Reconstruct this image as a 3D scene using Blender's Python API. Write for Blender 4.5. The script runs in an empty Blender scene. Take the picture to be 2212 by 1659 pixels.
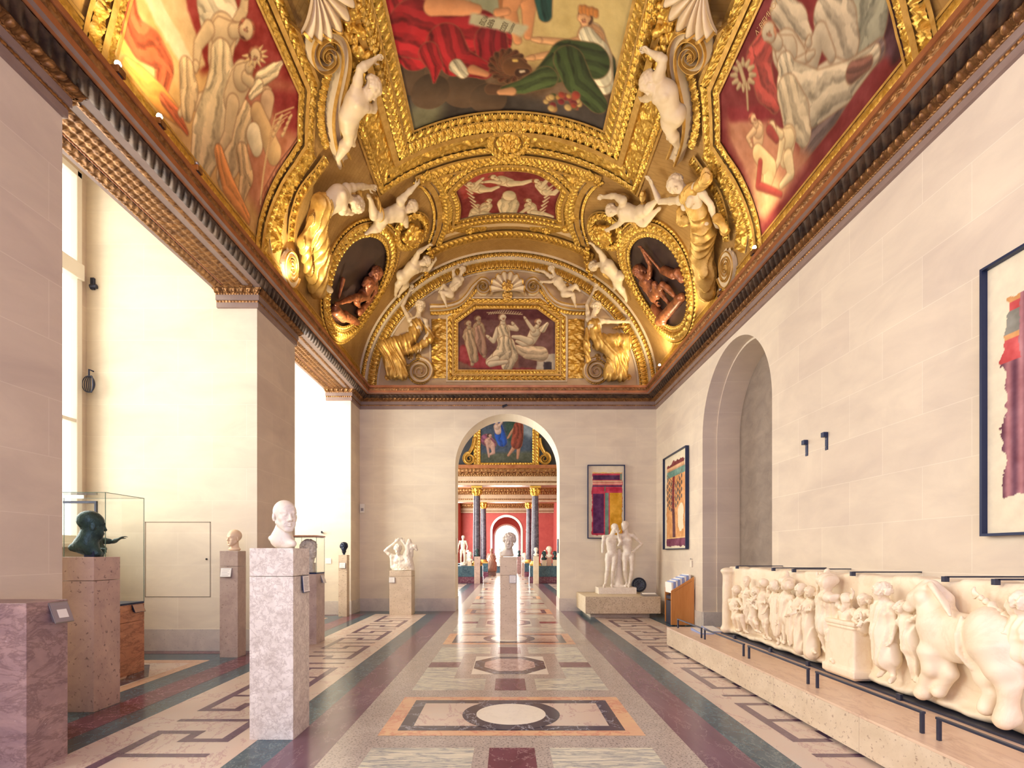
import bpy, bmesh, math, random
import numpy as np
from mathutils import Vector, Matrix
PI = math.pi
rnd = random.Random(7)
COL = bpy.context.scene.collection
# ------------------------------------------------------------------ camera model (f and principal point in pixels of 2212x1659)
F, CX, CY, EYE = 1140.0, 1095.0, 1197.0, 1.55

# ------------------------------------------------------------------ object helpers
def link(o, parent=None):
    COL.objects.link(o)
    if parent is not None:
        o.parent = parent
        o.matrix_parent_inverse = Matrix.Identity(4)
        if parent.type == 'EMPTY':
            o.matrix_parent_inverse = parent.matrix_basis.inverted()
    return o

def thing(name, label, cat, loc=(0, 0, 0), group=None):
    o = bpy.data.objects.new(name, None)
    o.location = loc
    o.empty_display_size = .1
    COL.objects.link(o)
    return tag(o, label, cat, group)

def tag(o, label=None, cat=None, group=None, kind=None):
    if label: o['label'] = label
    if cat: o['category'] = cat
    if group: o['group'] = group
    if kind: o['kind'] = kind
    return o

def struct(o, label=None):
    o['kind'] = 'structure'
    if label: o['label'] = label
    return o

class MB:
    """collects polygons with a material slot each and links them as one mesh object"""
    def __init__(self): self.v = []; self.f = []; self.m = []; self.n = 0; self.sm = []
    def add(self, verts, faces, mat=0, smooth=False):
        verts = np.asarray(verts, dtype=np.float64).reshape(-1, 3)
        b = self.n
        self.v.append(verts); self.n += len(verts)
        if isinstance(faces, np.ndarray): faces = faces.tolist()
        self.f.extend([[b + i for i in f] for f in faces])
        self.m.extend([mat] * len(faces)); self.sm.extend([smooth] * len(faces))
        return self
    def box(self, x0, x1, y0, y1, z0, z1, mat=0, bev=0.0):
        if x0 > x1: x0, x1 = x1, x0
        if y0 > y1: y0, y1 = y1, y0
        if z0 > z1: z0, z1 = z1, z0
        if bev <= 0:
            v = [(x, y, z) for z in (z0, z1) for y in (y0, y1) for x in (x0, x1)]
            f = [(0, 2, 3, 1), (4, 5, 7, 6), (0, 1, 5, 4), (2, 6, 7, 3), (0, 4, 6, 2), (1, 3, 7, 5)]
            return self.add(v, f, mat)
        c = Vector(((x0 + x1) / 2, (y0 + y1) / 2, (z0 + z1) / 2))
        bm = bmesh.new()
        bmesh.ops.create_cube(bm, size=1)
        for q in bm.verts: q.co = Vector((q.co.x * (x1 - x0), q.co.y * (y1 - y0), q.co.z * (z1 - z0))) + c
        bmesh.ops.bevel(bm, geom=bm.edges[:], offset=bev, segments=2, affect='EDGES', profile=.6)
        return self.bm(bm, mat)
    def bm(self, bm, mat=0, smooth=False, M=None):
        bm.verts.index_update()
        v = [(M @ q.co if M is not None else q.co)[:] for q in bm.verts]
        f = [[q.index for q in p.verts] for p in bm.faces]
        bm.free()
        return self.add(v, f, mat, smooth)
    def poly(self, pts, z, mat=0):
        return self.add([(p[0], p[1], z) for p in pts], [list(range(len(pts)))], mat)
    def rect(self, x0, x1, y0, y1, z, mat=0):
        return self.poly([(x0, y0), (x1, y0), (x1, y1), (x0, y1)], z, mat)
    def quad(self, a, b, c, d, mat=0): return self.add([a, b, c, d], [(0, 1, 2, 3)], mat)
    def grid(self, P, mat=0, closed=False, smooth=True, flip=False):
        """P: (nu, nv, 3) array"""
        nu, nv = P.shape[:2]
        i = np.arange(nu if closed else nu - 1); j = np.arange(nv - 1)
        I, J = np.meshgrid(i, j, indexing='ij')
        I2 = (I + 1) % nu
        q = np.stack([I * nv + J, I2 * nv + J, I2 * nv + J + 1, I * nv + J + 1], -1).reshape(-1, 4)
        if flip: q = q[:, ::-1]
        return self.add(P.reshape(-1, 3), q, mat, smooth)
    def tube(self, pts, r, n=10, mat=0, caps=True):
        pts = np.asarray(pts, float); r = np.broadcast_to(np.asarray(r, float), (len(pts),))
        T = np.gradient(pts, axis=0); T /= np.linalg.norm(T, axis=1)[:, None] + 1e-9
        up = np.array([0, 0, 1.0]) if abs(T[0, 2]) < .9 else np.array([1.0, 0, 0])
        a = np.linspace(0, 2 * PI, n, endpoint=False)
        P = np.zeros((len(pts), n + 1, 3)); U = np.cross(T[0], up); U /= np.linalg.norm(U)
        for k in range(len(pts)):
            U = U - T[k] * U.dot(T[k]); U /= np.linalg.norm(U) + 1e-9
            W = np.cross(T[k], U)
            ring = pts[k] + r[k] * (np.cos(a)[:, None] * U + np.sin(a)[:, None] * W)
            P[k, :n] = ring; P[k, n] = ring[0]
        self.grid(P, mat)
        if caps:
            self.add(P[0, :n], [list(range(n))], mat); self.add(P[-1, :n], [list(range(n))[::-1]], mat)
        return self
    def lathe(self, prof, c=(0, 0, 0), n=24, mat=0):
        a = np.linspace(0, 2 * PI, n + 1)
        P = np.array([[(c[0] + r * math.cos(t), c[1] + r * math.sin(t), c[2] + z) for (r, z) in prof] for t in a])
        return self.grid(P, mat)
    def mesh(self, name, mats):
        me = bpy.data.meshes.new(name)
        V = np.concatenate(self.v) if self.v else np.zeros((0, 3))
        me.from_pydata(V.tolist(), [], self.f)
        me.polygons.foreach_set('material_index', np.array(self.m, dtype=np.int32))
        me.polygons.foreach_set('use_smooth', np.array(self.sm, dtype=bool))
        for m in (mats if isinstance(mats, (list, tuple)) else [mats]): me.materials.append(m)
        me.update()
        return me
    def build(self, name, mats, parent=None):
        return link(bpy.data.objects.new(name, self.mesh(name, mats)), parent)

# ------------------------------------------------------------------ materials
def newmat(name):
    m = bpy.data.materials.new(name); m.use_nodes = True
    nt = m.node_tree; b = nt.nodes['Principled BSDF']
    return m, nt, b
def N(nt, typ, **kw):
    n = nt.nodes.new(typ)
    for k, v in kw.items():
        if k in n.inputs: n.inputs[k].default_value = v
        else: setattr(n, k, v)
    return n
def srgb(c):
    return tuple(((x / 255) / 12.92 if x / 255 <= .04045 else ((x / 255 + .055) / 1.055) ** 2.4) for x in c) + (1.0,)
def plain(name, c, rough=.5, metal=0.0, spec=.5):
    m, nt, b = newmat(name)
    b.inputs['Base Color'].default_value = srgb(c); b.inputs['Roughness'].default_value = rough
    b.inputs['Metallic'].default_value = metal; b.inputs['Specular IOR Level'].default_value = spec
    return m
def ramp(nt, fac, stops):
    r = N(nt, 'ShaderNodeValToRGB')
    e = r.color_ramp.elements
    while len(e) < len(stops): e.new(.5)
    for k, (p, c) in enumerate(stops):
        e[k].position = p; e[k].color = c if len(c) == 4 else tuple(c) + (1,)
    nt.links.new(fac, r.inputs[0]); return r
def mixc(nt, fac, A, B, mode='MIX'):
    x = N(nt, 'ShaderNodeMix', data_type='RGBA', blend_type=mode)
    if isinstance(fac, (int, float)): x.inputs[0].default_value = fac
    else: nt.links.new(fac, x.inputs[0])
    for s, i in ((A, 6), (B, 7)):
        if isinstance(s, tuple): x.inputs[i].default_value = s
        else: nt.links.new(s, x.inputs[i])
    return x.outputs[2]
def coords(nt, scale=(1, 1, 1), rot=(0, 0, 0)):
    tc = N(nt, 'ShaderNodeTexCoord'); mp = N(nt, 'ShaderNodeMapping')
    mp.inputs['Scale'].default_value = scale; mp.inputs['Rotation'].default_value = rot
    nt.links.new(tc.outputs['Object'], mp.inputs[0]); return mp.outputs[0]
def noise(nt, vec, scale, detail=6, rough=.6, dist=0.0):
    n = N(nt, 'ShaderNodeTexNoise', Scale=scale, Detail=detail, Roughness=rough, Distortion=dist)
    nt.links.new(vec, n.inputs['Vector']); return n.outputs['Fac']
def stone(name, c1, c2, scale=2.0, vein=None, vamt=.5, vscale=3.0, vw=.03, speck=None, sscale=60, samt=.4, sth=.62, rough=.35, stretch=(1, 1, 1), rot=(0, 0, 0), bump=0.0, dist=.6, spec=.5, vdist=.45):
    m, nt, b = newmat(name)
    v = coords(nt, stretch, rot)
    r = ramp(nt, noise(nt, v, scale, 7, .62, dist), [(.32, srgb(c1)), (.68, srgb(c2))])
    c = r.outputs[0]
    if vein:
        n = noise(nt, v, vscale, 9, .68, vdist)
        a = N(nt, 'ShaderNodeMath', operation='SUBTRACT'); nt.links.new(n, a.inputs[0]); a.inputs[1].default_value = .5
        a2 = N(nt, 'ShaderNodeMath', operation='ABSOLUTE'); nt.links.new(a.outputs[0], a2.inputs[0])
        rr = ramp(nt, a2.outputs[0], [(0.0, (vamt,) * 3), (vw, (0, 0, 0))])
        c = mixc(nt, rr.outputs[0], c, srgb(vein))
    if speck:
        n = noise(nt, v, sscale, 3, .6, 0)
        rr = ramp(nt, n, [(sth, (0, 0, 0)), (min(1, sth + .07), (samt,) * 3)])
        c = mixc(nt, rr.outputs[0], c, srgb(speck))
    nt.links.new(c, b.inputs['Base Color'])
    b.inputs['Roughness'].default_value = rough; b.inputs['Specular IOR Level'].default_value = spec
    if bump:
        bp = N(nt, 'ShaderNodeBump', Strength=bump, Distance=.01)
        nt.links.new(noise(nt, v, sscale, 4), bp.inputs['Height']); nt.links.new(bp.outputs[0], b.inputs['Normal'])
    return m
def wallstone(name, axis, c1, c2, mort, rough=.7, bw=1.1, bh=.515):
    """coursed limestone: blocks with thin pale joints, laid along the wall (axis 'X' or 'Y')"""
    m, nt, b = newmat(name)
    tc = N(nt, 'ShaderNodeTexCoord'); sp = N(nt, 'ShaderNodeSeparateXYZ'); cb = N(nt, 'ShaderNodeCombineXYZ')
    nt.links.new(tc.outputs['Object'], sp.inputs[0])
    nt.links.new(sp.outputs[axis], cb.inputs[0]); nt.links.new(sp.outputs['Z'], cb.inputs[1])
    br = N(nt, 'ShaderNodeTexBrick', offset=.5)
    br.inputs['Scale'].default_value = 1; br.inputs['Brick Width'].default_value = bw; br.inputs['Row Height'].default_value = bh
    br.inputs['Mortar Size'].default_value = .004; br.inputs['Mortar Smooth'].default_value = .3
    br.inputs['Color1'].default_value = srgb(c1); br.inputs['Color2'].default_value = srgb(c2); br.inputs['Mortar'].default_value = srgb(mort)
    mp = N(nt, 'ShaderNodeMapping'); mp.inputs['Location'].default_value = (.33, -.346, 0)
    nt.links.new(cb.outputs[0], mp.inputs[0]); nt.links.new(mp.outputs[0], br.inputs['Vector'])
    n = noise(nt, coords(nt, (1, 1, 2.5)), .9, 6, .6, .5)
    r = ramp(nt, n, [(.3, (.86, .84, .84, 1)), (.7, (1.04, 1.03, 1.0, 1))])
    c = mixc(nt, 1.0, br.outputs['Color'], r.outputs[0], 'MULTIPLY')
    nt.links.new(c, b.inputs['Base Color']); b.inputs['Roughness'].default_value = rough
    b.inputs['Specular IOR Level'].default_value = .25
    return m
def goldmat(name, c1, c2, rough=.36, metal=.75, scale=14, bump=.25):
    m, nt, b = newmat(name)
    v = coords(nt)
    r = ramp(nt, noise(nt, v, scale, 5), [(.3, srgb(c1)), (.7, srgb(c2))])
    nt.links.new(r.outputs[0], b.inputs['Base Color'])
    b.inputs['Metallic'].default_value = metal; b.inputs['Roughness'].default_value = rough
    if bump:
        bp = N(nt, 'ShaderNodeBump', Strength=bump, Distance=.02)
        nt.links.new(noise(nt, v, scale * 2.2, 4), bp.inputs['Height']); nt.links.new(bp.outputs[0], b.inputs['Normal'])
    return m
def attrmat(name, rough=.6, spec=.3):
    m, nt, b = newmat(name)
    a = N(nt, 'ShaderNodeVertexColor', layer_name='paint')
    n = noise(nt, coords(nt), 9, 6)
    r = ramp(nt, n, [(.25, (.9, .9, .9, 1)), (.75, (1.06, 1.05, 1.03, 1))])
    nt.links.new(mixc(nt, 1.0, a.outputs['Color'], r.outputs[0], 'MULTIPLY'), b.inputs['Base Color'])
    b.inputs['Roughness'].default_value = rough; b.inputs['Specular IOR Level'].default_value = spec
    return m
def emit(name, c, s):
    m, nt, b = newmat(name)
    b.inputs['Base Color'].default_value = (*c, 1)
    b.inputs['Emission Color'].default_value = (*c, 1); b.inputs['Emission Strength'].default_value = s
    return m
def glassmat(name):
    m, nt, b = newmat(name)
    tr = N(nt, 'ShaderNodeBsdfTransparent'); tr.inputs[0].default_value = (.975, .985, .98, 1)
    gl = N(nt, 'ShaderNodeBsdfGlossy', Roughness=.02)
    fr = N(nt, 'ShaderNodeFresnel', IOR=1.3)
    mx = N(nt, 'ShaderNodeMixShader')
    ge = N(nt, 'ShaderNodeNewGeometry'); inv = N(nt, 'ShaderNodeMath', operation='SUBTRACT'); inv.inputs[0].default_value = 1; nt.links.new(ge.outputs['Backfacing'], inv.inputs[1]); mu = N(nt, 'ShaderNodeMath', operation='MULTIPLY'); nt.links.new(inv.outputs[0], mu.inputs[0]); nt.links.new(fr.outputs[0], mu.inputs[1]); nt.links.new(mu.outputs[0], mx.inputs[0]); nt.links.new(tr.outputs[0], mx.inputs[1]); nt.links.new(gl.outputs[0], mx.inputs[2])
    nt.links.new(mx.outputs[0], nt.nodes['Material Output'].inputs[0])
    return m

WALL_Y = wallstone('limestone_long_wall', 'Y', (226, 213, 193), (220, 206, 188), (234, 223, 205))
WALL_X = wallstone('limestone_cross_wall', 'X', (233, 223, 202), (228, 217, 196), (240, 231, 212))
BASE_ST = stone('grey_base_stone', (196, 186, 176), (218, 208, 194), 3, speck=(150, 140, 138), sscale=40, samt=.5, rough=.6)
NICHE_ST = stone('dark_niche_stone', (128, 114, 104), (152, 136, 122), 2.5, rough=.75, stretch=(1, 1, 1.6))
GREEN = stone('green_marble', (40, 66, 82), (64, 94, 108), 2.2, vein=(150, 175, 172), vamt=.55, vscale=5, vw=.012, rough=.2, stretch=(1.6, 1, 1), rot=(0, 0, .5))
PURP = stone('purple_marble', (98, 70, 88), (120, 88, 104), 1.6, vein=(190, 160, 165), vamt=.5, vscale=2.5, vw=.006, rough=.2, stretch=(1.4, .5, 1))
MAROON = stone('maroon_marble', (90, 44, 62), (114, 62, 80), 3, vein=(205, 170, 172), vamt=.8, vscale=4, vw=.008, rough=.2)
CREAM = stone('cream_marble', (204, 192, 178), (210, 186, 168), 1.2, vein=(165, 125, 130), vamt=.65, vscale=1.5, vw=.014, rough=.22, stretch=(1.2, .8, 1), rot=(0, 0, .4))
KEYST = stone('violet_key_marble', (86, 64, 84), (104, 80, 98), 3, vein=(160, 135, 150), vamt=.3, vscale=4, vw=.01, rough=.22)
GRAN = stone('grey_granite', (168, 158, 150), (186, 174, 164), 6, speck=(92, 84, 88), sscale=55, samt=.75, sth=.54, rough=.22)
ORNG = stone('orange_marble', (214, 166, 136), (222, 184, 142), 2.5, vein=(190, 105, 95), vamt=.6, vscale=3, vw=.03, rough=.22)
DGREY = stone('dark_grey_marble', (58, 56, 72), (76, 72, 88), 3, vein=(205, 205, 210), vamt=.9, vscale=2.2, vw=.008, rough=.2)
WHITEM = stone('white_floor_marble', (228, 222, 206), (236, 230, 216), 2, vein=(170, 165, 165), vamt=.3, vscale=4, vw=.01, rough=.22)
CIPO = stone('striped_cipollino', (198, 196, 176), (226, 220, 198), 2.2, vein=(128, 134, 142), vamt=.9, vscale=2.0, vw=.06, rough=.22, stretch=(1.1, 9, 1), rot=(0, 0, .12))
BRECC = stone('breccia', (176, 150, 150), (214, 190, 176), 4, vein=(120, 84, 96), vamt=.8, vscale=5, vw=.03, rough=.2, dist=2)
TAN = stone('tan_marble', (196, 160, 138), (212, 178, 150), 2, vein=(150, 110, 100), vamt=.4, vscale=3, vw=.02, rough=.24)
TRAV = stone('travertine', (204, 184, 156), (222, 204, 178), 3, speck=(142, 116, 98), sscale=26, samt=.7, sth=.6, rough=.5, stretch=(1, 1, 1.4), bump=.1)
TRAVTOP = stone('rosy_travertine', (214, 184, 156), (228, 200, 172), 1.5, vein=(180, 140, 120), vamt=.4, vscale=2, vw=.03, rough=.35, stretch=(2, .6, 1))
PED_PINK = stone('pink_brown_travertine', (170, 142, 132), (202, 172, 154), 3.5, speck=(104, 80, 78), sscale=24, samt=.75, sth=.6, rough=.4, stretch=(1, 1, .9), bump=.08)
PED_MAR = stone('plum_veined_marble', (140, 114, 116), (184, 152, 144), 2.4, vein=(84, 58, 64), vamt=.5, vscale=3.2, vw=.05, speck=(206, 186, 182), sscale=20, samt=.7, sth=.68, rough=.35, stretch=(1, 1, 2.2), rot=(.25, .2, 0))
PED_ORG = stone('rust_marble', (172, 112, 84), (206, 148, 112), 2.6, vein=(112, 62, 48), vamt=.6, vscale=3, vw=.04, rough=.35, stretch=(1, 1, 3))
PED_PALE = stone('pale_mottled_travertine', (208, 198, 184), (242, 235, 222), 9, vein=(140, 118, 106), vamt=.4, vscale=14, vw=.05, speck=(128, 104, 96), sscale=42, samt=.5, sth=.66, rough=.45, bump=.08)
PED_TAUPE = stone('taupe_travertine', (170, 148, 136), (200, 180, 164), 5, speck=(116, 90, 80), sscale=34, samt=.6, rough=.45)
BENCH = stone('speckled_bench_stone', (196, 176, 142), (216, 198, 166), 5, speck=(146, 122, 98), sscale=38, samt=.7, sth=.56, rough=.5)
MARBLE = stone('white_statue_marble', (232, 222, 204), (240, 232, 216), 3, vein=(196, 176, 156), vamt=.3, vscale=3, vw=.03, rough=.42)
RELIEF = stone('ivory_relief_marble', (236, 218, 188), (244, 230, 204), 2.2, vein=(222, 194, 160), vamt=.3, vscale=2.4, vw=.04, rough=.5)
WARMM = stone('cream_head_marble', (226, 198, 164), (236, 212, 180), 4, rough=.4)
BROWNM = stone('brown_statue_stone', (168, 128, 110), (196, 158, 138), 4, rough=.5)
STUCCO = stone('pale_stucco', (214, 190, 152), (226, 206, 172), 3, rough=.5)
FIELD = stone('buff_stucco', (204, 172, 126), (216, 186, 142), 2, rough=.5)
GOLD = goldmat('burnished_gilding', (186, 140, 46), (238, 198, 104))
GOLD2 = goldmat('soft_gilding', (180, 138, 64), (220, 180, 102), rough=.45, metal=.6, scale=8, bump=.15)
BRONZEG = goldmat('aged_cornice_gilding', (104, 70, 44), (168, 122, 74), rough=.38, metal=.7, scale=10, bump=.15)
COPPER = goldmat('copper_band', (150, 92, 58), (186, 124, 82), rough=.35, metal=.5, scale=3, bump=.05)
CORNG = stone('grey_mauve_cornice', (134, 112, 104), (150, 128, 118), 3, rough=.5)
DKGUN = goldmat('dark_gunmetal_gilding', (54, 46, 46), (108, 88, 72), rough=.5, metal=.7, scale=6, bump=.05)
BRONZE = goldmat('green_black_bronze', (30, 48, 54), (64, 92, 92), rough=.42, metal=.55, scale=9, bump=.25)
BRONZEB = goldmat('brown_bronze_paint', (96, 54, 34), (172, 104, 66), rough=.4, metal=.3, scale=7, bump=.1)
DARKPAINT = stone('dark_oval_ground', (44, 34, 36), (66, 50, 46), 2, rough=.4)
METAL = plain('dark_blue_grey_metal', (62, 66, 84), .4, .6)
METAL2 = plain('deep_blue_frame_metal', (32, 44, 78), .45, .3)
STEEL = plain('brushed_steel', (150, 146, 146), .35, .8)
PAPER = plain('white_label_card', (240, 236, 228), .6)
INK = plain('grey_ink', (150, 146, 146), .7)
BEIGE = plain('beige_plastic', (224, 212, 192), .5)
WHITEP = plain('white_window_paint', (240, 236, 222), .5)
OAKO = stone('orange_wood_veneer', (204, 132, 66), (218, 148, 80), 2, rough=.35, stretch=(8, 8, .8))
BLUEP = plain('pale_blue_leaflet', (150, 166, 214), .6)
MATWHITE = stone('fresco_mount_plaster', (226, 212, 184), (236, 224, 198), 3, rough=.8)
PAINT = attrmat('painted_surface')
PAINTF = attrmat('fresco_surface', .8, .15)
GLASS = glassmat('case_glass')
GLEDGE = plain('green_glass_edge', (86, 118, 112), .2)
RED = stone('red_gallery_wall', (172, 74, 70), (186, 88, 80), 2, rough=.7)
COLM = stone('grey_violet_column', (60, 56, 70), (84, 76, 90), 3, vein=(160, 150, 165), vamt=.4, vscale=3, vw=.02, rough=.25)
SKYW = emit('bright_window_daylight', (1.0, .97, .9), 5.0)
# ================================================================== room dimensions (metres, from the perspective of the photo)
XL, XR, YB, YF = -4.01, 4.07, 14.37, -3.0
XC, VA, VZ, VB = .03, 4.04, 6.03, 3.72           # vault: centre, half width, spring height, rise
REC = [(-.46, 3.25), (4.76, 8.47), (9.98, 13.56)]   # window bays of the left wall
XW = -6.75
SOF = 5.77                                          # underside of the beam over the bays

# ------------------------------------------------------------------ floor
def keyrun(mb, xa, xb, cs, mat, z, flip=False):
    w = .09
    xm = (xa + xb) / 2
    def bar(u0, u1, v0, v1):
        mb.rect(min(u0, u1), max(u0, u1), min(v0, v1), max(v0, v1), z, mat)
    R, L = (xb, xa) if not flip else (xa, xb)
    sg = 1 if R > L else -1
    hw = w / 2
    for i, c in enumerate(cs):
        bar(R - sg * w, R, c - .57, c + .57)
        for cl in ([c + .86] if i == 0 else []) + [c - .86]:
            bar(L, L + sg * w, cl - .57, cl + .57); bar(L + sg * w, R, cl - .035, cl + .035)
        bar(L, R - sg * w, c - .035, c + .035)
        for q in (1, -1):
            bar(xm - hw, R - sg * w, *sorted((c + q * .49, c + q * .57)))
            bar(xm - hw, xm + hw, *sorted((c + q * .29, c + q * .49)))
            bar(L + sg * w, xm - sg * hw, *sorted((c + q * .29, c + q * .37)))

def build_floor():
    mb = MB()
    G, P_, M_, C_, K_, GR, O_, D_, W_, CI, B_, T_ = range(12)
    mb.rect(-8, 8, YF - .5, 50, 0, G)
    z = .001
    for (x0, x1, m) in ((-1.785, -1.40, P_), (-1.40, 1.46, GR), (1.46, 1.845, P_)):
        mb.rect(x0, x1, YF, 50, z, m)
    for (x0, x1, m) in ((-4.02, -3.66, M_), (-3.4, -2.078, C_), (2.138, 3.46, C_)):
        mb.rect(x0, x1, YF, 13.66, z, m)
    for (x0, x1, m) in ((-3.4, -2.078, C_), (2.138, 3.46, C_)):
        mb.rect(x0, x1, 15.6, 27.6, z, m)
    cs = [11.78 - 1.715 * k for k in range(0, 8)]
    keyrun(mb, -3.06, -2.30, cs, K_, 2 * z)
    keyrun(mb, 2.36, 3.12, cs, K_, 2 * z, True)
    # window bays
    for (a, b) in REC:
        mb.rect(XW, -4.34, a + .1, b - .75, z, T_)
        mb.rect(XW, -4.5, a + .35, b - .97, 2 * z, C_)
        cy = (a + b) / 2
        mb.poly([(-4.53, a + .6), (-4.53, a + 1.91), (-5.0, a + 2.63), (-6.3, a + 2.63), (-6.7, a + 2.1), (-6.7, a + .6)], 3 * z, D_)
        mb.poly([(-4.75, a + .8), (-4.75, a + 1.82), (-5.1, a + 2.4), (-6.2, a + 2.4), (-6.5, a + 2.0), (-6.5, a + .8)], 4 * z, C_)
        mb.rect(XW, -4.02, b - .27, b - .06, 2 * z, M_)
    # central carpet of inlaid panels, 4.56 m repeat
    cx = .04
    for k in range(-2, 10):
        o = 4.56 * k
        if o + 5.8 < YF or o + 4.4 > 47: continue
        def R(x0, x1, y0, y1, lev, m): mb.rect(cx + x0, cx + x1, o + y0, o + y1, lev * z, m)
        R(-1.145, 1.145, 4.5, 5.72, 2, O_); R(-1.0, 1.0, 4.63, 5.59, 3, D_); R(-.88, .88, 4.75, 5.47, 4, C_)
        ang = np.linspace(0, 2 * PI, 49)[:-1]
        for r, lev, m in ((.47, 5, D_), (.335, 6, W_)):
            mb.poly([(cx + r * math.cos(t), o + 5.11 + r * math.sin(t)) for t in ang], lev * z, m)
        for s in (1, -1):
            ym = 7.39
            f = lambda y: ym + s * (y - ym)
            def Q(x0, x1, y0, y1, lev, m):
                a, b = sorted((f(y0), f(y1))); R(x0, x1, a, b, lev, m)
            Q(-.18, .18, 6.0, 6.57, 2, M_)
            for sx in (-1, 1):
                a, b = sorted((sx * .3, sx * 1.12)); Q(a, b, 6.0, 6.57, 2, CI)
                a, b = sorted((sx * .7, sx * 1.12)); Q(a, b, 6.57, 7.2, 2, CI)
                if s == 1: Q(a, b, 7.23, 7.55, 2, M_)
        R(-.5, .5, 6.8, 7.98, 2, W_)
        def octa(r, lev, m):
            t = r * .42
            mb.poly([(cx - r, o + 7.39 - t * 1.18), (cx - t, o + 7.39 - r * 1.18), (cx + t, o + 7.39 - r * 1.18), (cx + r, o + 7.39 - t * 1.18), (cx + r, o + 7.39 + t * 1.18), (cx + t, o + 7.39 + r * 1.18), (cx - t, o + 7.39 + r * 1.18), (cx - r, o + 7.39 + t * 1.18)], lev * z, m)
        octa(.49, 3, D_); octa(.35, 4, B_)
    for yy in np.arange(15.7, 28, 1.6):
        for sx in (-1, 1):
            a, b = sorted((XC + sx * 2.15, XC + sx * 3.4)); mb.rect(a, b, yy, yy + .25, 2 * z, K_)
    o = mb.build('floor', [GREEN, PURP, MAROON, CREAM, KEYST, GRAN, ORNG, DGREY, WHITEM, CIPO, BRECC, TAN])
    struct(o, 'polished inlaid marble floor with key borders')
build_floor()

# ------------------------------------------------------------------ walls with round-headed openings
def arch_pts(c, r, zs, n=40):
    return [(c - r, 0.0)] + [(c - r * math.cos(t), zs + r * math.sin(t)) for t in np.linspace(0, PI, n)] + [(c + r, 0.0)]
def arch_face(mb, frame, c, r, zs, u0, u1, ztop, mat, flip=False):
    """wall face in (u,z) with an arched hole; frame maps (u,z) to 3D"""
    def q(*p): mb.add([frame(*a) for a in p], [(0, 1, 2, 3) if not flip else (3, 2, 1, 0)], mat)
    q((u0, 0), (c - r, 0), (c - r, ztop), (u0, ztop)); q((c + r, 0), (u1, 0), (u1, ztop), (c + r, ztop))
    p = arch_pts(c, r, zs)[1:-1]
    for a, b in zip(p[:-1], p[1:]): q(a, b, (b[0], ztop), (a[0], ztop))
def arch_reveal(mb, fa, fb, c, r, zs, mat, flip=False, r2=None, zs2=None):
    A = arch_pts(c, r, zs); B = arch_pts(c, r2 or r, zs2 or zs)
    P = np.array([[fa(*a), fb(*b)] for a, b in zip(A, B)])
    mb.grid(P, mat, smooth=False, flip=flip)

AC, AR, AZ = .015, 1.422, 3.95
mb = MB()
fF = lambda u, z: (u, YB, z); fB = lambda u, z: (u, 15.2, z)
arch_face(mb, fF, AC, AR, AZ, XL - .1, XR + .1, 6.1, 0)
arch_face(mb, fB, AC, AR, AZ, -8, 8, 9.5, 0, True)
arch_reveal(mb, fF, fB, AC, AR, AZ, 0, True)
struct(mb.build('wall_back', [WALL_X]), 'pale limestone end wall with an open archway')

NC, NR, NZ = 9.54, 1.44, 3.96
mb = MB()
f0 = lambda u, z: (XR, u, z); f1 = lambda u, z: (4.36, u, z); f2 = lambda u, z: (4.83, u, z)
arch_face(mb, f0, NC, NR, NZ, YF, YB + .05, 6.1, 0)
arch_reveal(mb, f0, f1, NC, NR, NZ, 0, True)
arch_reveal(mb, f1, f1, NC, NR, NZ, 0, True, NR - .035)
arch_reveal(mb, f1, f2, NC, NR - .035, NZ, 0, True)
pts = arch_pts(NC, NR - .035, NZ)
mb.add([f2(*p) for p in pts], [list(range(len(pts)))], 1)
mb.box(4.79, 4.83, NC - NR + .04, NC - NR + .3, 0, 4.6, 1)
struct(mb.build('wall_right', [WALL_Y, NICHE_ST]), 'long right limestone wall with a tall round-headed niche')

mb = MB()
prev = YF
for (a, b) in REC + [(YB, None)]:
    mb.quad((XL, prev, 0), (XL, a, 0), (XL, a, 6.1), (XL, prev, 6.1), 0)          # pier face
    if b is None: break
    mb.quad((XW, a, 0), (XW, a, 8.2), (XL, a, 8.2), (XL, a, 0), 1)                # bay cheeks
    mb.quad((XL, b, 0), (XL, b, 8.2), (XW, b, 8.2), (XW, b, 0), 1)
    mb.quad((XW, a, 8.2), (XW, b, 8.2), (XL, b, 8.2), (XL, a, 8.2), 1)            # bay ceiling
    # outer wall around the window
    w0, w1, z0, z1 = a + .14, b - .14, 1.72, 7.55
    for (y0, y1, za, zb) in ((a, b, 0, z0), (a, b, z1, 8.2), (a, w0, z0, z1), (w1, b, z0, z1)):
        mb.quad((XW, y0, za), (XW, y1, za), (XW, y1, zb), (XW, y0, zb), 0)
    prev = b
    # beam over the bay
    mb.box(-4.64, XL, a, b, SOF + .012, 8.2, 2)
struct(mb.build('wall_left', [WALL_Y, WALL_X, CORNG]), 'left wall of limestone piers and deep window bays')

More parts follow.
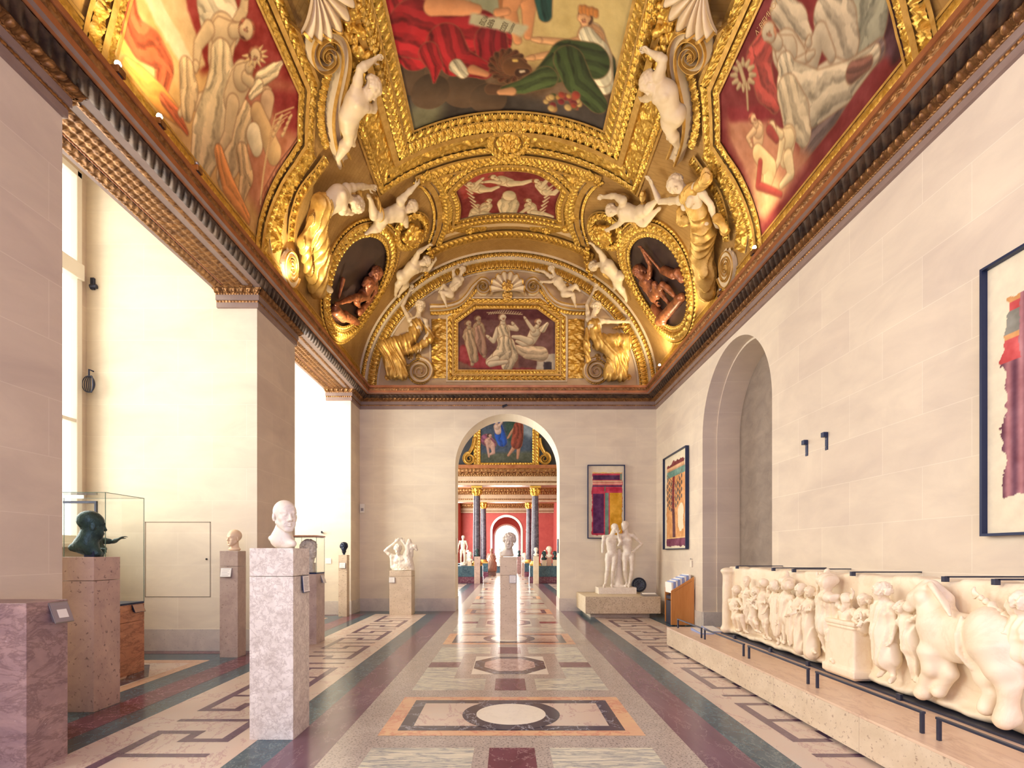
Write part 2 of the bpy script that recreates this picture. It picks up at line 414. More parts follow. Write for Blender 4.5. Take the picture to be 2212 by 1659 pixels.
# window joinery
for i, (a, b) in enumerate(REC):
    w0, w1, z0, z1 = a + .14, b - .14, 1.72, 7.55
    fr = MB()
    for (y0, y1) in ((w0, w0 + .1), (w1 - .1, w1), ((w0 + w1) / 2 - .05, (w0 + w1) / 2 + .05)):
        fr.box(XW - .06, XW + .05, y0, y1, z0, z1, 0, .012)
    for (za, zb, d) in ((z0, z0 + .12, .06), (5.85, 6.1, .09), (z1 - .1, z1, .05), (3.6, 3.66, .03)):
        fr.box(XW - .06, XW + d, w0, w1, za, zb, 0, .012)
    fo = struct(fr.build('window_%d' % (i + 1), [WHITEP]), 'tall white framed window in a bay')
    p = MB(); p.quad((XW - .05, w0, z0), (XW - .05, w1, z0), (XW - .05, w1, z1), (XW - .05, w0, z1))
    p.build('pane', [emit('daylit_pane_%d' % i, (1.0, .98, .90), 1.5)], fo)
    s = MB(); s.box(XW, XW + .22, w0 - .1, w1 + .1, z0 - .07, z0, 0, .015); s.build('sill', [WHITEP], fo)

# skirting
def skirt(name, boxes, lab):
    mb = MB()
    for b in boxes: mb.box(*b, 0, .346)
    struct(mb.build(name, [BASE_ST]), lab)
s = .015
skirt('baseboard_back', [(XL, AC - AR, YB - s, YB), (AC + AR, XR, YB - s, YB), (AC - AR - .001, AC - AR + s, YB - s, 15.2), (AC + AR - s, AC + AR + .001, YB - s, 15.2)], 'grey stone plinth course of the end wall')
skirt('baseboard_right', [(XR - s, XR, YF, NC - NR), (XR - s, XR, NC + NR, YB - s), (XR, 4.83, NC + NR - s - .03, NC + NR)], 'grey stone plinth course of the right wall')
bx = []
prev = YF
for (a, b) in REC + [(YB - s, None)]:
    bx.append((XL, XL + s, prev, a))
    if b is None: break
    bx += [(XW, XL + s, a, a + s), (XW, XL + s, b - s, b), (XW, XW + s, a + s, b - s)]; prev = b
skirt('baseboard_left', bx, 'grey stone plinth course of the piers and bays')

# flush service hatch in the bay cheek
mb = MB()
hx0, hx1, hz0, hz1, hy = -5.81, -4.755, .86, 2.07, 8.47
for (x0, x1, z0, z1) in ((hx0, hx1, hz0, hz0 + .012), (hx0, hx1, hz1 - .012, hz1), (hx0, hx0 + .012, hz0, hz1), (hx1 - .012, hx1, hz0, hz1)):
    mb.box(x0, x1, hy - .004, hy, z0, z1, 0)
o = mb.build('door_1', [plain('hatch_joint', (150, 140, 124), .8)]); struct(o, 'flush stone coloured hatch in the bay wall')
mb = MB(); mb.lathe([(0, 0), (.016, 0), (.016, .006), (0, .006)], n=12)
k = mb.build('keyhole', [plain('black_hole', (40, 36, 36), .6)], o); k.location = (-4.82, hy - .002, 1.47); k.rotation_euler = (PI / 2, 0, 0)

# ------------------------------------------------------------------ ornament height fields: s in metres along, v in 0..1 across
def fr(x): return x - np.floor(x)
def arcprof(v): return np.sqrt(np.clip(1 - (2 * v - 1) ** 2, 0, 1))
def H_flat(s, v): return np.zeros(np.broadcast(s, v).shape)
def H_round(h):
    return lambda s, v: h * arcprof(v) + 0 * s
def H_egg(p, h):
    def f(s, v):
        x = 2 * fr(s / p) - 1; y = 2 * v - 1
        e = np.sqrt(np.clip(1 - (x / .52) ** 2 - (y / .88) ** 2, 0, 1))
        rim = np.exp(-((np.sqrt((x / .74) ** 2 + (y / 1.15) ** 2) - 1) / .14) ** 2) * .6
        dart = np.clip(1 - (1 - np.abs(x)) / .12, 0, 1) * .6 * (v < .9)
        return h * np.maximum(np.maximum(e, rim), dart)
    return f
def H_bead(p, h):
    def f(s, v):
        x = 2 * fr(s / p) - 1; y = 2 * v - 1
        return h * np.sqrt(np.clip(1 - (x / .85) ** 2 - (y / .9) ** 2, 0, 1))
    return f
def H_leaf(p, h, k=.6):
    def f(s, v):
        c = np.abs(2 * v - 1)
        t = fr(s / p + k * c)
        lob = np.where(t < .82, .35 + .65 * np.sin(PI * t / .82), .1)
        rib = .75 + .25 * np.cos(2 * PI * (s / p * 3 + v * 2.0))
        return h * lob * rib * (.35 + .65 * arcprof(v))
    return f
def H_gad(p, h, k=.5):
    def f(s, v):
        t = fr(s / p + k * v)
        return h * (np.sin(PI * t) ** .6) * (.25 + .75 * arcprof(np.clip(v * .96 + .02, 0, 1)))
    return f
def H_foliage(p, h, seed=0):
    """running acanthus scroll: a wave stem with leafy rosettes in its loops"""
    def f(s, v):
        y = 2 * v - 1
        w = .45 * np.sin(2 * PI * s / p)
        stem_ = np.exp(-((y - w) / .16) ** 2)
        out = stem_ * .7
        for q, sg in ((.25, -1), (.75, 1)):
            x = (fr(s / p - q + .5) - .5) * p
            dy = (y - sg * .32) * p * .32
            r = np.sqrt(x * x + dy * dy) / (p * .22); th = np.arctan2(dy, x)
            ros = np.clip(1.15 - r, 0, 1) * (.65 + .35 * np.cos(6 * th + 5 * r)) * (r < 1.15)
            out = np.maximum(out, ros)
        lf = np.clip(np.sin(2 * PI * s / p * 5 + 4 * y) * np.sin(3.0 * PI * y + 2 * PI * s / p), 0, 1) * .55
        out = np.maximum(out, lf * (np.abs(y) < .85))
        return h * out * np.clip((1 - np.abs(y)) / .12, 0, 1)
    return f
def H_guil(p, h):
    def f(s, v):
        y = 2 * v - 1; out = 0
        for sg in (0, .5):
            w = .55 * np.sin(2 * PI * (s / p + sg))
            out = np.maximum(out, np.exp(-((y - w) / .2) ** 2))
        for q in (0, .5):
            x = (fr(s / p - q + .75) - .5) * 2
            for yy in (0,):
                out = np.maximum(out, np.clip(1 - (x / .3) ** 2 - ((y - yy) / .45) ** 2, 0, 1) * 1.1)
        return h * out
    return f
def H_lat(p, h, rows):
    def f(s, v):
        a = fr(s / p + .5 * np.floor(v * rows)) * 2 - 1; b = fr(v * rows) * 2 - 1
        r = np.sqrt(a * a + b * b); th = np.arctan2(b, a)
        return h * np.clip(1.05 - r, 0, 1) ** .6 * (.7 + .3 * np.cos(5 * th)) 
    return f

# ------------------------------------------------------------------ strips
def strip3(mb, P0, P1, Nn, hf, nv, mat=0, s=None, closed=False, smooth=True):
    """strip between curves P0 and P1 (n,3), raised along Nn (n,3) by hf(s,v)"""
    P0 = np.asarray(P0, float); P1 = np.asarray(P1, float); Nn = np.broadcast_to(np.asarray(Nn, float), P0.shape)
    if s is None:
        m = (P0 + P1) / 2; s = np.concatenate([[0], np.cumsum(np.linalg.norm(np.diff(m, axis=0), axis=1))])
    v = np.linspace(0, 1, nv)
    S, V = np.meshgrid(s, v, indexing='ij')
    h = hf(S, V)
    G = P0[:, None] + (P1 - P0)[:, None] * v[None, :, None] + Nn[:, None] * h[:, :, None]
    mb.grid(G, mat, closed, smooth)

# ------------------------------------------------------------------ entablature
# (p0,z0,p1,z1, ornament, rows, samples per metre, material)
MGREY, MGOLD, MCOP, MDK = 0, 1, 2, 3
ENT = [
    (0.0, 5.49, .03, 5.50, None, 2, 0, MGREY), (.03, 5.50, .03, 5.575, None, 2, 0, MGREY),
    (.03, 5.575, .035, 5.605, H_egg(.05, .012), 5, 120, MGOLD),
    (.035, 5.605, .05, 5.61, None, 2, 0, MGREY), (.05, 5.61, .05, 5.69, None, 2, 0, MGREY),
    (.05, 5.69, .06, 5.715, H_bead(.04, .012), 4, 120, MGOLD),
    (.055, 5.715, .13, 5.775, H_egg(.105, .032), 9, 110, MGOLD),
]
ENT2 = [
    (.13, 5.775, .27, 5.82, H_gad(.13, .045, .9), 9, 80, MDK),
    (.27, 5.82, .30, 5.83, None, 2, 0, MCOP), (.30, 5.83, .34, 5.84, None, 2, 0, MGREY), (.34, 5.84, .345, 5.90, None, 2, 0, MCOP),
    (.345, 5.90, .362, 5.97, H_foliage(.17, .022), 9, 80, MGOLD),
    (.362, 5.97, .375, 5.975, None, 2, 0, MCOP), (.375, 5.975, .38, 6.03, None, 2, 0, MCOP), (.38, 6.03, 0, 6.05, None, 2, 0, MCOP),
]
def ent_run(mb, segs, frame, a, b, mitre_a, mitre_b):
    """frame(t,p,z)->xyz with t along the wall; mitre: how the end moves with p"""
    for (p0, z0, p1, z1, hf, nv, dens, mat) in segs:
        n = 2 if hf is None else max(4, int((b - a) * dens))
        t = np.linspace(0, 1, n)
        def curve(p, z):
            aa, bb = a + mitre_a * p, b + mitre_b * p
            return np.array([frame(aa + (bb - aa) * k, p, z) for k in t])
        A, B = curve(p0, z0), curve(p1, z1)
        # segment normal: perpendicular to the section, pointing into the room / down
        dp, dz = p1 - p0, z1 - z0
        L = math.hypot(dp, dz); nn = np.array(frame(0, dz / L, -dp / L)) - np.array(frame(0, 0, 0))
        strip3(mb, A, B, nn, hf or H_flat, nv, mat, s=a + (b - a) * t, smooth=hf is not None)
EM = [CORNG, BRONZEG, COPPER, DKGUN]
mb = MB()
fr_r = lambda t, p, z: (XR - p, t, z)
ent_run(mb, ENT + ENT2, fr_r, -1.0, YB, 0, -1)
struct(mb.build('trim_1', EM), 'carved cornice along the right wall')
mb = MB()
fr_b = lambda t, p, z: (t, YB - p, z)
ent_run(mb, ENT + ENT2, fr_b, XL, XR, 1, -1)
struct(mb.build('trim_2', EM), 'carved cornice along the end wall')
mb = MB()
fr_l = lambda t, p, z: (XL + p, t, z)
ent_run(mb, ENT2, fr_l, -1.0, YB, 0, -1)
prev = -1.0
for (a, b) in REC + [(YB, None)]:
    last = b is None
    if a > prev: ent_run(mb, ENT, fr_l, prev, a, -1 if prev > -1 else 0, -1 if last else 1)
    if last: break
    # returns on the bay cheeks under the beam
    ent_run(mb, ENT, lambda t, p, z: (t, b - p, z), -4.64, XL, -0.2, 1)
    ent_run(mb, ENT, lambda t, p, z: (t, a + p, z), -4.64, XL, -0.2, 1)
    # coffered soffit
    mb.quad((-4.68, a, SOF), (-4.68, b, SOF), (XL + .13, b, SOF), (XL + .13, a, SOF), MGREY)
    mb.quad((-4.68, a, SOF), (-4.68, a, SOF + .3), (-4.68, b, SOF + .3), (-4.68, b, SOF), MGREY)
    a2, b2 = a + .2, b - .2
    for (x0, x1, hf, nv, dens, mt) in ((-4.62, -4.48, H_leaf(.1, .035), 9, 70, 1), (-4.44, -4.14, H_lat(.1, .03, 3), 19, 80, 1), (-4.47, -4.445, H_bead(.05, .012), 4, 60, 2), (-4.05, -3.98, H_foliage(.16, .02), 7, 60, 1)):
        n = int((b2 - a2) * dens); y = np.linspace(a2, b2, n)
        strip3(mb, np.stack([np.full(n, x0), y, np.full(n, SOF - .002)], 1), np.stack([np.full(n, x1), y, np.full(n, SOF - .002)], 1), (0, 0, -1), hf, nv, mt)
    for (y0, y1) in ((a + .13, a + .2), (b - .2, b - .13)):
        n = 40; x = np.linspace(-4.62, -4.0, n)
        strip3(mb, np.stack([x, np.full(n, y0), np.full(n, SOF - .002)], 1), np.stack([x, np.full(n, y1), np.full(n, SOF - .002)], 1), (0, 0, -1), H_leaf(.09, .03), 6, 1)
    prev = b
struct(mb.build('trim_3', EM), 'carved cornice and beam soffits along the left wall')

# ------------------------------------------------------------------ barrel vault
def VP(phi, y, off=0.0):
    phi = np.asarray(phi, float); y = np.asarray(y, float); off = np.asarray(off, float)
    n = np.stack([-np.sin(phi) / VA, 0 * phi, -np.cos(phi) / VB], -1); n /= np.linalg.norm(n, axis=-1)[..., None]
    return np.stack([XC + VA * np.sin(phi), y + 0 * phi, VZ + VB * np.cos(phi)], -1) + n * off[..., None], n
def px2v(px, py):
    """point of the photograph -> (phi, y) on the vault"""
    dx = (px - CX) / F; dz = (CY - py) / F
    A = (dx / VA) ** 2 + (dz / VB) ** 2; B = 2 * (-XC * dx / VA ** 2 + (EYE - VZ) * dz / VB ** 2); C = (XC / VA) ** 2 + ((EYE - VZ) / VB) ** 2 - 1
    t = (-B + math.sqrt(B * B - 4 * A * C)) / (2 * A)
    return math.atan2((t * dx - XC) / VA, (EYE + t * dz - VZ) / VB), t
def px2l(px, py, y=YB):
    """point of the photograph -> (x, z) on the lunette wall"""
    return (px - CX) / F * y, EYE + (CY - py) / F * y
def make_vault():
    m, nt, b = newmat('gold_mosaic_ground')
    v = coords(nt)
    r = ramp(nt, noise(nt, v, 1.6, 7), [(.3, srgb((162, 122, 64))), (.7, srgb((190, 152, 92)))])
    br = N(nt, 'ShaderNodeTexBrick', offset=.5)
    for k, val in (('Scale', 1), ('Brick Width', .16), ('Row Height', .07), ('Mortar Size', .006)): br.inputs[k].default_value = val
    br.inputs['Color1'].default_value = (1, 1, 1, 1); br.inputs['Color2'].default_value = (.9, .88, .82, 1); br.inputs['Mortar'].default_value = (.8, .76, .66, 1)
    mp = N(nt, 'ShaderNodeMapping'); mp.inputs['Rotation'].default_value = (.6, .6, .78); nt.links.new(v, mp.inputs[0]); nt.links.new(mp.outputs[0], br.inputs['Vector'])
    nt.links.new(mixc(nt, .8, r.outputs[0], br.outputs[0], 'MULTIPLY'), b.inputs['Base Color'])
    b.inputs['Metallic'].default_value = .3; b.inputs['Roughness'].default_value = .5
    mb = MB()
    ph = np.linspace(-PI / 2, PI / 2, 97); yy = np.linspace(YF, YB + .02, 30)
    A, B = np.meshgrid(ph, yy, indexing='ij')
    mb.grid(VP(A, B)[0], 0)
    t = np.linspace(-PI / 2, PI / 2, 65)
    pts = [(XC + (VA + .02) * math.sin(a), YB, VZ + (VB + .02) * math.cos(a)) for a in t]
    mb.add(pts, [list(range(len(pts)))], 1)
    mb.box(XL - .05, XR + .05, YB + .001, YB + .4, 6.04, 9.9, 1)
    struct(mb.build('ceiling', [m, FIELD]), 'gilded barrel vault with a lunette at the end')
make_vault()
# ================================================================== implicit modelling: blended tapered solids, meshed by surface nets
def A3(*p): return np.array(p, dtype=np.float64)
def unit(v): v = np.asarray(v, float); return v / (np.linalg.norm(v) + 1e-12)
class Solid:
    def __init__(self): self.p = []; self.M = None; self.disp = []
    def frame(self, o=None, R=None, s=1.0):
        """following primitives are given in a local frame (origin, 3 axis rows, scale)"""
        self.M = None if o is None else (np.asarray(o, float), np.asarray(R, float), s); return self
    def pt(self, a):
        a = np.asarray(a, float)
        return a if self.M is None else self.M[0] + (a * self.M[2]) @ self.M[1]
    def sc(self): return 1.0 if self.M is None else self.M[2]
    def cap(self, a, b, ra, rb=None, k=.02, sub=False):
        rb = ra if rb is None else rb; q = self.sc()
        self.p.append(('c', self.pt(a), self.pt(b), ra * q, rb * q, k * q, sub)); return self
    def chain(self, pts, rs, k=.02):
        for i in range(len(pts) - 1): self.cap(pts[i], pts[i + 1], rs[i], rs[i + 1], k)
        return self
    def ell(self, c, r, R=None, k=.02, sub=False):
        q = self.sc(); R = np.eye(3) if R is None else np.asarray(R, float)
        if self.M is not None: R = R @ self.M[1]
        self.p.append(('e', self.pt(c), np.asarray(r, float) * q, R, 0, k * q, sub)); return self
    def box(self, c, r, R=None, rd=.01, k=.01, sub=False):
        q = self.sc(); R = np.eye(3) if R is None else np.asarray(R, float)
        if self.M is not None: R = R @ self.M[1]
        self.p.append(('b', self.pt(c), np.asarray(r, float) * q, R, rd * q, k * q, sub)); return self
    def bounds(self, q):
        if q[0] == 'c':
            r = max(q[3], q[4]); return np.minimum(q[1], q[2]) - r, np.maximum(q[1], q[2]) + r
        e = np.abs(q[3].T) @ q[2] if q[0] == 'b' else np.sqrt((q[3].T ** 2) @ (q[2] ** 2))
        return q[1] - e - q[4], q[1] + e + q[4]
    def field(self, h, pad=3):
        B = [self.bounds(q) for q in self.p if not q[6]]
        lo = np.min([b[0] for b in B], 0) - pad * h; hi = np.max([b[1] for b in B], 0) + pad * h
        n = np.ceil((hi - lo) / h).astype(int) + 1
        f = np.full(n, 9.0, dtype=np.float32)
        ax = [lo[i] + h * np.arange(n[i]) for i in range(3)]
        for q in self.p:
            k = max(q[5], 1e-5); b0, b1 = self.bounds(q); m = k + 3 * h
            i0 = np.clip(np.floor((b0 - m - lo) / h).astype(int), 0, n); i1 = np.clip(np.ceil((b1 + m - lo) / h).astype(int) + 1, 0, n)
            if (i1 <= i0).any(): continue
            X = ax[0][i0[0]:i1[0]][:, None, None]; Y = ax[1][i0[1]:i1[1]][None, :, None]; Z = ax[2][i0[2]:i1[2]][None, None, :]
            if q[0] == 'c':
                a, b = q[1], q[2]; d = b - a; L2 = max(d @ d, 1e-12)
                t = np.clip(((X - a[0]) * d[0] + (Y - a[1]) * d[1] + (Z - a[2]) * d[2]) / L2, 0, 1)
                v = np.sqrt((X - a[0] - t * d[0]) ** 2 + (Y - a[1] - t * d[1]) ** 2 + (Z - a[2] - t * d[2]) ** 2) - (q[3] + (q[4] - q[3]) * t)
            else:
                R, r = q[3], q[2]
                U = [(X - q[1][0]) * R[i, 0] + (Y - q[1][1]) * R[i, 1] + (Z - q[1][2]) * R[i, 2] for i in range(3)]
                if q[0] == 'e':
                    k0 = np.sqrt(sum((U[i] / r[i]) ** 2 for i in range(3))); k1 = np.sqrt(sum((U[i] / r[i] ** 2) ** 2 for i in range(3))) + 1e-9
                    v = k0 * (k0 - 1) / k1
                else:
                    e = [np.abs(U[i]) - r[i] + q[4] for i in range(3)]
                    v = np.sqrt(sum(np.maximum(x, 0) ** 2 for x in e)) + np.minimum(np.maximum(np.maximum(e[0], e[1]), e[2]), 0) - q[4]
            sl = tuple(slice(i0[i], i1[i]) for i in range(3)); g = f[sl]
            if q[6]:
                v = -v; hh = np.clip(.5 - .5 * (v - g) / k, 0, 1) ; hh = 1 - hh
                f[sl] = g * (1 - hh) + v * hh + k * hh * (1 - hh)
            else:
                hh = np.clip(.5 + .5 * (v - g) / k, 0, 1)
                f[sl] = v * (1 - hh) + g * hh - k * hh * (1 - hh)
        for fn in self.disp:
            f += fn(ax[0][:, None, None], ax[1][None, :, None], ax[2][None, None, :]).astype(np.float32)
        return f, lo
    def folds(self, d, w, amp, d2=(0, 0, 1), w2=7.0, wob=1.2):
        d = unit(d); d2 = unit(d2)
        def fn(X, Y, Z):
            a = (X * d[0] + Y * d[1] + Z * d[2]) * w; b = (X * d2[0] + Y * d2[1] + Z * d2[2]) * w2
            return amp * (np.abs(np.sin(a * .5 + wob * np.sin(b) + .6 * np.sin(b * 2.3 + a * .3))) - .5) * 1.6
        self.disp.append(fn); return self
    def bumps(self, w, amp):
        self.disp.append(lambda X, Y, Z: amp * np.sin(X * w + 1.3 * np.sin(Z * w * .8)) * np.sin(Y * w * 1.1 + .7) * np.sin(Z * w * .9 + np.sin(X * w * .7))); return self
    def mesh(self, name, h, mats, cut=None, smooth_it=1):
        f, lo = self.field(h)
        if cut is not None: f = cut(f, lo, h)
        V, Q = nets(f, lo, h, smooth_it)
        me = bpy.data.meshes.new(name)
        me.vertices.add(len(V)); me.vertices.foreach_set('co', V.astype(np.float32).ravel())
        me.loops.add(len(Q) * 4); me.loops.foreach_set('vertex_index', Q.astype(np.int32).ravel())
        me.polygons.add(len(Q)); me.polygons.foreach_set('loop_start', np.arange(0, len(Q) * 4, 4, dtype=np.int32))
        me.polygons.foreach_set('use_smooth', np.ones(len(Q), bool))
        me.update(calc_edges=True); me.validate()
        for m in (mats if isinstance(mats, (list, tuple)) else [mats]): me.materials.append(m)
        return me
    def build(self, name, h, mats, parent=None, zmin=None, **kw):
        if zmin is not None: kw['cut'] = lambda f, lo, h: np.maximum(f, (zmin - (lo[2] + h * np.arange(f.shape[2])))[None, None, :])
        return link(bpy.data.objects.new(name, self.mesh(name, h, mats, **kw)), parent)
def nets(f, lo, h, smooth_it=1):
    s = f < 0
    c = np.zeros(tuple(x - 1 for x in f.shape), np.int8)
    for dx in (0, 1):
        for dy in (0, 1):
            for dz in (0, 1): c += s[dx:f.shape[0] - 1 + dx, dy:f.shape[1] - 1 + dy, dz:f.shape[2] - 1 + dz]
    act = (c > 0) & (c < 8)
    idx = np.argwhere(act); ids = np.full(act.shape, -1, np.int32); ids[act] = np.arange(len(idx))
    off = np.array([(x, y, z) for x in (0, 1) for y in (0, 1) for z in (0, 1)])
    val = np.stack([f[idx[:, 0] + o[0], idx[:, 1] + o[1], idx[:, 2] + o[2]] for o in off], 1)
    P = np.zeros((len(idx), 3)); cnt = np.zeros(len(idx))
    for a in range(8):
        for b in range(a + 1, 8):
            if abs(off[a] - off[b]).sum() != 1: continue
            m = (val[:, a] < 0) != (val[:, b] < 0)
            t = val[m, a] / (val[m, a] - val[m, b])
            P[m] += off[a] + t[:, None] * (off[b] - off[a]); cnt[m] += 1
    V = lo + h * (idx + P / cnt[:, None])
    Q = []
    for ax in range(3):
        o1, o2 = [i for i in range(3) if i != ax]
        sl0 = [slice(None)] * 3; sl1 = [slice(None)] * 3
        sl0[ax] = slice(0, -1); sl1[ax] = slice(1, None)
        A, B = s[tuple(sl0)], s[tuple(sl1)]
        e = np.argwhere(A != B)
        e = e[(e[:, o1] > 0) & (e[:, o2] > 0) & (e[:, o1] < f.shape[o1] - 1) & (e[:, o2] < f.shape[o2] - 1)]
        def cell(d1, d2):
            q = e.copy(); q[:, o1] -= d1; q[:, o2] -= d2; return ids[q[:, 0], q[:, 1], q[:, 2]]
        quad = np.stack([cell(1, 1), cell(0, 1), cell(0, 0), cell(1, 0)], 1)
        ins = A[e[:, 0], e[:, 1], e[:, 2]]
        if ax == 1: ins = ~ins
        quad[~ins] = quad[~ins][:, ::-1]
        Q.append(quad)
    Q = np.concatenate(Q); Q = Q[(Q >= 0).all(1)]
    for _ in range(smooth_it):
        acc = np.zeros_like(V); n = np.zeros(len(V))
        cen = V[Q].mean(1)
        for k in range(4):
            np.add.at(acc, Q[:, k], cen); np.add.at(n, Q[:, k], 1)
        V = np.where(n[:, None] > 0, V * .45 + .55 * acc / np.maximum(n, 1)[:, None], V)
    return V, Q
def basis(fwd, up):
    u = unit(up); f = unit(np.asarray(fwd, float) - u * np.dot(fwd, u)); r = np.cross(f, u); return np.array([r, f, u])

def head(S, c, fwd, up, H, hair='short', male=True, neck=None, detail=1.0, beard=False, wide=1.0, hairS=None, old=False):
    """head centred at c, H tall from chin to crown; +Y of its frame is the face"""
    S.frame(c, basis(fwd, up), H)
    w = wide
    S.ell((0, -.045, .14), (.325 * w, .385, .36), k=.03); S.ell((0, .13, .17), (.255 * w, .2, .22), k=.06); S.ell((0, .07, -.1), (.262 * w, .27, .36), k=.08)
    S.ell((0, .25, -.405), (.115, .095, .085), k=.08)
    for q in (-1, 1):
        S.cap((q * .225 * w, .02, -.2), (q * .07, .24, -.40), .085, .075, .07)
        S.ell((q * .165 * w, .21, -.09), (.09, .1, .08), k=.07)
        S.ell((q * .12, .26, -.25), (.09, .08, .1), k=.08)
    for q in (-1, 1): S.ell((q * .125, .365, .015), (.095, .085, .058), k=.05, sub=True)
    for q in (-1, 1):
        S.ell((q * .125, .27, .01), (.068, .062, .05), k=.012)
        S.cap((q * .195, .255, .045), (q * .11, .335, .052), .018, .02, .02); S.cap((q * .11, .335, .052), (q * .06, .315, .02), .02, .016, .02)
        S.cap((q * .185, .255, -.035), (q * .07, .31, -.03), .016, .016, .02)
        S.cap((q * .225, .235, .105), (q * .12, .315, .115), .03, .036, .04); S.cap((q * .12, .315, .115), (q * .04, .33, .085), .036, .032, .04)
    S.cap((0, .325, .09), (0, .405, -.105), .034, .05, .04); S.ell((0, .415, -.12), (.048, .048, .045), k=.03)
    for q in (-1, 1): S.ell((q * .058, .37, -.14), (.036, .045, .034), k=.025)
    S.cap((-.125, .295, -.266), (0, .365, -.238), .016, .027, .02); S.cap((.125, .295, -.266), (0, .365, -.238), .016, .027, .02)
    S.cap((-.11, .3, -.28), (0, .355, -.298), .016, .033, .02); S.cap((.11, .3, -.28), (0, .355, -.298), .016, .033, .02)
    S.cap((-.12, .35, -.268), (.12, .35, -.268), .01, .01, .012, sub=True)
    if old:
        for q in (-1, 1): S.cap((q * .085, .39, -.13), (q * .15, .33, -.27), .012, .012, .02, sub=True)
        for z in (.2, .25, .3): S.cap((-.15, .345 - (z - .2) * .5, z), (.15, .345 - (z - .2) * .5, z), .008, .008, .02, sub=True)
    for q in (-1, 1):
        S.ell((q * .335 * w, -.05, -.02), (.035, .085, .125), basis((q * .25, 1, -.15), (0, .1, 1)), k=.03)
        S.ell((q * .385 * w, -.03, .0), (.022, .04, .065), k=.02, sub=True); S.ell((q * .33 * w, -.02, -.13), (.03, .045, .04), k=.02)
    T = hairS or S
    if T is not S: T.frame(c, basis(fwd, up), H)
    if hair == 'short' or hair == 'crop':
        e = .025 if hair == 'crop' else .05
        T.ell((0, -.1, .17), (.335 * w + e, .40 + e * .6, .35 + e), k=.02)
    if hair in ('curly', 'wild', 'long', 'bun'):
        rr = random.Random(11); n = 60
        T.ell((0, -.1, .18), (.345 * w, .41, .36), k=.02)
        for i in range(n):
            z = 1 - (i + .5) / n * 1.35; a = i * 2.4; q = math.sqrt(max(0, 1 - z * z))
            d = A3(math.cos(a) * q * .36 * w, math.sin(a) * q * .43 - .1, z * .38 + .14)
            if d[1] > .16 and d[2] < .26: continue
            T.ell(d, [.085 + .03 * rr.random()] * 3, k=.025)
        if hair in ('bun',): T.ell((0, -.5, .12), (.16, .16, .15), k=.05)
        if hair in ('long', 'wild'):
            for q in (-1, 1):
                for j in range(3): T.cap((q * .3 * w, -.12 - .1 * j, .1), (q * (.33 + .04 * j), -.16 - .1 * j, -.42), .09, .07, .04)
    if beard:
        for i in range(16):
            a = (i - 7.5) / 8 * 1.5; T.ell((math.sin(a) * .22, .1 + math.cos(a) * .2, -.36 - .08 * (i % 2) - .06 * math.cos(a)), (.07, .08, .1), k=.04)
    S.frame()
    if T is not S: T.frame()
    if neck is not None:
        R = basis(fwd, up); c0 = np.asarray(c) + H * (np.array([0, -.1, -.18]) @ R)
        S.cap(c0, neck, .2 * H, .24 * H, .07 * H)

def hand(S, w, d, side, u, curl=.5, palm_n=None):
    """palm with four unequal bent fingers and a thumb off the side of the palm; d: forearm direction"""
    d = unit(d); side = unit(side - d * np.dot(side, d)); n = np.cross(d, side) if palm_n is None else unit(palm_n)
    R = np.array([side, d, n]); S.ell(w + d * .2 * u, (.17 * u, .26 * u, .09 * u), R, k=.06 * u)
    for i, (x, L) in enumerate(((-.12, .3), (-.04, .37), (.045, .34), (.12, .25))):
        a = w + d * .38 * u + side * x * u; b = a + (d * math.cos(curl * .6) + n * math.sin(curl * .6)) * L * .5 * u + side * x * .25 * u
        e = b + (d * math.cos(curl * 1.4) + n * math.sin(curl * 1.4)) * L * .5 * u
        S.cap(a, b, .05 * u, .045 * u, .02 * u); S.cap(b, e, .045 * u, .035 * u, .02 * u)
    a = w + d * .12 * u - side * .13 * u; b = a + unit(d * .7 - side * .7 + n * .3) * .2 * u; e = b + unit(d - side * .15 + n * .4) * .16 * u
    S.cap(a, b, .065 * u, .055 * u, .03 * u); S.cap(b, e, .055 * u, .042 * u, .02 * u)

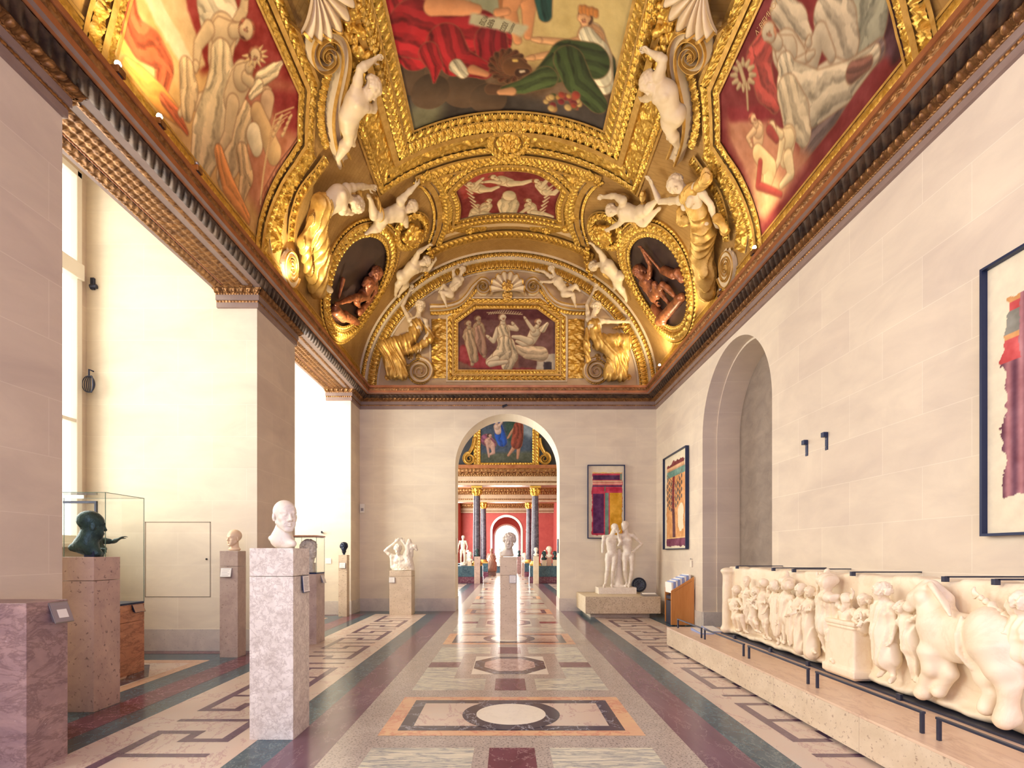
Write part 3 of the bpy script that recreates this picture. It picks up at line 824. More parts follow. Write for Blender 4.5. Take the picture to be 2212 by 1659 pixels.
def human(S, J, u, face=None, fat=1.0, hair='short', male=True, hairS=None, curl=.5, beard=False, headless=False, hands=True, fwd=None):
    """one continuous body from joint positions; u = head height"""
    J = {k: np.asarray(v, float) for k, v in J.items()}
    pel, che, nk = J['pel'], J['che'], J['nk']
    up = unit(nk - pel)
    lat = unit(J['sR'] - J['sL']) if fwd is None else np.cross(unit(fwd), up)
    f = unit(np.cross(up, lat)); lat = np.cross(f, up)
    R = np.array([lat, f, up]); g = fat
    def o(c, x, y, z): return c + (lat * x + f * y + up * z) * u
    Rc = basis(f, che - pel + (nk - che)); 
    S.ell(che, (.62 * u * g ** .5, .43 * u * g, .62 * u), R, k=.1 * u)
    mid = (che + pel) / 2
    S.ell(mid, ((.53 if male else .46) * u * g ** .5, .37 * u * g, .62 * u), basis(f, che - pel), k=.22 * u)
    S.ell(pel, ((.5 if male else .58) * u * g ** .5, .39 * u * g, .46 * u), basis(f, che - pel), k=.2 * u)
    S.cap(che + up * .3 * u, nk, .4 * u, .22 * u, .15 * u)
    for sd, q in (('L', -1), ('R', 1)):
        s_ = J['s' + sd]
        S.cap(nk - up * .12 * u, s_, .2 * u, .21 * u * g, .12 * u)
        S.ell(s_, (.25 * u * g,) * 3, k=.1 * u)
        S.ell(o(che, q * .27, .32 * g, .1), (.28 * u, .14 * u, .2 * u), R, k=.1 * u)
        if not male: S.ell(o(che, q * .27, .40 * g, -.02), (.2 * u, .18 * u, .2 * u), R, k=.06 * u)
        if 'e' + sd in J:
            e_ = J['e' + sd]; S.cap(s_, e_, .2 * u * g, .145 * u * g, .06 * u); S.ell((s_ * .55 + e_ * .45), (.2 * u * g,) * 3, k=.1 * u)
            if 'w' + sd in J:
                w_ = J['w' + sd]; m_ = e_ * .7 + w_ * .3
                S.cap(e_, m_, .145 * u * g, .165 * u * g, .04 * u); S.cap(m_, w_, .165 * u * g, .1 * u * g, .04 * u)
                if hands: hand(S, w_, w_ - e_, np.cross(w_ - e_, J['n' + sd]) if 'n' + sd in J else np.cross(w_ - e_, f) * q, u * .92, curl)
        h_ = J.get('h' + sd, o(pel, q * .34, 0, -.25))
        if 'k' + sd in J:
            k_ = J['k' + sd]; S.cap(h_, k_, .34 * u * g, .225 * u * g, .12 * u)
            S.ell(h_ * .7 + k_ * .3, (.33 * u * g,) * 3, k=.15 * u); S.ell(k_, (.225 * u * g,) * 3, k=.05 * u)
            S.ell(o(h_, -q * .04, -.17, .05), (.31 * u * g, .28 * u * g, .36 * u), R, k=.12 * u)
            if 'a' + sd in J:
                a_ = J['a' + sd]; bk = unit(np.cross(np.cross(a_ - k_, J.get('t' + sd, a_ + f) - a_), a_ - k_) + 1e-6) ; m_ = k_ * .68 + a_ * .32 - bk * .05 * u
                S.cap(k_, m_, .21 * u * g, .24 * u * g, .06 * u); S.cap(m_, a_, .24 * u * g, .125 * u * g, .06 * u)
                if 't' + sd in J:
                    t_ = J['t' + sd]; d = t_ - a_
                    S.cap(a_ - unit(d) * .12 * u, a_ + d * .65, .13 * u, .135 * u, .05 * u); S.cap(a_ + d * .6, t_, .15 * u, .085 * u, .05 * u)
    if not headless:
        hd = J['hd']; fd = f if face is None else face
        head(S, hd, fd, hd - nk if 'hu' not in J else J['hu'], u, hair, male, neck=nk, hairS=hairS, beard=beard)
# ================================================================== things standing on the floor
def PX(px, d): return (px - CX) / F * d
def PZ(py, d): return EYE + (CY - py) / F * d
def chip_box(mb, x0, x1, y0, y1, z0, z1, mat=0): return mb.box(x0, x1, y0, y1, z0, z1, mat, .004)
def pedestal(label, x0, x1, y0, y1, z1, mat, joint=None, group=None):
    t = thing('pedestal', label, 'pedestal', ((x0 + x1) / 2, (y0 + y1) / 2, 0), group)
    zb = joint if joint else z1
    chip_box(MB(), x0, x1, y0, y1, 0, zb - (.004 if joint else 0)).build('shaft', [mat], t)
    if joint: chip_box(MB(), x0, x1, y0, y1, zb, z1).build('cap_block', [mat], t)
    return t
def card(parent, c, w, h, nrm, tilt=0.0, lines=6, mat=None, back=None, backd=.03):
    """a label holder: metal tray, card and lines of print; nrm is 'y' (faces the camera) or 'x' (faces the room)"""
    mb = MB(); mb.box(-w / 2, w / 2, -.004, .004, -h / 2, h / 2, 0, .002)
    if backd: mb.box(-w / 2 + .02, w / 2 - .02, .004, backd, -h / 2 + .02, h / 2 - .02, 0)
    o = mb.build('label_holder', [back or STEEL], None)
    R = Matrix.Rotation(-tilt, 4, 'X')
    if nrm == 'x': R = Matrix.Rotation(PI / 2, 4, 'Z') @ R
    o.matrix_world = Matrix.Translation(c) @ R
    o.parent = parent; o.matrix_parent_inverse = parent.matrix_basis.inverted()
    p = MB(); p.box(-w * .46, w * .46, -.0065, -.004, -h * .46, h * .46)
    c_ = p.build('card', [mat or PAPER], o)
    q = MB()
    for i in range(lines):
        z = h * .34 - i * h * .68 / max(1, lines - 1); q.box(-w * .36, w * (.36 - .2 * ((i * 7) % 3) / 2), -.0072, -.0065, z - h * .014, z + h * .014)
    q.build('print', [INK], o)
    return o

# --- far left, plum pedestal
p = pedestal('tall plum-veined marble pedestal at the left edge, cut off by the frame', -4.0, -3.37, 3.70, 4.05, 1.205, PED_MAR)
# --- grey-brown pedestal with the bronze head
p = pedestal('grey-brown pitted pedestal at the first pier, carrying the green bronze head', -4.375, -4.045, 5.167, 5.52, 1.522, PED_PINK, 1.29)
o = card(p, (-3.345, 3.96, 1.115), .17, .165, 'x', .35, 4, plain('grey_label_field', (150, 138, 138), .6))
o.parent = [q for q in COL.objects if q.name == 'pedestal'][0]; o.matrix_parent_inverse = o.parent.matrix_basis.inverted()
m = MB(); m.box(-.04, .045, -.0085, -.0072, -.045, .02); m.build('white_note', [PAPER], o)

S = Solid()
c = A3(-4.2, 5.35, 1.84)
head(S, c, (.66, .75, .0), (0.1, 0.05, 1), .27, 'crop', neck=A3(-4.24, 5.33, 1.66))
S.cap((-4.21, 5.34, 1.76), (-4.25, 5.32, 1.66), .075, .085, .05).cap((-4.24, 5.33, 1.68), (-4.36, 5.30, 1.615), .06, .03, .06).cap((-4.24, 5.34, 1.66), (-4.17, 5.36, 1.56), .065, .05, .05).cap((-4.36, 5.3, 1.615), (-4.2, 5.35, 1.56), .025, .05, .04)
S.bumps(230, .0028)
b = tag(S.build('bronze_portrait', .0048, BRONZE, zmin=1.526), 'green-black bronze head in profile on the grey-brown pedestal', 'bust')
MB().box(-4.25, -4.15, 5.30, 5.40, 1.5215, 1.58, 0, .004).build('mount', [METAL2], b)

# --- first glass case
p = pedestal('low rust-coloured marble pedestal under the large glass case', -5.90, -4.83, 6.35, 7.03, .90, PED_ORG, .68)
card(p, (-4.80, 6.88, .845), .2, .11, 'x', .4, 3, plain('brown_label_field', (186, 150, 128), .6), METAL2)
def glass_case(label, x0, x1, y0, y1, z0, z1, lid=None):
    t = thing('glass_case', label, 'display case', ((x0 + x1) / 2, (y0 + y1) / 2, z0))
    mb = MB(); mb.box(x0, x1, y0, y1, z0, z0 + .025, 0, .003); mb.build('base_plate', [METAL2], t)
    z0 += .025; g = .006
    for (a, b_, c_, d) in ((x0, x1, y0, y0 + g), (x0, x1, y1 - g, y1), (x0, x0 + g, y0 + g, y1 - g), (x1 - g, x1, y0 + g, y1 - g)):
        MB().box(a, b_, c_, d, z0, z1 - g).build('glass_pane', [GLASS], t)
    MB().box(x0, x1, y0, y1, z1 - g, z1).build('glass_top', [GLASS], t)
    e = MB(); w = .005
    for (a, b_) in ((x0, y0), (x0, y1 - w), (x1 - w, y0), (x1 - w, y1 - w)): e.box(a - .001, a + w, b_ - .001, b_ + w, z0, z1)
    for zz in (z1 - w, ):
        for (a, b_, c_, d) in ((x0, x1, y0, y0 + w), (x0, x1, y1 - w, y1), (x0, x0 + w, y0, y1), (x1 - w, x1, y0, y1)): e.box(a, b_, c_ - .001, d, zz - .002, zz + w)
    e.build('edge', [GLEDGE], t)
    if lid: MB().box(x0 - .01, x1 + .01, y0 - .01, y1 + .01, z1 + .004, z1 + .03, 0, .003).build('lid', [lid], t)
    return t
gc = glass_case('large clear glass case on the rust pedestal in the window bay', -5.90, -4.83, 6.35, 7.03, .90, 2.296)
mb = MB(); mb.box(-5.85, -5.41, 6.95, 6.98, 2.22, 2.25); mb.box(-5.435, -5.41, 6.95, 6.98, .935, 2.22); mb.build('hanging_rail', [METAL], gc)
S = Solid()
J = dict(pel=(-5.2, 6.68, 1.36), che=(-5.19, 6.68, 1.6), nk=(-5.18, 6.67, 1.77), hd=(-5.17, 6.66, 1.91), sR=(-5.17, 6.56, 1.72), sL=(-5.17, 6.79, 1.72), eR=(-5.07, 6.5, 1.62), wR=(-5.0, 6.49, 1.61), eL=(-5.07, 6.8, 1.71), wL=(-5.0, 6.8, 1.745), hR=(-5.2, 6.61, 1.31), hL=(-5.2, 6.75, 1.31), kR=(-5.17, 6.6, 1.14), aR=(-5.2, 6.6, .985), tR=(-5.11, 6.59, .965), kL=(-5.18, 6.77, 1.14), aL=(-5.2, 6.78, .985), tL=(-5.11, 6.79, .965))
human(S, J, .17, face=(1, -.1, 0), fwd=(1, 0, 0), hair='curly')
S.cap((-5.25, 6.66, .96), (-5.12, 6.7, .96), .028)
tag(S.build('bronze_boy', .0085, BRONZE), 'dark bronze boy with outstretched arms inside the large glass case', 'statue')

# --- cream head pedestal
p = pedestal('slim taupe pedestal in front of the hatch, carrying the cream head', -4.30, -4.03, 7.9, 8.15, 1.598, PED_TAUPE, 1.37)
card(p, (-4.195, 7.88, 1.275), .165, .14, 'y', .25, 5)
S = Solid(); head(S, (-4.155, 8.02, 1.79), (-.4, -.92, .02), (0, 0, 1), .25, 'crop', neck=A3(-4.15, 8.05, 1.63)); S.ell((-4.15, 8.04, 1.625), (.09, .07, .03), k=.03)
tag(S.build('marble_portrait', .0045, WARMM, zmin=1.602), 'small cream marble head turned left on the taupe pedestal', 'bust')
# --- main bust
p = pedestal('large pale mottled pedestal in the left foreground, carrying the bald bust', -2.147, -1.782, 4.40, 4.76, 1.60, PED_PALE, 1.366)
card(p, (-1.765, 4.63, 1.29), .145, .15, 'x', .08, 9, None, METAL, .017)
S = Solid()
head(S, (-1.925, 4.58, 1.878), (.72, -.69, .0), (0, 0, 1), .282, 'bald', neck=A3(-1.955, 4.61, 1.71), old=True)
S.cap((-1.955, 4.6, 1.74), (-1.97, 4.6, 1.68), .062, .075, .04)
S.cap((-1.97, 4.6, 1.69), (-2.075, 4.64, 1.69), .06, .016, .05).cap((-1.96, 4.59, 1.69), (-1.84, 4.54, 1.64), .06, .02, .05).cap((-2.06, 4.64, 1.685), (-1.9, 4.57, 1.625), .02, .028, .04).cap((-1.84, 4.54, 1.64), (-1.9, 4.57, 1.625), .02, .03, .04)
S.ell((-1.95, 4.59, 1.665), (.09, .05, .045), basis((.72, -.69, 0), (0, 0, 1)), k=.05)
b = tag(S.build('marble_bust', .0036, MARBLE, zmin=1.603), 'white bald marble bust facing right on the large foreground pedestal', 'bust')
MB().box(-1.965, -1.885, 4.55, 4.62, 1.6005, 1.64, 0, .006).build('mount', [MARBLE], b)
# --- second case
p = pedestal('taupe pedestal behind the bald bust, under the small glass case', -3.69, -3.277, 9.08, 9.49, 1.205, PED_TAUPE, None)
card(p, (-3.255, 9.36, 1.11), .15, .15, 'x', .35, 5)
glass_case('small glass case with a brown lid behind the bald bust', -3.69, -3.277, 9.08, 9.49, 1.205, 1.845, PED_ORG)
S = Solid(); head(S, (-3.46, 9.28, 1.63), (.93, -.36, 0), (0, 0, 1), .31, 'wild', neck=A3(-3.48, 9.3, 1.45)); S.cap((-3.47, 9.29, 1.47), (-3.47, 9.29, 1.42), .08, .07, .03)
b = tag(S.build('stone_portrait', .006, PED_PALE), 'weathered grey stone head inside the small glass case', 'bust')
MB().box(-3.55, -3.39, 9.21, 9.37, 1.231, 1.40, 0, .004).build('mount', [PED_PALE], b)
# --- thin pedestal, dark head
p = pedestal('thinnest pedestal, beige, at the far pier with a tiny dark head', -4.18, -3.97, 13.09, 13.3, 1.53, TRAV, 1.38)
card(p, (-4.075, 13.07, 1.27), .15, .14, 'y', .15, 5)
S = Solid(); head(S, (-4.075, 13.19, 1.72), (.25, -.95, 0), (0, 0, 1), .225, 'curly', neck=A3(-4.075, 13.2, 1.62)); S.cap((-4.075, 13.2, 1.62), (-4.075, 13.2, 1.535), .022, .03)
tag(S.build('dark_bronze_head', .0065, plain('blue_black_bronze', (34, 42, 62), .4, .5), zmin=1.534), 'small blue-black bronze head on the thinnest pedestal', 'bust')
# --- satyr group
p = pedestal('squat beige pedestal left of the archway under the raised-arm torso', -2.983, -2.424, 13.39, 13.9, 1.127, TRAV, .99)
card(p, (-2.915, 13.37, .895), .15, .14, 'y', .1, 4)
Z3 = lambda x, y, d=13.62: A3(PX(780 + x / 6.38, d), d, PZ(1100 + y / 6.38, d))
S = Solid()
J = dict(pel=Z3(560, 830), che=Z3(530, 720), nk=Z3(515, 640), hd=Z3(508, 555, 13.56), sR=Z3(425, 645), sL=Z3(610, 650), eR=Z3(330, 575, 13.58), wR=Z3(470, 455, 13.56), eL=Z3(650, 560, 13.6), wL=Z3(585, 460, 13.56))
human(S, J, .245, face=(-.05, -1, -.1), fwd=(0, -1, 0), hair='curly')
S.chain([Z3(660, 760), Z3(640, 620), Z3(655, 470), Z3(665, 430)], [.12, .1, .06, .04], .05).chain([Z3(665, 430), Z3(700, 500), Z3(690, 640)], [.04, .05, .06], .03).chain([Z3(660, 540), Z3(740, 510), Z3(765, 560)], [.05, .05, .035], .04)
S.chain([Z3(425, 660), Z3(425, 800)], [.05, .04], .04).chain([Z3(470, 810), Z3(690, 810)], [.08, .09], .05).ell(Z3(610, 760), (.2, .12, .1), k=.06)
S.ell(Z3(560, 845), (.23, .13, .04), k=.04).bumps(70, .006)
tag(S.build('satyr_torso', .011, MARBLE, zmin=1.132), 'white marble torso with both arms raised beside a rearing animal', 'statue')
# --- centre pedestal
p = pedestal('slim pale pedestal standing alone in front of the archway', -.125, .183, 9.5, 9.81, 1.50, TRAV, 1.17)
card(p, (.105, 9.48, 1.10), .12, .14, 'y', .05, 5)
S = Solid(); head(S, (.045, 9.65, 1.78), (-.12, -1, .02), (.06, 0, 1), .285, 'curly', neck=A3(.02, 9.68, 1.62), old=True)
S.cap((.02, 9.68, 1.62), (.0, 9.68, 1.54), .08, .09, .04).cap((.05, 9.66, 1.56), (-.1, 9.66, 1.57), .06, .03, .05).ell((.01, 9.66, 1.53), (.12, .08, .035), k=.03)
tag(S.build('grey_marble_bust', .005, stone('greyish_bust_marble', (196, 184, 170), (214, 202, 188), 4, rough=.5), zmin=1.504), 'weathered bust with curly hair on the slim central pedestal', 'bust')

# --- bench with the two youths
t = thing('stone_bench', 'speckled travertine bench plinth under the two nude youths', 'plinth', (2.8, 13.5, 0))
chip_box(MB(), 1.89, 3.70, 12.7, 14.345, .118, .525).build('slab', [BENCH], t)
chip_box(MB(), 2.05, 3.5, 12.95, 14.3, 0, .117).build('foot_block', [TRAV], t)
t = thing('statue_group', 'white marble pair of standing nude youths on the speckled bench', 'statue', (2.83, 13.8, .526))
chip_box(MB(), 2.353, 3.33, 13.55, 14.05, .526, .69).build('plinth', [MARBLE], t)
Z5 = lambda x, y, d=13.8: A3(PX(1200 + x / 3.606, d), d, PZ(940 + y / 3.606, d))
S = Solid()
J = dict(pel=Z5(437, 925), che=Z5(432, 830), nk=Z5(440, 778), hd=Z5(460, 728, 13.76), sR=Z5(378, 795), sL=Z5(490, 795), eR=Z5(368, 860), eL=Z5(505, 850, 13.76), wL=Z5(487, 765, 13.68), hR=Z5(412, 935), hL=Z5(462, 935), kR=Z5(405, 1050, 13.75), aR=Z5(388, 1160), tR=Z5(375, 1183, 13.68), kL=Z5(448, 1055, 13.72), aL=Z5(437, 1160, 13.84), tL=Z5(440, 1183, 13.7))
human(S, J, .245, face=(.35, -.8, -.45), fwd=(.1, -1, 0), hair='crop')
S.cap(Z5(368, 860), Z5(367, 912, 13.78), .04, .032)
J = dict(pel=Z5(562, 920), che=Z5(553, 825), nk=Z5(548, 765), hd=Z5(538, 708, 13.78), sR=Z5(500, 785), sL=Z5(603, 780), eR=Z5(478, 800, 13.9), eL=Z5(672, 848), wL=Z5(622, 893, 13.74), hR=Z5(540, 930), hL=Z5(590, 930), kR=Z5(540, 1050, 13.74), aR=Z5(553, 1155, 13.86), tR=Z5(548, 1180, 13.72), kL=Z5(592, 1050, 13.76), aL=Z5(575, 1158), tL=Z5(568, 1183, 13.7))
human(S, J, .245, face=(-.85, -.5, -.1), fwd=(-.1, -1, 0), hair='crop')
S.chain([Z5(500, 800, 13.74), Z5(508, 830, 13.68), Z5(490, 860, 13.66)], [.04, .035, .03], .02)
S.chain([Z5(495, 900, 13.92), Z5(490, 1050, 13.92), Z5(490, 1185, 13.9)], [.07, .1, .14], .04).cap(Z5(440, 1180), Z5(560, 1180), .05).bumps(60, .002)
S.build('figures', .0105, MARBLE, t)
# black relief disc leaning on the wall
t = thing('carved_disc', 'round blue-black carved disc leaning behind the nude youths', 'disc', (3.56, 14.2, .526))
mb = MB(); a = np.linspace(0, 2 * PI, 49); C_ = A3(3.56, 14.22, .725)
mb.lathe([(0, .0), (.165, .0), (.172, .018), (.192, .018), (.197, .005), (.197, -.03), (0, -.03)], n=48)
d = mb.build('disc', [plain('blue_black_stone', (34, 40, 56), .35)], t)
mb = MB()
for i in range(14):
    q = i * 2 * PI / 14; mb.tube([(math.cos(q) * .05, math.sin(q) * .05, .006), (math.cos(q) * .15, math.sin(q) * .15, .006)], [.004, .012], 6)
    mb.tube([(math.cos(q + .2) * .12, math.sin(q + .2) * .12, .005), (math.cos(q + .26) * .15, math.sin(q + .26) * .15, .005)], .01, 6)
e_ = mb.build('rays', [plain('grey_relief', (96, 110, 122), .5)], d)
d.parent = None; d.matrix_world = Matrix.Translation(C_) @ Matrix.Rotation(PI / 2 - .12, 4, 'X'); d.parent = t; d.matrix_parent_inverse = t.matrix_basis.inverted()
t = thing('label_stand', 'low tilted label plate on the right end of the bench', 'label', (3.5, 13.0, .526))
mb = MB(); mb.add([(3.3, 12.78, .527), (3.68, 12.78, .527), (3.68, 13.05, .527), (3.3, 13.05, .527), (3.3, 12.78, .535), (3.68, 12.78, .535), (3.68, 13.05, .60), (3.3, 13.05, .60)], [(0, 3, 2, 1), (4, 5, 6, 7), (0, 1, 5, 4), (1, 2, 6, 5), (2, 3, 7, 6), (3, 0, 4, 7)]); mb.build('plate', [STEEL], t)
mb = MB(); mb.quad((3.32, 12.8, .5385), (3.66, 12.8, .5385), (3.66, 13.03, .5965), (3.32, 13.03, .5965)); mb.build('card', [PAPER], t)

# --- leaflet dispenser
t = thing('leaflet_stand', 'orange wood leaflet stand in the far right corner', 'leaflet stand', (3.8, 11.7, 0))
def slanted(x0, x1, y0, y1, z0, za, zb):
    mb = MB(); mb.add([(x0, y0, z0), (x1, y0, z0), (x1, y1, z0), (x0, y1, z0), (x0, y0, za), (x1, y0, zb), (x1, y1, zb), (x0, y1, za)], [(0, 3, 2, 1), (4, 5, 6, 7), (0, 1, 5, 4), (1, 2, 6, 5), (2, 3, 7, 6), (3, 0, 4, 7)]); return mb
sp = slanted(3.55, 4.045, 11.40, 11.43, .02, .755, 1.06).build('side_panel', [OAKO], t)
slanted(3.60, 4.045, 12.0, 12.03, .02, .80, 1.08).build('side_panel', [OAKO], t)
mb = MB()
for i in range(17): mb.box(3.635 + i * .0215, 3.643 + i * .0215, 11.398, 11.4, .745 + i * .0132, .757 + i * .0132)
mb.build('perforation', [plain('dark_slot', (52, 38, 34), .7)], sp)
mb = slanted(3.62, 4.04, 11.432, 11.998, .55, .62, .80); mb.build('tray', [METAL], t)
MB().box(3.60, 3.66, 11.5, 11.93, 0, .52, 0, .004).build('foot', [METAL], t)
for i in range(9):
    x = 3.585 + .047 * i
    mb = MB(); q = .028 * i
    mb.add([(x, 11.47, .70 + q), (x + .04, 11.47, .70 + q), (x + .04, 11.93, .70 + q), (x, 11.93, .70 + q), (x - .01, 11.47, .93 + q * .8), (x + .03, 11.47, .93 + q * .8), (x + .03, 11.93, .93 + q * .8), (x - .01, 11.93, .93 + q * .8)], [(0, 3, 2, 1), (4, 5, 6, 7), (0, 1, 5, 4), (1, 2, 6, 5), (2, 3, 7, 6), (3, 0, 4, 7)])
    o = tag(mb.build('leaflet_pack', [PAPER if i % 2 == 0 else BLUEP]), 'white or pale blue leaflet pack in the orange wood stand', 'leaflets', 'leaflet packs in the wooden stand')

# ------------------------------------------------------------------ wall hung frescoes
def paint_mesh(name, P, C, parent, mat, flip=False):
    """grid of positions P (n,m,3) with a colour each C (n,m,3, sRGB 0-255)"""
    mb = MB(); mb.grid(P, 0, smooth=True, flip=flip); me = mb.mesh(name, [mat])
    c = np.clip(C.reshape(-1, 3) / 255, 0, 1); lin = np.where(c <= .04045, c / 12.92, ((c + .055) / 1.055) ** 2.4)
    ca = me.color_attributes.new('paint', 'FLOAT_COLOR', 'POINT')
    ca.data.foreach_set('color', np.concatenate([lin, np.ones((len(lin), 1))], 1).astype(np.float32).ravel())
    return link(bpy.data.objects.new(name, me), parent)
def vnoise(nu, nv, f, seed):
    g = np.random.RandomState(seed); out = np.zeros((nu, nv)); a = 1
    for o in range(5):
        n, m = int(f * nu / max(nu, nv) * 2 ** o) + 2, int(f * nv / max(nu, nv) * 2 ** o) + 2
        G = g.rand(n + 1, m + 1); u = np.linspace(0, n - .001, nu); v = np.linspace(0, m - .001, nv)
        i, j = u.astype(int), v.astype(int); fu = (u - i)[:, None]; fv = (v - j)[None]; fu = fu * fu * (3 - 2 * fu); fv = fv * fv * (3 - 2 * fv)
        out += a * ((G[i][:, j] * (1 - fv) + G[i][:, j + 1] * fv) * (1 - fu) + (G[i + 1][:, j] * (1 - fv) + G[i + 1][:, j + 1] * fv) * fu); a *= .55
    return (out - out.min()) / (out.max() - out.min())
def fresco(label, frame, w, h, kind, nu, nv, thick=.08):
    """frame(u,z,d)->xyz with u,z from the lower left corner and d out of the wall"""
    t = thing('framed_fresco', label, 'fresco', tuple(frame(w / 2, 0, 0)))
    mb = MB()
    def bx(u0, u1, z0, z1, d0, d1):
        v = [frame(u, z, d) for d in (d0, d1) for z in (z0, z1) for u in (u0, u1)]
        mb.add(v, [(0, 2, 3, 1), (4, 5, 7, 6), (0, 1, 5, 4), (2, 6, 7, 3), (0, 4, 6, 2), (1, 3, 7, 5)])
    e = .022
    for q in ((0, e, 0, h), (w - e, w, 0, h), (e, w - e, 0, e), (e, w - e, h - e, h)): bx(*q, .012, thick)
    bx(e, w - e, e, h - e, .012, .03); mb.build('frame', [METAL2], t)
    z = np.linspace(e, h - e, nv); u = np.linspace(e, w - e, nu); U, Z = np.meshgrid(u, z, indexing='ij'); un, zn = U / w, Z / h
    n1 = vnoise(nu, nv, 14, 3); n2 = vnoise(nu, nv, 5, 9); n3 = vnoise(nu, nv, 40, 5)
    C = np.zeros((nu, nv, 3)) + (230, 218, 192); C += ((n1 - .5) * 12)[..., None]
    def put(m, c, amt=1.0): C[m] = C[m] * (1 - amt) + np.array(c, float) * amt
    jag = (n1 - .5) * .05 + (n3 - .5) * .02
    if kind == 'panels':
        inn = (un > .12 + jag) & (un < .93 + jag) & (zn > .05 + jag * .5) & (zn < .90 + jag * .5)
        put(inn, (196, 70, 92))
        for (a, b, c, d, col) in ((.13, .92, .885, .91, (226, 190, 120)), (.15, .86, .80, .86, (82, 48, 84)), (.87, .92, .80, .88, (124, 150, 132)), (.13, .93, .765, .79, (212, 170, 140)), (.13, .93, .735, .755, (232, 176, 150)), (.13, .93, .705, .722, (92, 70, 100)), (.15, .44, .645, .69, (196, 66, 92)), (.5, .92, .645, .69, (186, 56, 80)), (.455, .485, .64, .71, (110, 122, 108)),
                             (.15, .44, .07, .61, (92, 52, 92)), (.47, .57, .05, .62, (112, 146, 132)), (.60, .93, .05, .62, (218, 164, 56))):
            put(inn & (un > a) & (un < b) & (zn > c) & (zn < d), col)
        C[inn] += ((n1 - .5) * 46)[..., None][inn]
    elif kind == 'tree':
        inn = (un > .10 + jag) & (un < .9 + jag - .1 * np.clip(zn - .7, 0, 1)) & (zn > .035 + jag * .5) & (zn < .93 + jag - .08 * np.abs(un - .6))
        put(inn, (216, 158, 104)); put(inn & (zn > .87), (128, 66, 66)); put(inn & (zn > .845) & (zn < .87), (222, 178, 136)); put(inn & (zn > .76) & (zn < .83), (112, 148, 136)); put(inn & (zn > .83) & (zn < .845), (196, 152, 120))
        tr = np.abs(un - .42 - .02 * np.sin(zn * 9)) < .065 - .02 * zn
        put(inn & tr & (zn < .76) & (zn > .12), (134, 62, 66)); put(inn & tr & (zn < .42) & (zn > .12), (96, 62, 66))
        for k in range(9):
            zc = .42 + .034 * k; sg = 1 if k % 2 else -1
            br = np.abs((zn - zc) - .35 * np.abs(un - .42) - .12 * (un - .42) ** 2) < .006
            put(inn & br & ((un - .42) * sg > 0) & (np.abs(un - .42) < .36), (126, 96, 84))
            for q in range(4):
                cu, cz = .42 + sg * (.1 + .08 * q), zc + .03 * q - .01 * (q % 2); put(inn & (((un - cu) / .03) ** 2 + ((zn - cz) / .022) ** 2 < 1), (104, 92, 86))
        put(inn & (zn < .12), (124, 70, 92)); put(inn & (zn > .115) & (zn < .125), (226, 186, 130))
        lo = (((un - .73) / .13) ** 2 + ((zn - .30) / .15) ** 2 + (n2 - .5) * 1.6 < 1); put(lo, (232, 218, 188))
        C[inn & ~lo] += ((n1 - .5) * 50)[..., None][inn & ~lo]
    else:
        inn = (un > .13 + jag * 1.6 + (n2 - .5) * .09) & (un < .9 + jag) & (zn > .14 + jag * .4) & (zn < .90 + jag * .6 - .05 * (un < .3))
        put(inn, (150, 104, 110)); fl = .5 + .5 * np.cos(un * w * 2 * PI / .105); C[inn] = (np.array((112, 74, 88)) + fl[..., None] * np.array((66, 50, 40)))[inn]
        sd = inn & (un < .2 + .03 * n2) & (zn > .62); put(sd, (206, 150, 96)); put(sd & (zn > .72) & (zn < .80), (134, 132, 122)); put(sd & ((zn > .80) & (zn < .83) | (zn < .70)), (196, 84, 84))
        C[inn] += ((n1 - .5) * 54)[..., None][inn]
    P = np.array(frame(U, Z, np.full_like(U, .031) + np.where(inn, .004, 0)))
    P = np.moveaxis(P, 0, -1)
    paint_mesh('fresco_panel', P, C, t, PAINTF)
    return t
x0 = PX(1268.5, YB); x1 = PX(1349, YB); z0 = PZ(1163.5, YB); z1 = PZ(1005, YB)
fresco('framed fresco of purple, red and yellow panels on the end wall', lambda u, z, d: (x0 + u, YB - d + 0 * u, z0 + z), x1 - x0, z1 - z0, 'panels', 130, 250)
fresco('framed fresco with a slender tree at the far end of the right wall', lambda u, z, d: (XR - d + 0 * u, 13.5 - u, 1.665 + z), 13.5 - 11.78, 2.315, 'tree', 150, 260, .085)
fresco('framed fresco with a fluted purple shaft at the right picture edge'.replace('picture edge', 'edge of the view'), lambda u, z, d: (XR - d + 0 * u, 4.457 - u, 1.70 + z), 1.45, 2.25, 'shaft', 170, 260)

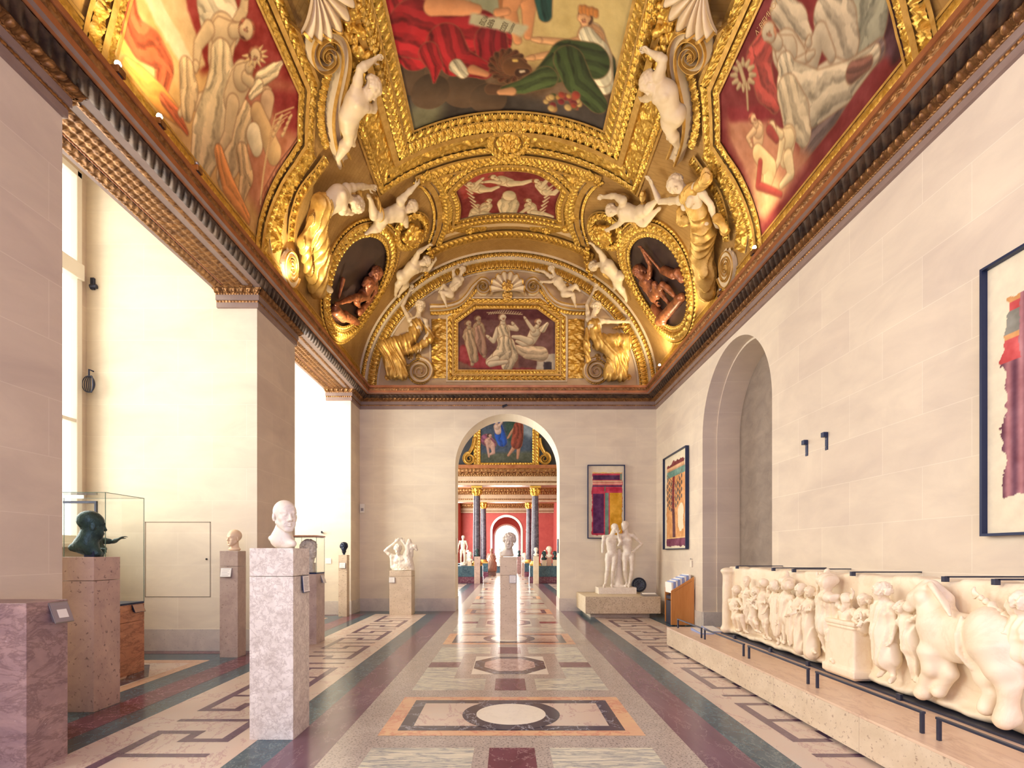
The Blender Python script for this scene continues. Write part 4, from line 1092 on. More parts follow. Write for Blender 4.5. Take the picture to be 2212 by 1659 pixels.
# ------------------------------------------------------------------ relief, its platform, barriers and clips
t = thing('platform', 'long low travertine platform along the right wall below the relief', 'platform', (3.4, 5.5, 0))
ys = [1.0, 2.75, 4.05, 5.35, 6.65, 7.9, 8.92]
for a, b in zip(ys[:-1], ys[1:]): MB().box(2.7, 2.74, a, b - .003, .025, .298, 0, .002).build('front_slab', [TRAV], t)
MB().box(2.741, 4.05, 8.88, 8.92, .025, .298, 0, .002).build('end_slab', [TRAV], t)
for a, b in zip(ys[:-1], ys[1:]): MB().box(2.7, 4.054, a, b - .002, .2985, .318, 0, .002).build('top_slab', [TRAVTOP], t)
MB().box(2.75, 4.0, 1.02, 8.86, 0, .026).build('recessed_foot', [METAL2], t)
for i, (a, b) in enumerate(((8.82, 7.74), (7.63, 6.36), (6.24, 4.995), (4.868, 3.62), (3.50, 2.25))):
    mb = MB(); x = 2.857; zt = .318
    mb.box(x - .011, x + .011, a - .022, a, zt, .455, 0, .002); mb.box(x - .011, x + .011, b, b + .022, zt, .455, 0, .002); mb.box(x - .013, x + .013, b - .006, a + .006, .455, .472, 0, .003)
    where = ('farthest', 'second farthest', 'middle', 'second nearest', 'nearest')[i]
    tag(mb.build('barrier_rail', [METAL]), '%s low dark metal barrier rail on the travertine platform' % where, 'barrier', 'barrier rails on the platform')
for i, (px, py) in enumerate(((1484, 1358), (1508, 1355))):
    d = 1.0 * F * 1.22 / (py - CY); x = PX(px, d); x = max(2.95, x)
    t2 = thing('label_stand', ('left white label plate' if i == 0 else 'right white label plate') + ' lying at the far end of the platform', 'label', (x, 8.4, .318), 'label plates on the platform')
    xa, ya = (2.98, 8.1) if i == 0 else (3.22, 8.3)
    mb = MB(); mb.add([(xa, ya, .319), (xa + .2, ya, .319), (xa + .2, ya + .45, .319), (xa, ya + .45, .319), (xa, ya, .33), (xa + .2, ya, .33), (xa + .2, ya + .45, .36), (xa, ya + .45, .36)], [(0, 3, 2, 1), (4, 5, 6, 7), (0, 1, 5, 4), (1, 2, 6, 5), (2, 3, 7, 6), (3, 0, 4, 7)]); mb.build('plate', [BLUEP], t2)
    mb = MB(); mb.quad((xa + .01, ya + .01, .3325), (xa + .19, ya + .01, .3325), (xa + .19, ya + .44, .361), (xa + .01, ya + .44, .361)); mb.build('card', [PAPER], t2)

RX, RZ0, RZ1, RYA, RYB = 3.39, .352, 1.352, 2.6, 8.18
rel = thing('marble_relief', 'long ivory marble relief of a procession with a great horse', 'relief', (3.5, 5.5, .34))
S = Solid()
n = 24
for i in range(n):
    y0 = RYA + (RYB - RYA) * i / n; y1 = RYA + (RYB - RYA) * (i + 1) / n
    S.box((RX + .155, (y0 + y1) / 2, (RZ0 + RZ1) / 2 + .01 * (i % 3)), (.1, (y1 - y0) / 2 + .03, (RZ1 - RZ0) / 2 - .012), rd=.02, k=.02)
    S.ell((RX + .11, (y0 + y1) / 2, RZ0 + .04 + .012 * math.sin(i * 2.1)), (.13, .16, .05), k=.05)
S.cap((RX - .01, 8.1, RZ0 + .05), (RX - .01, 8.1, RZ1 - .09), .075, .065, .03).ell((RX - .01, 8.1, RZ1 - .06), (.1, .1, .05), k=.03).ell((RX - .01, 8.1, RZ0 + .05), (.1, .1, .05), k=.03)
S.bumps(23, .003)
S.build('slab', .02, RELIEF, rel)
def RP(px, py, off=.0):
    d = (RX - off) * F / (px - CX); return A3(RX - off, d, EYE - (py - CY) * d / F)
R6 = lambda x, y, o=.05: RP(1500 + x / 4.367, 1180 + y / 4.367, o)
R7 = lambda x, y, o=.05: RP(1820 + x / 3.615, 1200 + y / 3.615, o)
def robe(S, top, mid, bot, w, th=.06, amp=.008, wv=95):
    """draped tube of cloth with folds, wide across the relief and shallow in depth"""
    S.chain([top, mid, bot], [w * .8, w, w * 1.05], .05)
    S.folds((0, 1, .12), wv, amp, (0, .15, 1), 6)
def rfig(Rm, u, J, face, robe_pts=None, w=.08, hair='short', parts=None, male=True, fat=1.0, curl=.6):
    S = Solid(); K = {}
    for k, v in J.items(): K[k] = Rm(*v)
    human(S, K, u, face=face, fwd=(-1, .0, 0), hair=hair, male=male, fat=fat, curl=curl)
    if robe_pts:
        q = [Rm(*p) for p in robe_pts]; S.chain(q, [w * (.72 + .16 * i / max(1, len(q) - 1)) for i in range(len(q))], .03)
    if parts: parts(S, Rm)
    if robe_pts or parts: S.folds((0, 1, .15), 120, .009, (0, .2, 1), 6, 1.0)
    S.build('carved_figure', .0085, RELIEF, rel)
FR, FL = (-.6, -.8, 0), (-.55, .85, 0)
rfig(R6, .145, dict(pel=(395, 650), che=(385, 560), nk=(388, 490), hd=(392, 425, .1), sR=(340, 515), sL=(430, 510), eL=(470, 590, .1), wL=(400, 590, .13), eR=(340, 590), wR=(390, 590, .13), kL=(450, 660, .13), aL=(480, 800, .08), tL=(510, 815, .1), kR=(380, 680, .13), aR=(400, 790, .08), tR=(430, 800, .1)), FR, [(400, 660), (440, 680, .1), (450, 760)], .07, 'curly')
rfig(R6, .135, dict(pel=(505, 600), che=(500, 480), nk=(497, 410), hd=(492, 335, .06), sR=(465, 435), sL=(540, 430), eL=(560, 500), wL=(520, 480, .09)), FR, [(500, 480), (505, 700)], .065)
rfig(R6, .135, dict(pel=(560, 660, .06), che=(560, 560, .07), nk=(565, 495, .08), hd=(575, 430, .1), sR=(520, 510, .08), sL=(600, 520, .08), eL=(590, 590, .1), wL=(540, 545, .13), eR=(510, 580, .1), wR=(560, 500, .13), kR=(530, 690, .12), aR=(575, 790, .06), tR=(600, 805, .09), kL=(590, 730, .1), aL=(600, 800, .06), tL=(630, 815, .08)), FL, [(560, 600), (570, 720)], .065, 'curly')
rfig(R6, .14, dict(pel=(660, 600), che=(650, 500), nk=(648, 430), hd=(645, 355, .09), sR=(605, 460), sL=(695, 460), eR=(600, 540, .08), wR=(650, 530, .12), eL=(705, 540), wL=(670, 600, .1), kR=(660, 720, .08), aR=(700, 860, .04), tR=(730, 880, .08), kL=(690, 720, .06), aL=(660, 850, .04), tL=(680, 875, .08)), FL, [(655, 480), (660, 560), (665, 660)], .085)
def shieldA(S, Rm): S.ell(Rm(772, 660, .09), (.05, .115, .26), k=.01).cap(Rm(770, 470, .14), Rm(775, 850, .14), .008, .008, .01)
rfig(R6, .15, dict(pel=(770, 640), che=(765, 520), nk=(760, 450), hd=(755, 378, .1), sR=(710, 470), sL=(815, 470), eR=(695, 400, .06), wR=(720, 370, .09), kR=(760, 780), aR=(800, 900), tR=(790, 930, .08), kL=(810, 780), aL=(825, 890), tL=(840, 915, .08)), FL, None, .08, 'curly', shieldA)
def shieldB(S, Rm): S.ell(Rm(915, 720, .09), (.045, .075, .27), k=.01).ell(Rm(872, 330, .06), (.085, .1, .06), k=.02).cap(Rm(872, 310, .06), Rm(870, 250, .03), .02, .03, .02)
rfig(R6, .16, dict(pel=(865, 640), che=(865, 530), nk=(865, 450), hd=(872, 375, .1), sR=(815, 480), sL=(915, 490), eL=(930, 580), wL=(905, 620, .1), kR=(850, 770), aR=(850, 890), tR=(850, 920, .09), kL=(890, 770), aL=(900, 900), tL=(905, 935, .09)), FL, [(865, 480), (865, 660)], .09, 'short', shieldB)
rfig(R6, .14, dict(pel=(1000, 660), che=(995, 560), nk=(995, 490), hd=(1000, 420, .09), sR=(955, 520), sL=(1040, 520), eR=(935, 590, .09), wR=(990, 590, .14), eL=(1040, 600, .1), wL=(985, 620, .14)), (-.7, -.7, 0), [(995, 540), (1000, 700), (1005, 960)], .085, 'curly', male=False)
rfig(R6, .145, dict(pel=(1085, 690), che=(1085, 580), nk=(1090, 510), hd=(1092, 440, .09), sR=(1040, 545), sL=(1130, 540), eR=(1030, 620, .09), wR=(1080, 600, .14), kR=(1080, 800), aR=(1110, 970), tR=(1150, 1010, .09)), FL, [(1085, 560), (1095, 760), (1110, 1000)], .095, 'bun', male=False)
def mars(S, Rm):
    S.cap(Rm(1160, 250, .06), Rm(1170, 820, .06), .012, .012, .01).ell(Rm(1255, 320, .08), (.1, .12, .075), k=.02).cap(Rm(1255, 290, .06), Rm(1250, 235, .02), .025, .03, .03)
    S.chain([Rm(1200, 470, .14), Rm(1270, 480, .17), Rm(1350, 480, .12)], [.04, .05, .03], .03).cap(Rm(1340, 560, .06), Rm(1360, 780, .04), .07, .05, .05)
rfig(R6, .19, dict(pel=(1240, 650, .07), che=(1250, 545, .08), nk=(1245, 455, .09), hd=(1245, 370, .12), sR=(1190, 490, .08), sL=(1320, 490, .08), eL=(1400, 600, .1), wL=(1460, 500, .08), eR=(1170, 470, .05), wR=(1160, 400, .06), kR=(1215, 800, .08), aR=(1230, 960, .04), tR=(1260, 1000, .08), kL=(1275, 810, .1), aL=(1300, 1040, .07), tL=(1310, 1090, .13)), FR, [(1240, 600, .08), (1245, 700, .08), (1250, 760, .07)], .115, 'short', mars)
S = Solid(); a_, b_ = R6(1335, 900, 0), R7(190, 900, 0)
ym, yl = (a_[1] + b_[1]) / 2, abs(a_[1] - b_[1]) / 2
S.box((RX - .03, ym, .62), (.09, yl, .27), rd=.01, k=.01).box((RX - .035, ym, .885), (.11, yl + .03, .022), rd=.008, k=.008).box((RX - .033, ym, .845), (.10, yl + .015, .012), rd=.006, k=.006).box((RX - .033, ym, .41), (.105, yl + .02, .04), rd=.01, k=.01)
S.build('carved_altar', .011, RELIEF, rel)
rfig(R6, .145, dict(pel=(1450, 760, .03), che=(1450, 650, .04), nk=(1450, 590, .05), hd=(1440, 520, .08), sR=(1400, 630, .05), sL=(1500, 620, .05), eL=(1530, 690, .1), wL=(1560, 660, .13)), FR, [(1450, 640), (1450, 740)], .08)
rfig(R7, .13, dict(pel=(150, 590, .03), che=(155, 480, .04), nk=(160, 420, .05), hd=(160, 355, .08), sR=(110, 450, .05), sL=(210, 445, .05), eR=(90, 500, .1), wR=(120, 530, .13), eL=(230, 500, .1), wL=(170, 520, .13)), FL, [(155, 470), (150, 560)], .07, 'curly')
rfig(R7, .165, dict(pel=(330, 610, .07), che=(330, 460, .08), nk=(315, 360, .09), hd=(300, 290, .12), sR=(260, 410, .08), sL=(390, 400, .08), eR=(240, 490, .1), wR=(240, 560, .12), eL=(410, 520, .08), wL=(390, 620, .1), kR=(310, 770, .09), aR=(320, 910, .06), tR=(280, 945, .1), kL=(370, 770, .08), aL=(400, 940, .06), tL=(370, 1000, .12)), FL, [(325, 420, .08), (325, 600, .08), (350, 800, .07)], .125, 'curly')
rfig(R7, .14, dict(pel=(535, 650, .06), che=(515, 530, .07), nk=(500, 460, .08), hd=(470, 430, .1), sR=(470, 500, .07), sL=(560, 500, .07), eR=(500, 530, .1), wR=(590, 470, .13), eL=(590, 500, .1), wL=(625, 450, .12), kR=(535, 800, .07), aR=(560, 960, .04), tR=(600, 1000, .08), kL=(570, 790, .06), aL=(580, 950, .04), tL=(620, 985, .08)), FL, [(520, 520, .07), (540, 640, .07), (545, 720, .06)], .085, 'curly')
S = Solid()
H = lambda x, y, o=.08: R7(x, y, o)
S.ell(H(900, 640, .06), (.11, .22, .19), k=.05).ell(H(750, 590, .07), (.12, .13, .2), k=.05).ell(H(1150, 600, .09), (.14, .14, .18), k=.05).ell(H(1040, 650, .06), (.12, .16, .17), k=.05)
S.chain([H(760, 520, .06), H(720, 400, .06), H(670, 290, .07)], [.15, .11, .08], .04).chain([H(660, 280, .09), H(590, 330, .1), H(530, 400, .11)], [.075, .066, .045], .03).ell(H(520, 405, .12), (.042, .04, .036), k=.03)
S.cap(H(640, 235, .09), H(650, 190, .1), .03, .01, .02).cap(H(700, 240, .06), H(800, 340, .05), .05, .06, .04).ell(H(585, 310, .17), (.018, .025, .018), k=.015)
for i in range(8): S.cap(H(690 + i * 17, 225 + i * 22, .14), H(735 + i * 15, 300 + i * 24, .17), .024, .014, .008)
S.ell(H(625, 330, .15), (.05, .055, .06), k=.02).cap(H(600, 300, .17), H(640, 290, .16), .012, .01, .008).cap(H(645, 250, .13), H(672, 205, .14), .022, .006, .01).cap(H(505, 425, .15), H(550, 425, .16), .006, .006, .006, sub=True)
for (x, y, o) in ((640, 1060, .08), (760, 1050, .05), (1290, 1255, .1), (1130, 1180, .06)): S.cap(H(x, y - 40, o), H(x - 14, y + 20, o + .02), .038, .044, .02)
for (x, y, o) in ((700, 880, .12), (1240, 900, .14), (1140, 965, .08)): S.ell(H(x, y, o), (.05, .05, .06), k=.03)
S.chain([H(700, 760, .1), H(700, 880, .1), H(660, 960, .09), H(640, 1060, .08)], [.1, .062, .045, .055], .03).cap(H(640, 1060, .08), H(610, 1075, .1), .05, .045, .03)
S.chain([H(780, 800, .05), H(840, 920, .05), H(760, 1050, .05)], [.08, .05, .045], .03)
S.chain([H(1180, 740, .12), H(1230, 890, .12), H(1300, 1040, .1), H(1290, 1250, .09)], [.14, .085, .055, .06], .04).cap(H(1290, 1260, .09), H(1260, 1290, .12), .07, .06, .03)
S.chain([H(1090, 780, .05), H(1130, 960, .05), H(1180, 1080, .05), H(1130, 1180, .06)], [.11, .07, .05, .05], .03)
S.chain([H(1260, 540, .1), H(1290, 700, .1), H(1350, 880, .09), H(1400, 1010, .08)], [.05, .05, .04, .02], .04)
S.chain([H(930, 480, .16), H(890, 620, .2), H(900, 760, .19), H(1000, 880, .14)], [.014, .018, .018, .014], .01)
S.build('carved_horse', .0115, RELIEF, rel)
rfig(R7, .16, dict(pel=(1420, 720, .05), che=(1410, 600, .06), nk=(1390, 470, .07), hd=(1375, 380, .11), sR=(1330, 520, .07), sL=(1480, 540, .07), eR=(1200, 420, .08), wR=(1070, 320, .08), eL=(1480, 650, .1), wL=(1340, 650, .12)), FL, [(1410, 580), (1420, 760)], .1, 'curly')
# steel bearer and clips
mb = MB(); mb.box(3.325, 3.62, RYA, 5.1, .3185, .338); mb.box(3.325, 3.62, 5.103, 8.2, .3185, .338); mb.build('bearer', [METAL], rel)
mb = None
for (px, w_) in ((1590, .12), (1668, .12), (1712, .12), (1838, .12), (2036, .13), (2144, .13)):
    d = RX * F / (px - CX); mb = MB(); mb.box(RX - .012, RX + .03, d - .03, d, 1.335, 1.378, 0, .002); mb.box(RX + .01, XR - .002, d - .03, d - .005, 1.368, 1.38, 0, .002); mb.build('clip', [METAL], rel)
for px in (1583, 1660, 1740, 1935):
    d = 3.3 * F / (px - CX); mb = MB(); mb.box(3.30, 3.325, d - .05, d, .3185, .372, 0, .002); mb.build('toe_clip', [METAL], rel)

# ------------------------------------------------------------------ small fittings on the walls
for i, (px, y0, y1) in enumerate(((1743.5, 985, 951), (1786.5, 972, 934))):
    d = XR * F / (px - CX); z0, z1 = PZ(y0, d), PZ(y1, d)
    t = thing('wall_bracket', ('left' if i == 0 else 'right') + ' one of two empty dark blue brackets on the bare right wall', 'bracket', (XR, d, z0), 'empty wall brackets')
    MB().box(XR - .012, XR, d - .025, d + .025, z0, z1, 0, .002).build('plate', [METAL2], t)
    MB().box(XR - .06, XR - .012, d - .03, d + .035, z1 - .06, z1, 0, .003).build('hook', [METAL2], t)
    for z in (z0 + .04, z1 - .085):
        mb = MB(); mb.lathe([(0, 0), (.009, 0), (.009, .004), (0, .004)], n=10); o = mb.build('screw', [STEEL], t); o.parent = None; o.matrix_world = Matrix.Translation((XR - .012, d, z)) @ Matrix.Rotation(-PI / 2, 4, 'Y'); o.parent = t; o.matrix_parent_inverse = t.matrix_basis.inverted()
def wallbox(name, label, cat, x0, x1, y0, y1, z0, z1, mat, lens=None):
    t = thing(name, label, cat, ((x0 + x1) / 2, (y0 + y1) / 2, z0)); MB().box(x0, x1, y0, y1, z0, z1, 0, .006).build('housing', [mat], t)
    if lens: MB().box(*lens, 0, .002).build('cover', [STEEL], t)
wallbox('motion_detector', 'white alarm box high on the end wall beside the left corner', 'alarm', -3.99, -3.86, YB - .06, YB, PZ(1108, YB), PZ(1089, YB), WHITEP, (-3.96, -3.89, YB - .068, YB - .06, PZ(1104, YB), PZ(1098, YB)))  # plain white alarm box with a small steel cover
wallbox('wall_switch', 'small beige switch box above the orange leaflet stand', 'switch', XR - .03, XR, 11.55, 11.66, PZ(1225, 11.6), PZ(1211, 11.6), BEIGE, (XR - .036, XR - .03, 11.58, 11.63, 1.43, 1.46))
wallbox('wall_label', 'small white label on the bay wall beside the thinnest pedestal', 'label', PX(703, 13.56), PX(716, 13.56), 13.548, 13.56, PZ(1218, 13.56), PZ(1206, 13.56), PAPER, None)
mb = MB(); mb.tube([(PX(695, 13.5), 13.56, 2.1), (PX(695, 13.5), 13.49, 2.1), (PX(696, 13.5), 13.47, 2.13)], .02, 8); tag(mb.build('wall_hook', [METAL2]), 'black hook on the bay wall above the small glass case', 'hook')
# blind cord coil and pulley on the window jamb of the first bay
t = thing('cord_coil', 'coiled grey cord hanging at the window jamb', 'cord', (-6.6, 8.4, 4.2))
mb = MB()
for k in range(5):
    a = np.linspace(0, 2 * PI, 30); c = A3(-6.62 + .012 * k, 8.37, PZ(832, 8.4)); q = .5 * k
    mb.tube([c + A3(.10 * math.cos(x) * math.cos(q * .5), -.05 * math.sin(q) * math.cos(x) - .02, .13 * math.sin(x)) for x in a], .007, 6, caps=False)
mb.build('loops', [METAL], t)
mb = MB(); z_ = PZ(800, 8.4)
mb.tube([(-6.62, 8.45, z_), (-6.62, 8.36, z_), (-6.62, 8.36, z_ - .12)], .012, 8); mb.build('cleat', [METAL2], t)
mb = MB(); mb.tube([(-6.66, 8.44, PZ(619, 8.44)), (-6.56, 8.44, PZ(619, 8.44))], .035, 12); mb.box(-6.66, -6.6, 8.43, 8.468, PZ(600, 8.44), PZ(625, 8.44), 0, .004); tag(mb.build('cord_pulley', [METAL]), 'grey cord pulley high on the window jamb', 'pulley')

wallbox('wall_panel', 'slim dark panel on the right jamb of the archway', 'panel', 1.405, 1.4365, 14.66, 14.82, 1.58, 1.97, METAL2, None)
wallbox('wall_panel', 'slim pale panel on the left jamb of the archway', 'panel', -1.4065, -1.385, 14.66, 14.82, 1.55, 1.99, BEIGE, None)
t = thing('security_camera', 'small dark camera fixed to the cornice above the archway', 'camera', (-.06, YB, 5.5))
mb = MB(); mb.tube([(-.06, YB - .06, 5.60), (-.06, YB - .11, 5.56)], .012, 8); mb.build('arm', [METAL2], t)
mb = MB(); mb.tube([(.0, YB - .12, 5.58), (-.12, YB - .15, 5.52)], [.03, .035], 10); mb.build('body', [METAL], t)
# ================================================================== vaulted ceiling: frames, paintings, stucco figures
_ph = np.linspace(-PI / 2, PI / 2, 721)
_sl = np.concatenate([[0], np.cumsum(np.hypot(np.diff(VA * np.sin(_ph)), np.diff(VB * np.cos(_ph))))]); _sl -= _sl[360]
def s2phi(s): return np.interp(s, _sl, _ph)
def phi2s(p): return float(np.interp(p, _ph, _sl))
def PV(px, py):
    p, y = px2v(px, py); return (phi2s(p), y)
def mapV(q, off=0.0):
    q = np.asarray(q, float); return VP(s2phi(q[..., 0]), q[..., 1], off)
LY = YB - .001
def PL(px, py): return px2l(px, py)
def mapL(q, off=0.0):
    q = np.asarray(q, float); off = np.broadcast_to(np.asarray(off, float), q.shape[:-1])
    P = np.stack([q[..., 0], LY - off, q[..., 1]], -1); n = np.zeros_like(P); n[..., 1] = -1; return P, n
def mir(p): return [(-q[0], q[1]) for q in p]
def mirL(p): return [(2 * XC - q[0], q[1]) for q in p]
def smooth(pts, n=10, closed=False):
    p = np.asarray(pts, float)
    if closed: q = np.concatenate([p[-1:], p, p[:2]])
    else: q = np.concatenate([2 * p[:1] - p[1:2], p, 2 * p[-1:] - p[-2:-1]])
    out = []
    for i in range(1, len(q) - 2):
        t = np.linspace(0, 1, n, endpoint=False)[:, None]; a, b, c, d = q[i - 1], q[i], q[i + 1], q[i + 2]
        out.append(.5 * (2 * b + (c - a) * t + (2 * a - 5 * b + 4 * c - d) * t ** 2 + (3 * b - a - 3 * c + d) * t ** 3))
    if not closed: out.append(p[-1:])
    return np.concatenate(out)
def offs(p, o, closed):
    """mitred offset of a 2D polyline to its left by o"""
    p = np.asarray(p, float)
    if closed: d = np.roll(p, -1, 0) - p; dp = np.roll(d, 1, 0)
    else: d = np.diff(p, axis=0); d, dp = np.concatenate([d, d[-1:]]), np.concatenate([d[:1], d])
    d = d / (np.linalg.norm(d, axis=1)[:, None] + 1e-9); dp = dp / (np.linalg.norm(dp, axis=1)[:, None] + 1e-9)
    n0, n1 = np.stack([-dp[:, 1], dp[:, 0]], 1), np.stack([-d[:, 1], d[:, 0]], 1)
    m = n0 + n1; m /= np.linalg.norm(m, axis=1)[:, None] + 1e-9
    return p + m * (o / np.clip((m * n1).sum(1), .35, 1))[:, None]
def resamp(p, ds):
    L = np.concatenate([[0], np.cumsum(np.linalg.norm(np.diff(p, axis=0), axis=1))]); n = max(3, int(L[-1] / ds) + 1)
    t = np.linspace(0, L[-1], n); return np.stack([np.interp(t, L, p[:, k]) for k in range(p.shape[1])], 1), t
def band(mb, pts, o0, o1, off, hf=None, nv=7, mat=0, dens=60, mp=mapV, closed=False, curve=False, off1=None):
    pts = np.asarray(pts, float); o1f = off if off1 is None else off1; hf = hf or H_flat
    if curve:
        p, t = resamp(np.concatenate([pts, pts[:1]]) if closed else pts, 1 / dens)
        A, B = offs(p, o0, False), offs(p, o1, False)
        if closed: A[-1] = A[0] = (A[0] + A[-1]) / 2; B[-1] = B[0] = (B[0] + B[-1]) / 2
        segs = [(A, B, t)]
    else:
        A, B = offs(pts, o0, closed), offs(pts, o1, closed); segs = []
        m = len(pts) if closed else len(pts) - 1
        for i in range(m):
            j = (i + 1) % len(pts); L = np.linalg.norm(pts[j] - pts[i]); n = max(3, int(L * dens)); t = np.linspace(0, 1, n)[:, None]
            segs.append((A[i] + (A[j] - A[i]) * t, B[i] + (B[j] - B[i]) * t, t[:, 0] * L))
    for (a, b, t) in segs:
        v = np.linspace(0, 1, nv); S_, V_ = np.meshgrid(t, v, indexing='ij')
        q = a[:, None] + (b - a)[:, None] * v[None, :, None]
        P, n = mp(q, off + (o1f - off) * V_); mb.grid(P + n * hf(S_, V_)[..., None], mat)
def fill(mb, poly, off, mat=0, mp=mapV, d=.12):
    """covers a polygon of the surface with a fine grid (cells whose centre is inside)"""
    p = np.asarray(poly, float); lo, hi = p.min(0), p.max(0); n = np.maximum(2, np.ceil((hi - lo) / d).astype(int))
    u = np.linspace(lo[0], hi[0], n[0] + 1); v = np.linspace(lo[1], hi[1], n[1] + 1); U, V = np.meshgrid(u, v, indexing='ij')
    cu, cv = (U[1:, 1:] + U[:-1, :-1]) / 2, (V[1:, 1:] + V[:-1, :-1]) / 2; ins = inside(p, cu, cv)
    I = np.argwhere(ins); m = n[1] + 1; idx = I[:, 0] * m + I[:, 1]
    P = mp(np.stack([U, V], -1), np.full(U.shape, off))[0]
    mb.add(P.reshape(-1, 3), np.stack([idx, idx + m, idx + m + 1, idx + 1], 1), mat, True)
def inside(p, x, y):
    r = np.zeros(np.shape(x), bool); j = len(p) - 1
    for i in range(len(p)):
        c = ((p[i][1] > y) != (p[j][1] > y)) & (x < (p[j][0] - p[i][0]) * (y - p[i][1]) / (p[j][1] - p[i][1] + 1e-12) + p[i][0]); r ^= c; j = i
    return r
def rosette(mb, c, r, off, h, mat=0, mp=mapV, lobes=9, rings=2, n=18, m=72):
    a = np.linspace(0, 2 * PI, m + 1); q = np.linspace(.02, 1, n); A_, Q = np.meshgrid(a, q, indexing='ij')
    z = np.zeros_like(Q)
    for k in range(rings):
        r0, r1 = k / rings, (k + 1) / rings; t = np.clip((Q - r0) / (r1 - r0), 0, 1)
        pet = (.55 + .45 * np.cos(lobes * A_ + k * PI)) * np.sin(PI * np.clip(t, 0, 1)) ** .7; z = np.where((Q >= r0) & (Q <= r1), (1 - .45 * k / rings) * (.35 + .65 * pet), z)
    z = np.where(Q < .2, 1.05 * np.sqrt(np.clip(1 - (Q / .24) ** 2, 0, 1)) + .3, z)
    P, N_ = mp(np.stack([c[0] + r * Q * np.cos(A_), c[1] + r * Q * np.sin(A_)], -1), np.full(Q.shape, off)); mb.grid(P + N_ * (z * h)[..., None], mat)
def ribbon(mb, path, w0, w1, off, h, mat=0, mp=mapV, rim=1, dens=50, pw=1.0):
    """raised moulded ribbon (scroll) with two rims, width tapering from w0 to w1; sides included"""
    p, t = resamp(np.asarray(path, float), 1 / dens); k = (t / t[-1]) ** pw; w = w0 + (w1 - w0) * k
    prof = [(-.5, 0, 0), (-.5, .8, 0), (-.44, 1, 1), (-.34, 1, 1), (-.28, .72, 0), (0, .60, 0), (.28, .72, 0), (.34, 1, 1), (.44, 1, 1), (.5, .8, 0), (.5, 0, 0)]
    d = np.gradient(p, axis=0); d /= np.linalg.norm(d, axis=1)[:, None] + 1e-9; nn = np.stack([-d[:, 1], d[:, 0]], 1)
    hh = h * (1 - .0 * k)
    G = []
    for (a, z, g) in prof:
        P, N_ = mp(p + nn * (a * w)[:, None], off + z * hh); G.append(P)
    G = np.stack(G, 1)
    for i in range(len(prof) - 1):
        mb.grid(G[:, i:i + 2], rim if prof[i][2] or prof[i + 1][2] else mat, smooth=False)
    # dome over the spiral's eye
def spiral(c, r0, r1, turns, a0, n=60, sx=1.0):
    t = np.linspace(0, 1, n); a = a0 + turns * 2 * PI * t; r = r0 + (r1 - r0) * t
    return [(c[0] + sx * r_ * math.cos(x), c[1] + r_ * math.sin(x)) for x, r_ in zip(a, r)]
def shell(mb, c, r, a0, a1, off, h, mat=0, mp=mapV, ribs=9, mat2=1):
    a = np.linspace(0, 1, ribs * 12 + 1); q = np.linspace(.05, 1, 14); A_, Q = np.meshgrid(a, q, indexing='ij'); an = a0 + (a1 - a0) * A_
    rib = np.abs(np.cos(PI * ribs * A_)); R_ = r * Q * (1 + .06 * rib * Q)
    z = h * (.35 + .65 * np.sin(PI * Q * .62)) * (.6 + .4 * rib)
    P, N_ = mp(np.stack([c[0] + R_ * np.cos(an), c[1] + R_ * np.sin(an)], -1), np.full(Q.shape, off)); mb.grid(P + N_ * z[..., None], mat)
    mb.grid((P + N_ * z[..., None])[:, -2:] + N_[:, -2:] * .012, mat2); mb.grid(np.stack([P[:, -1], (P + N_ * z[..., None])[:, -1]], 1), mat2)

G1, G2, FD, ST = 0, 1, 2, 3
GM = [GOLD, GOLD2, FIELD, STUCCO]
# ------------------------------------------------------------------ great central painting and its frame
s0 = phi2s(math.radians(26.0)); YN = 3.4
CEN = [(-s0, YN), (-s0, 9.72), (s0, 9.72), (s0, YN)]
cpaint = thing('great_painting', 'great central ceiling painting of robed figures with a lion on clouds', 'painting', (XC, 7, 9.6))
mb = MB()
band(mb, CEN, -.02, .03, .05, None, 2, G2); band(mb, CEN, .03, .17, .05, H_egg(.15, .05), 9, G1, 80); band(mb, CEN, .17, .20, .07, None, 2, G2)
band(mb, CEN, .20, .42, .05, H_leaf(.13, .10), 11, G1, 80); band(mb, CEN, .42, .53, .09, None, 2, G2); band(mb, CEN, .53, .53, .0, None, 2, G2, off1=.09)
fo = mb.build('gilt_frame', GM, cpaint)
mb = MB(); band(mb, CEN, .53, .86, .012, None, 3, FD, 12); band(mb, CEN, .53, .86, .014, H_foliage(.62, .075), 13, G1, 60)
band(mb, CEN, .86, .98, .03, H_leaf(.1, .06), 9, G1, 80); band(mb, CEN, .98, 1.03, .03, None, 2, G2); band(mb, CEN, 1.03, 1.03, .0, None, 2, G2, off1=.03)
mb.build('foliage_border', GM, cpaint)
mb = MB(); c = (0.0, 10.43); a = np.linspace(0, 2 * PI, 64, endpoint=False)
ring = [(c[0] + .30 * math.cos(x), c[1] + .30 * math.sin(x)) for x in a[::-1]]
fill(mb, ring, .05, G2, d=.04); band(mb, ring, 0, .13, .04, H_leaf(.11, .10), 9, G1, 90, closed=True, curve=True); rosette(mb, c, .25, .05, .12, G1); mb.build('rosette', GM, cpaint)

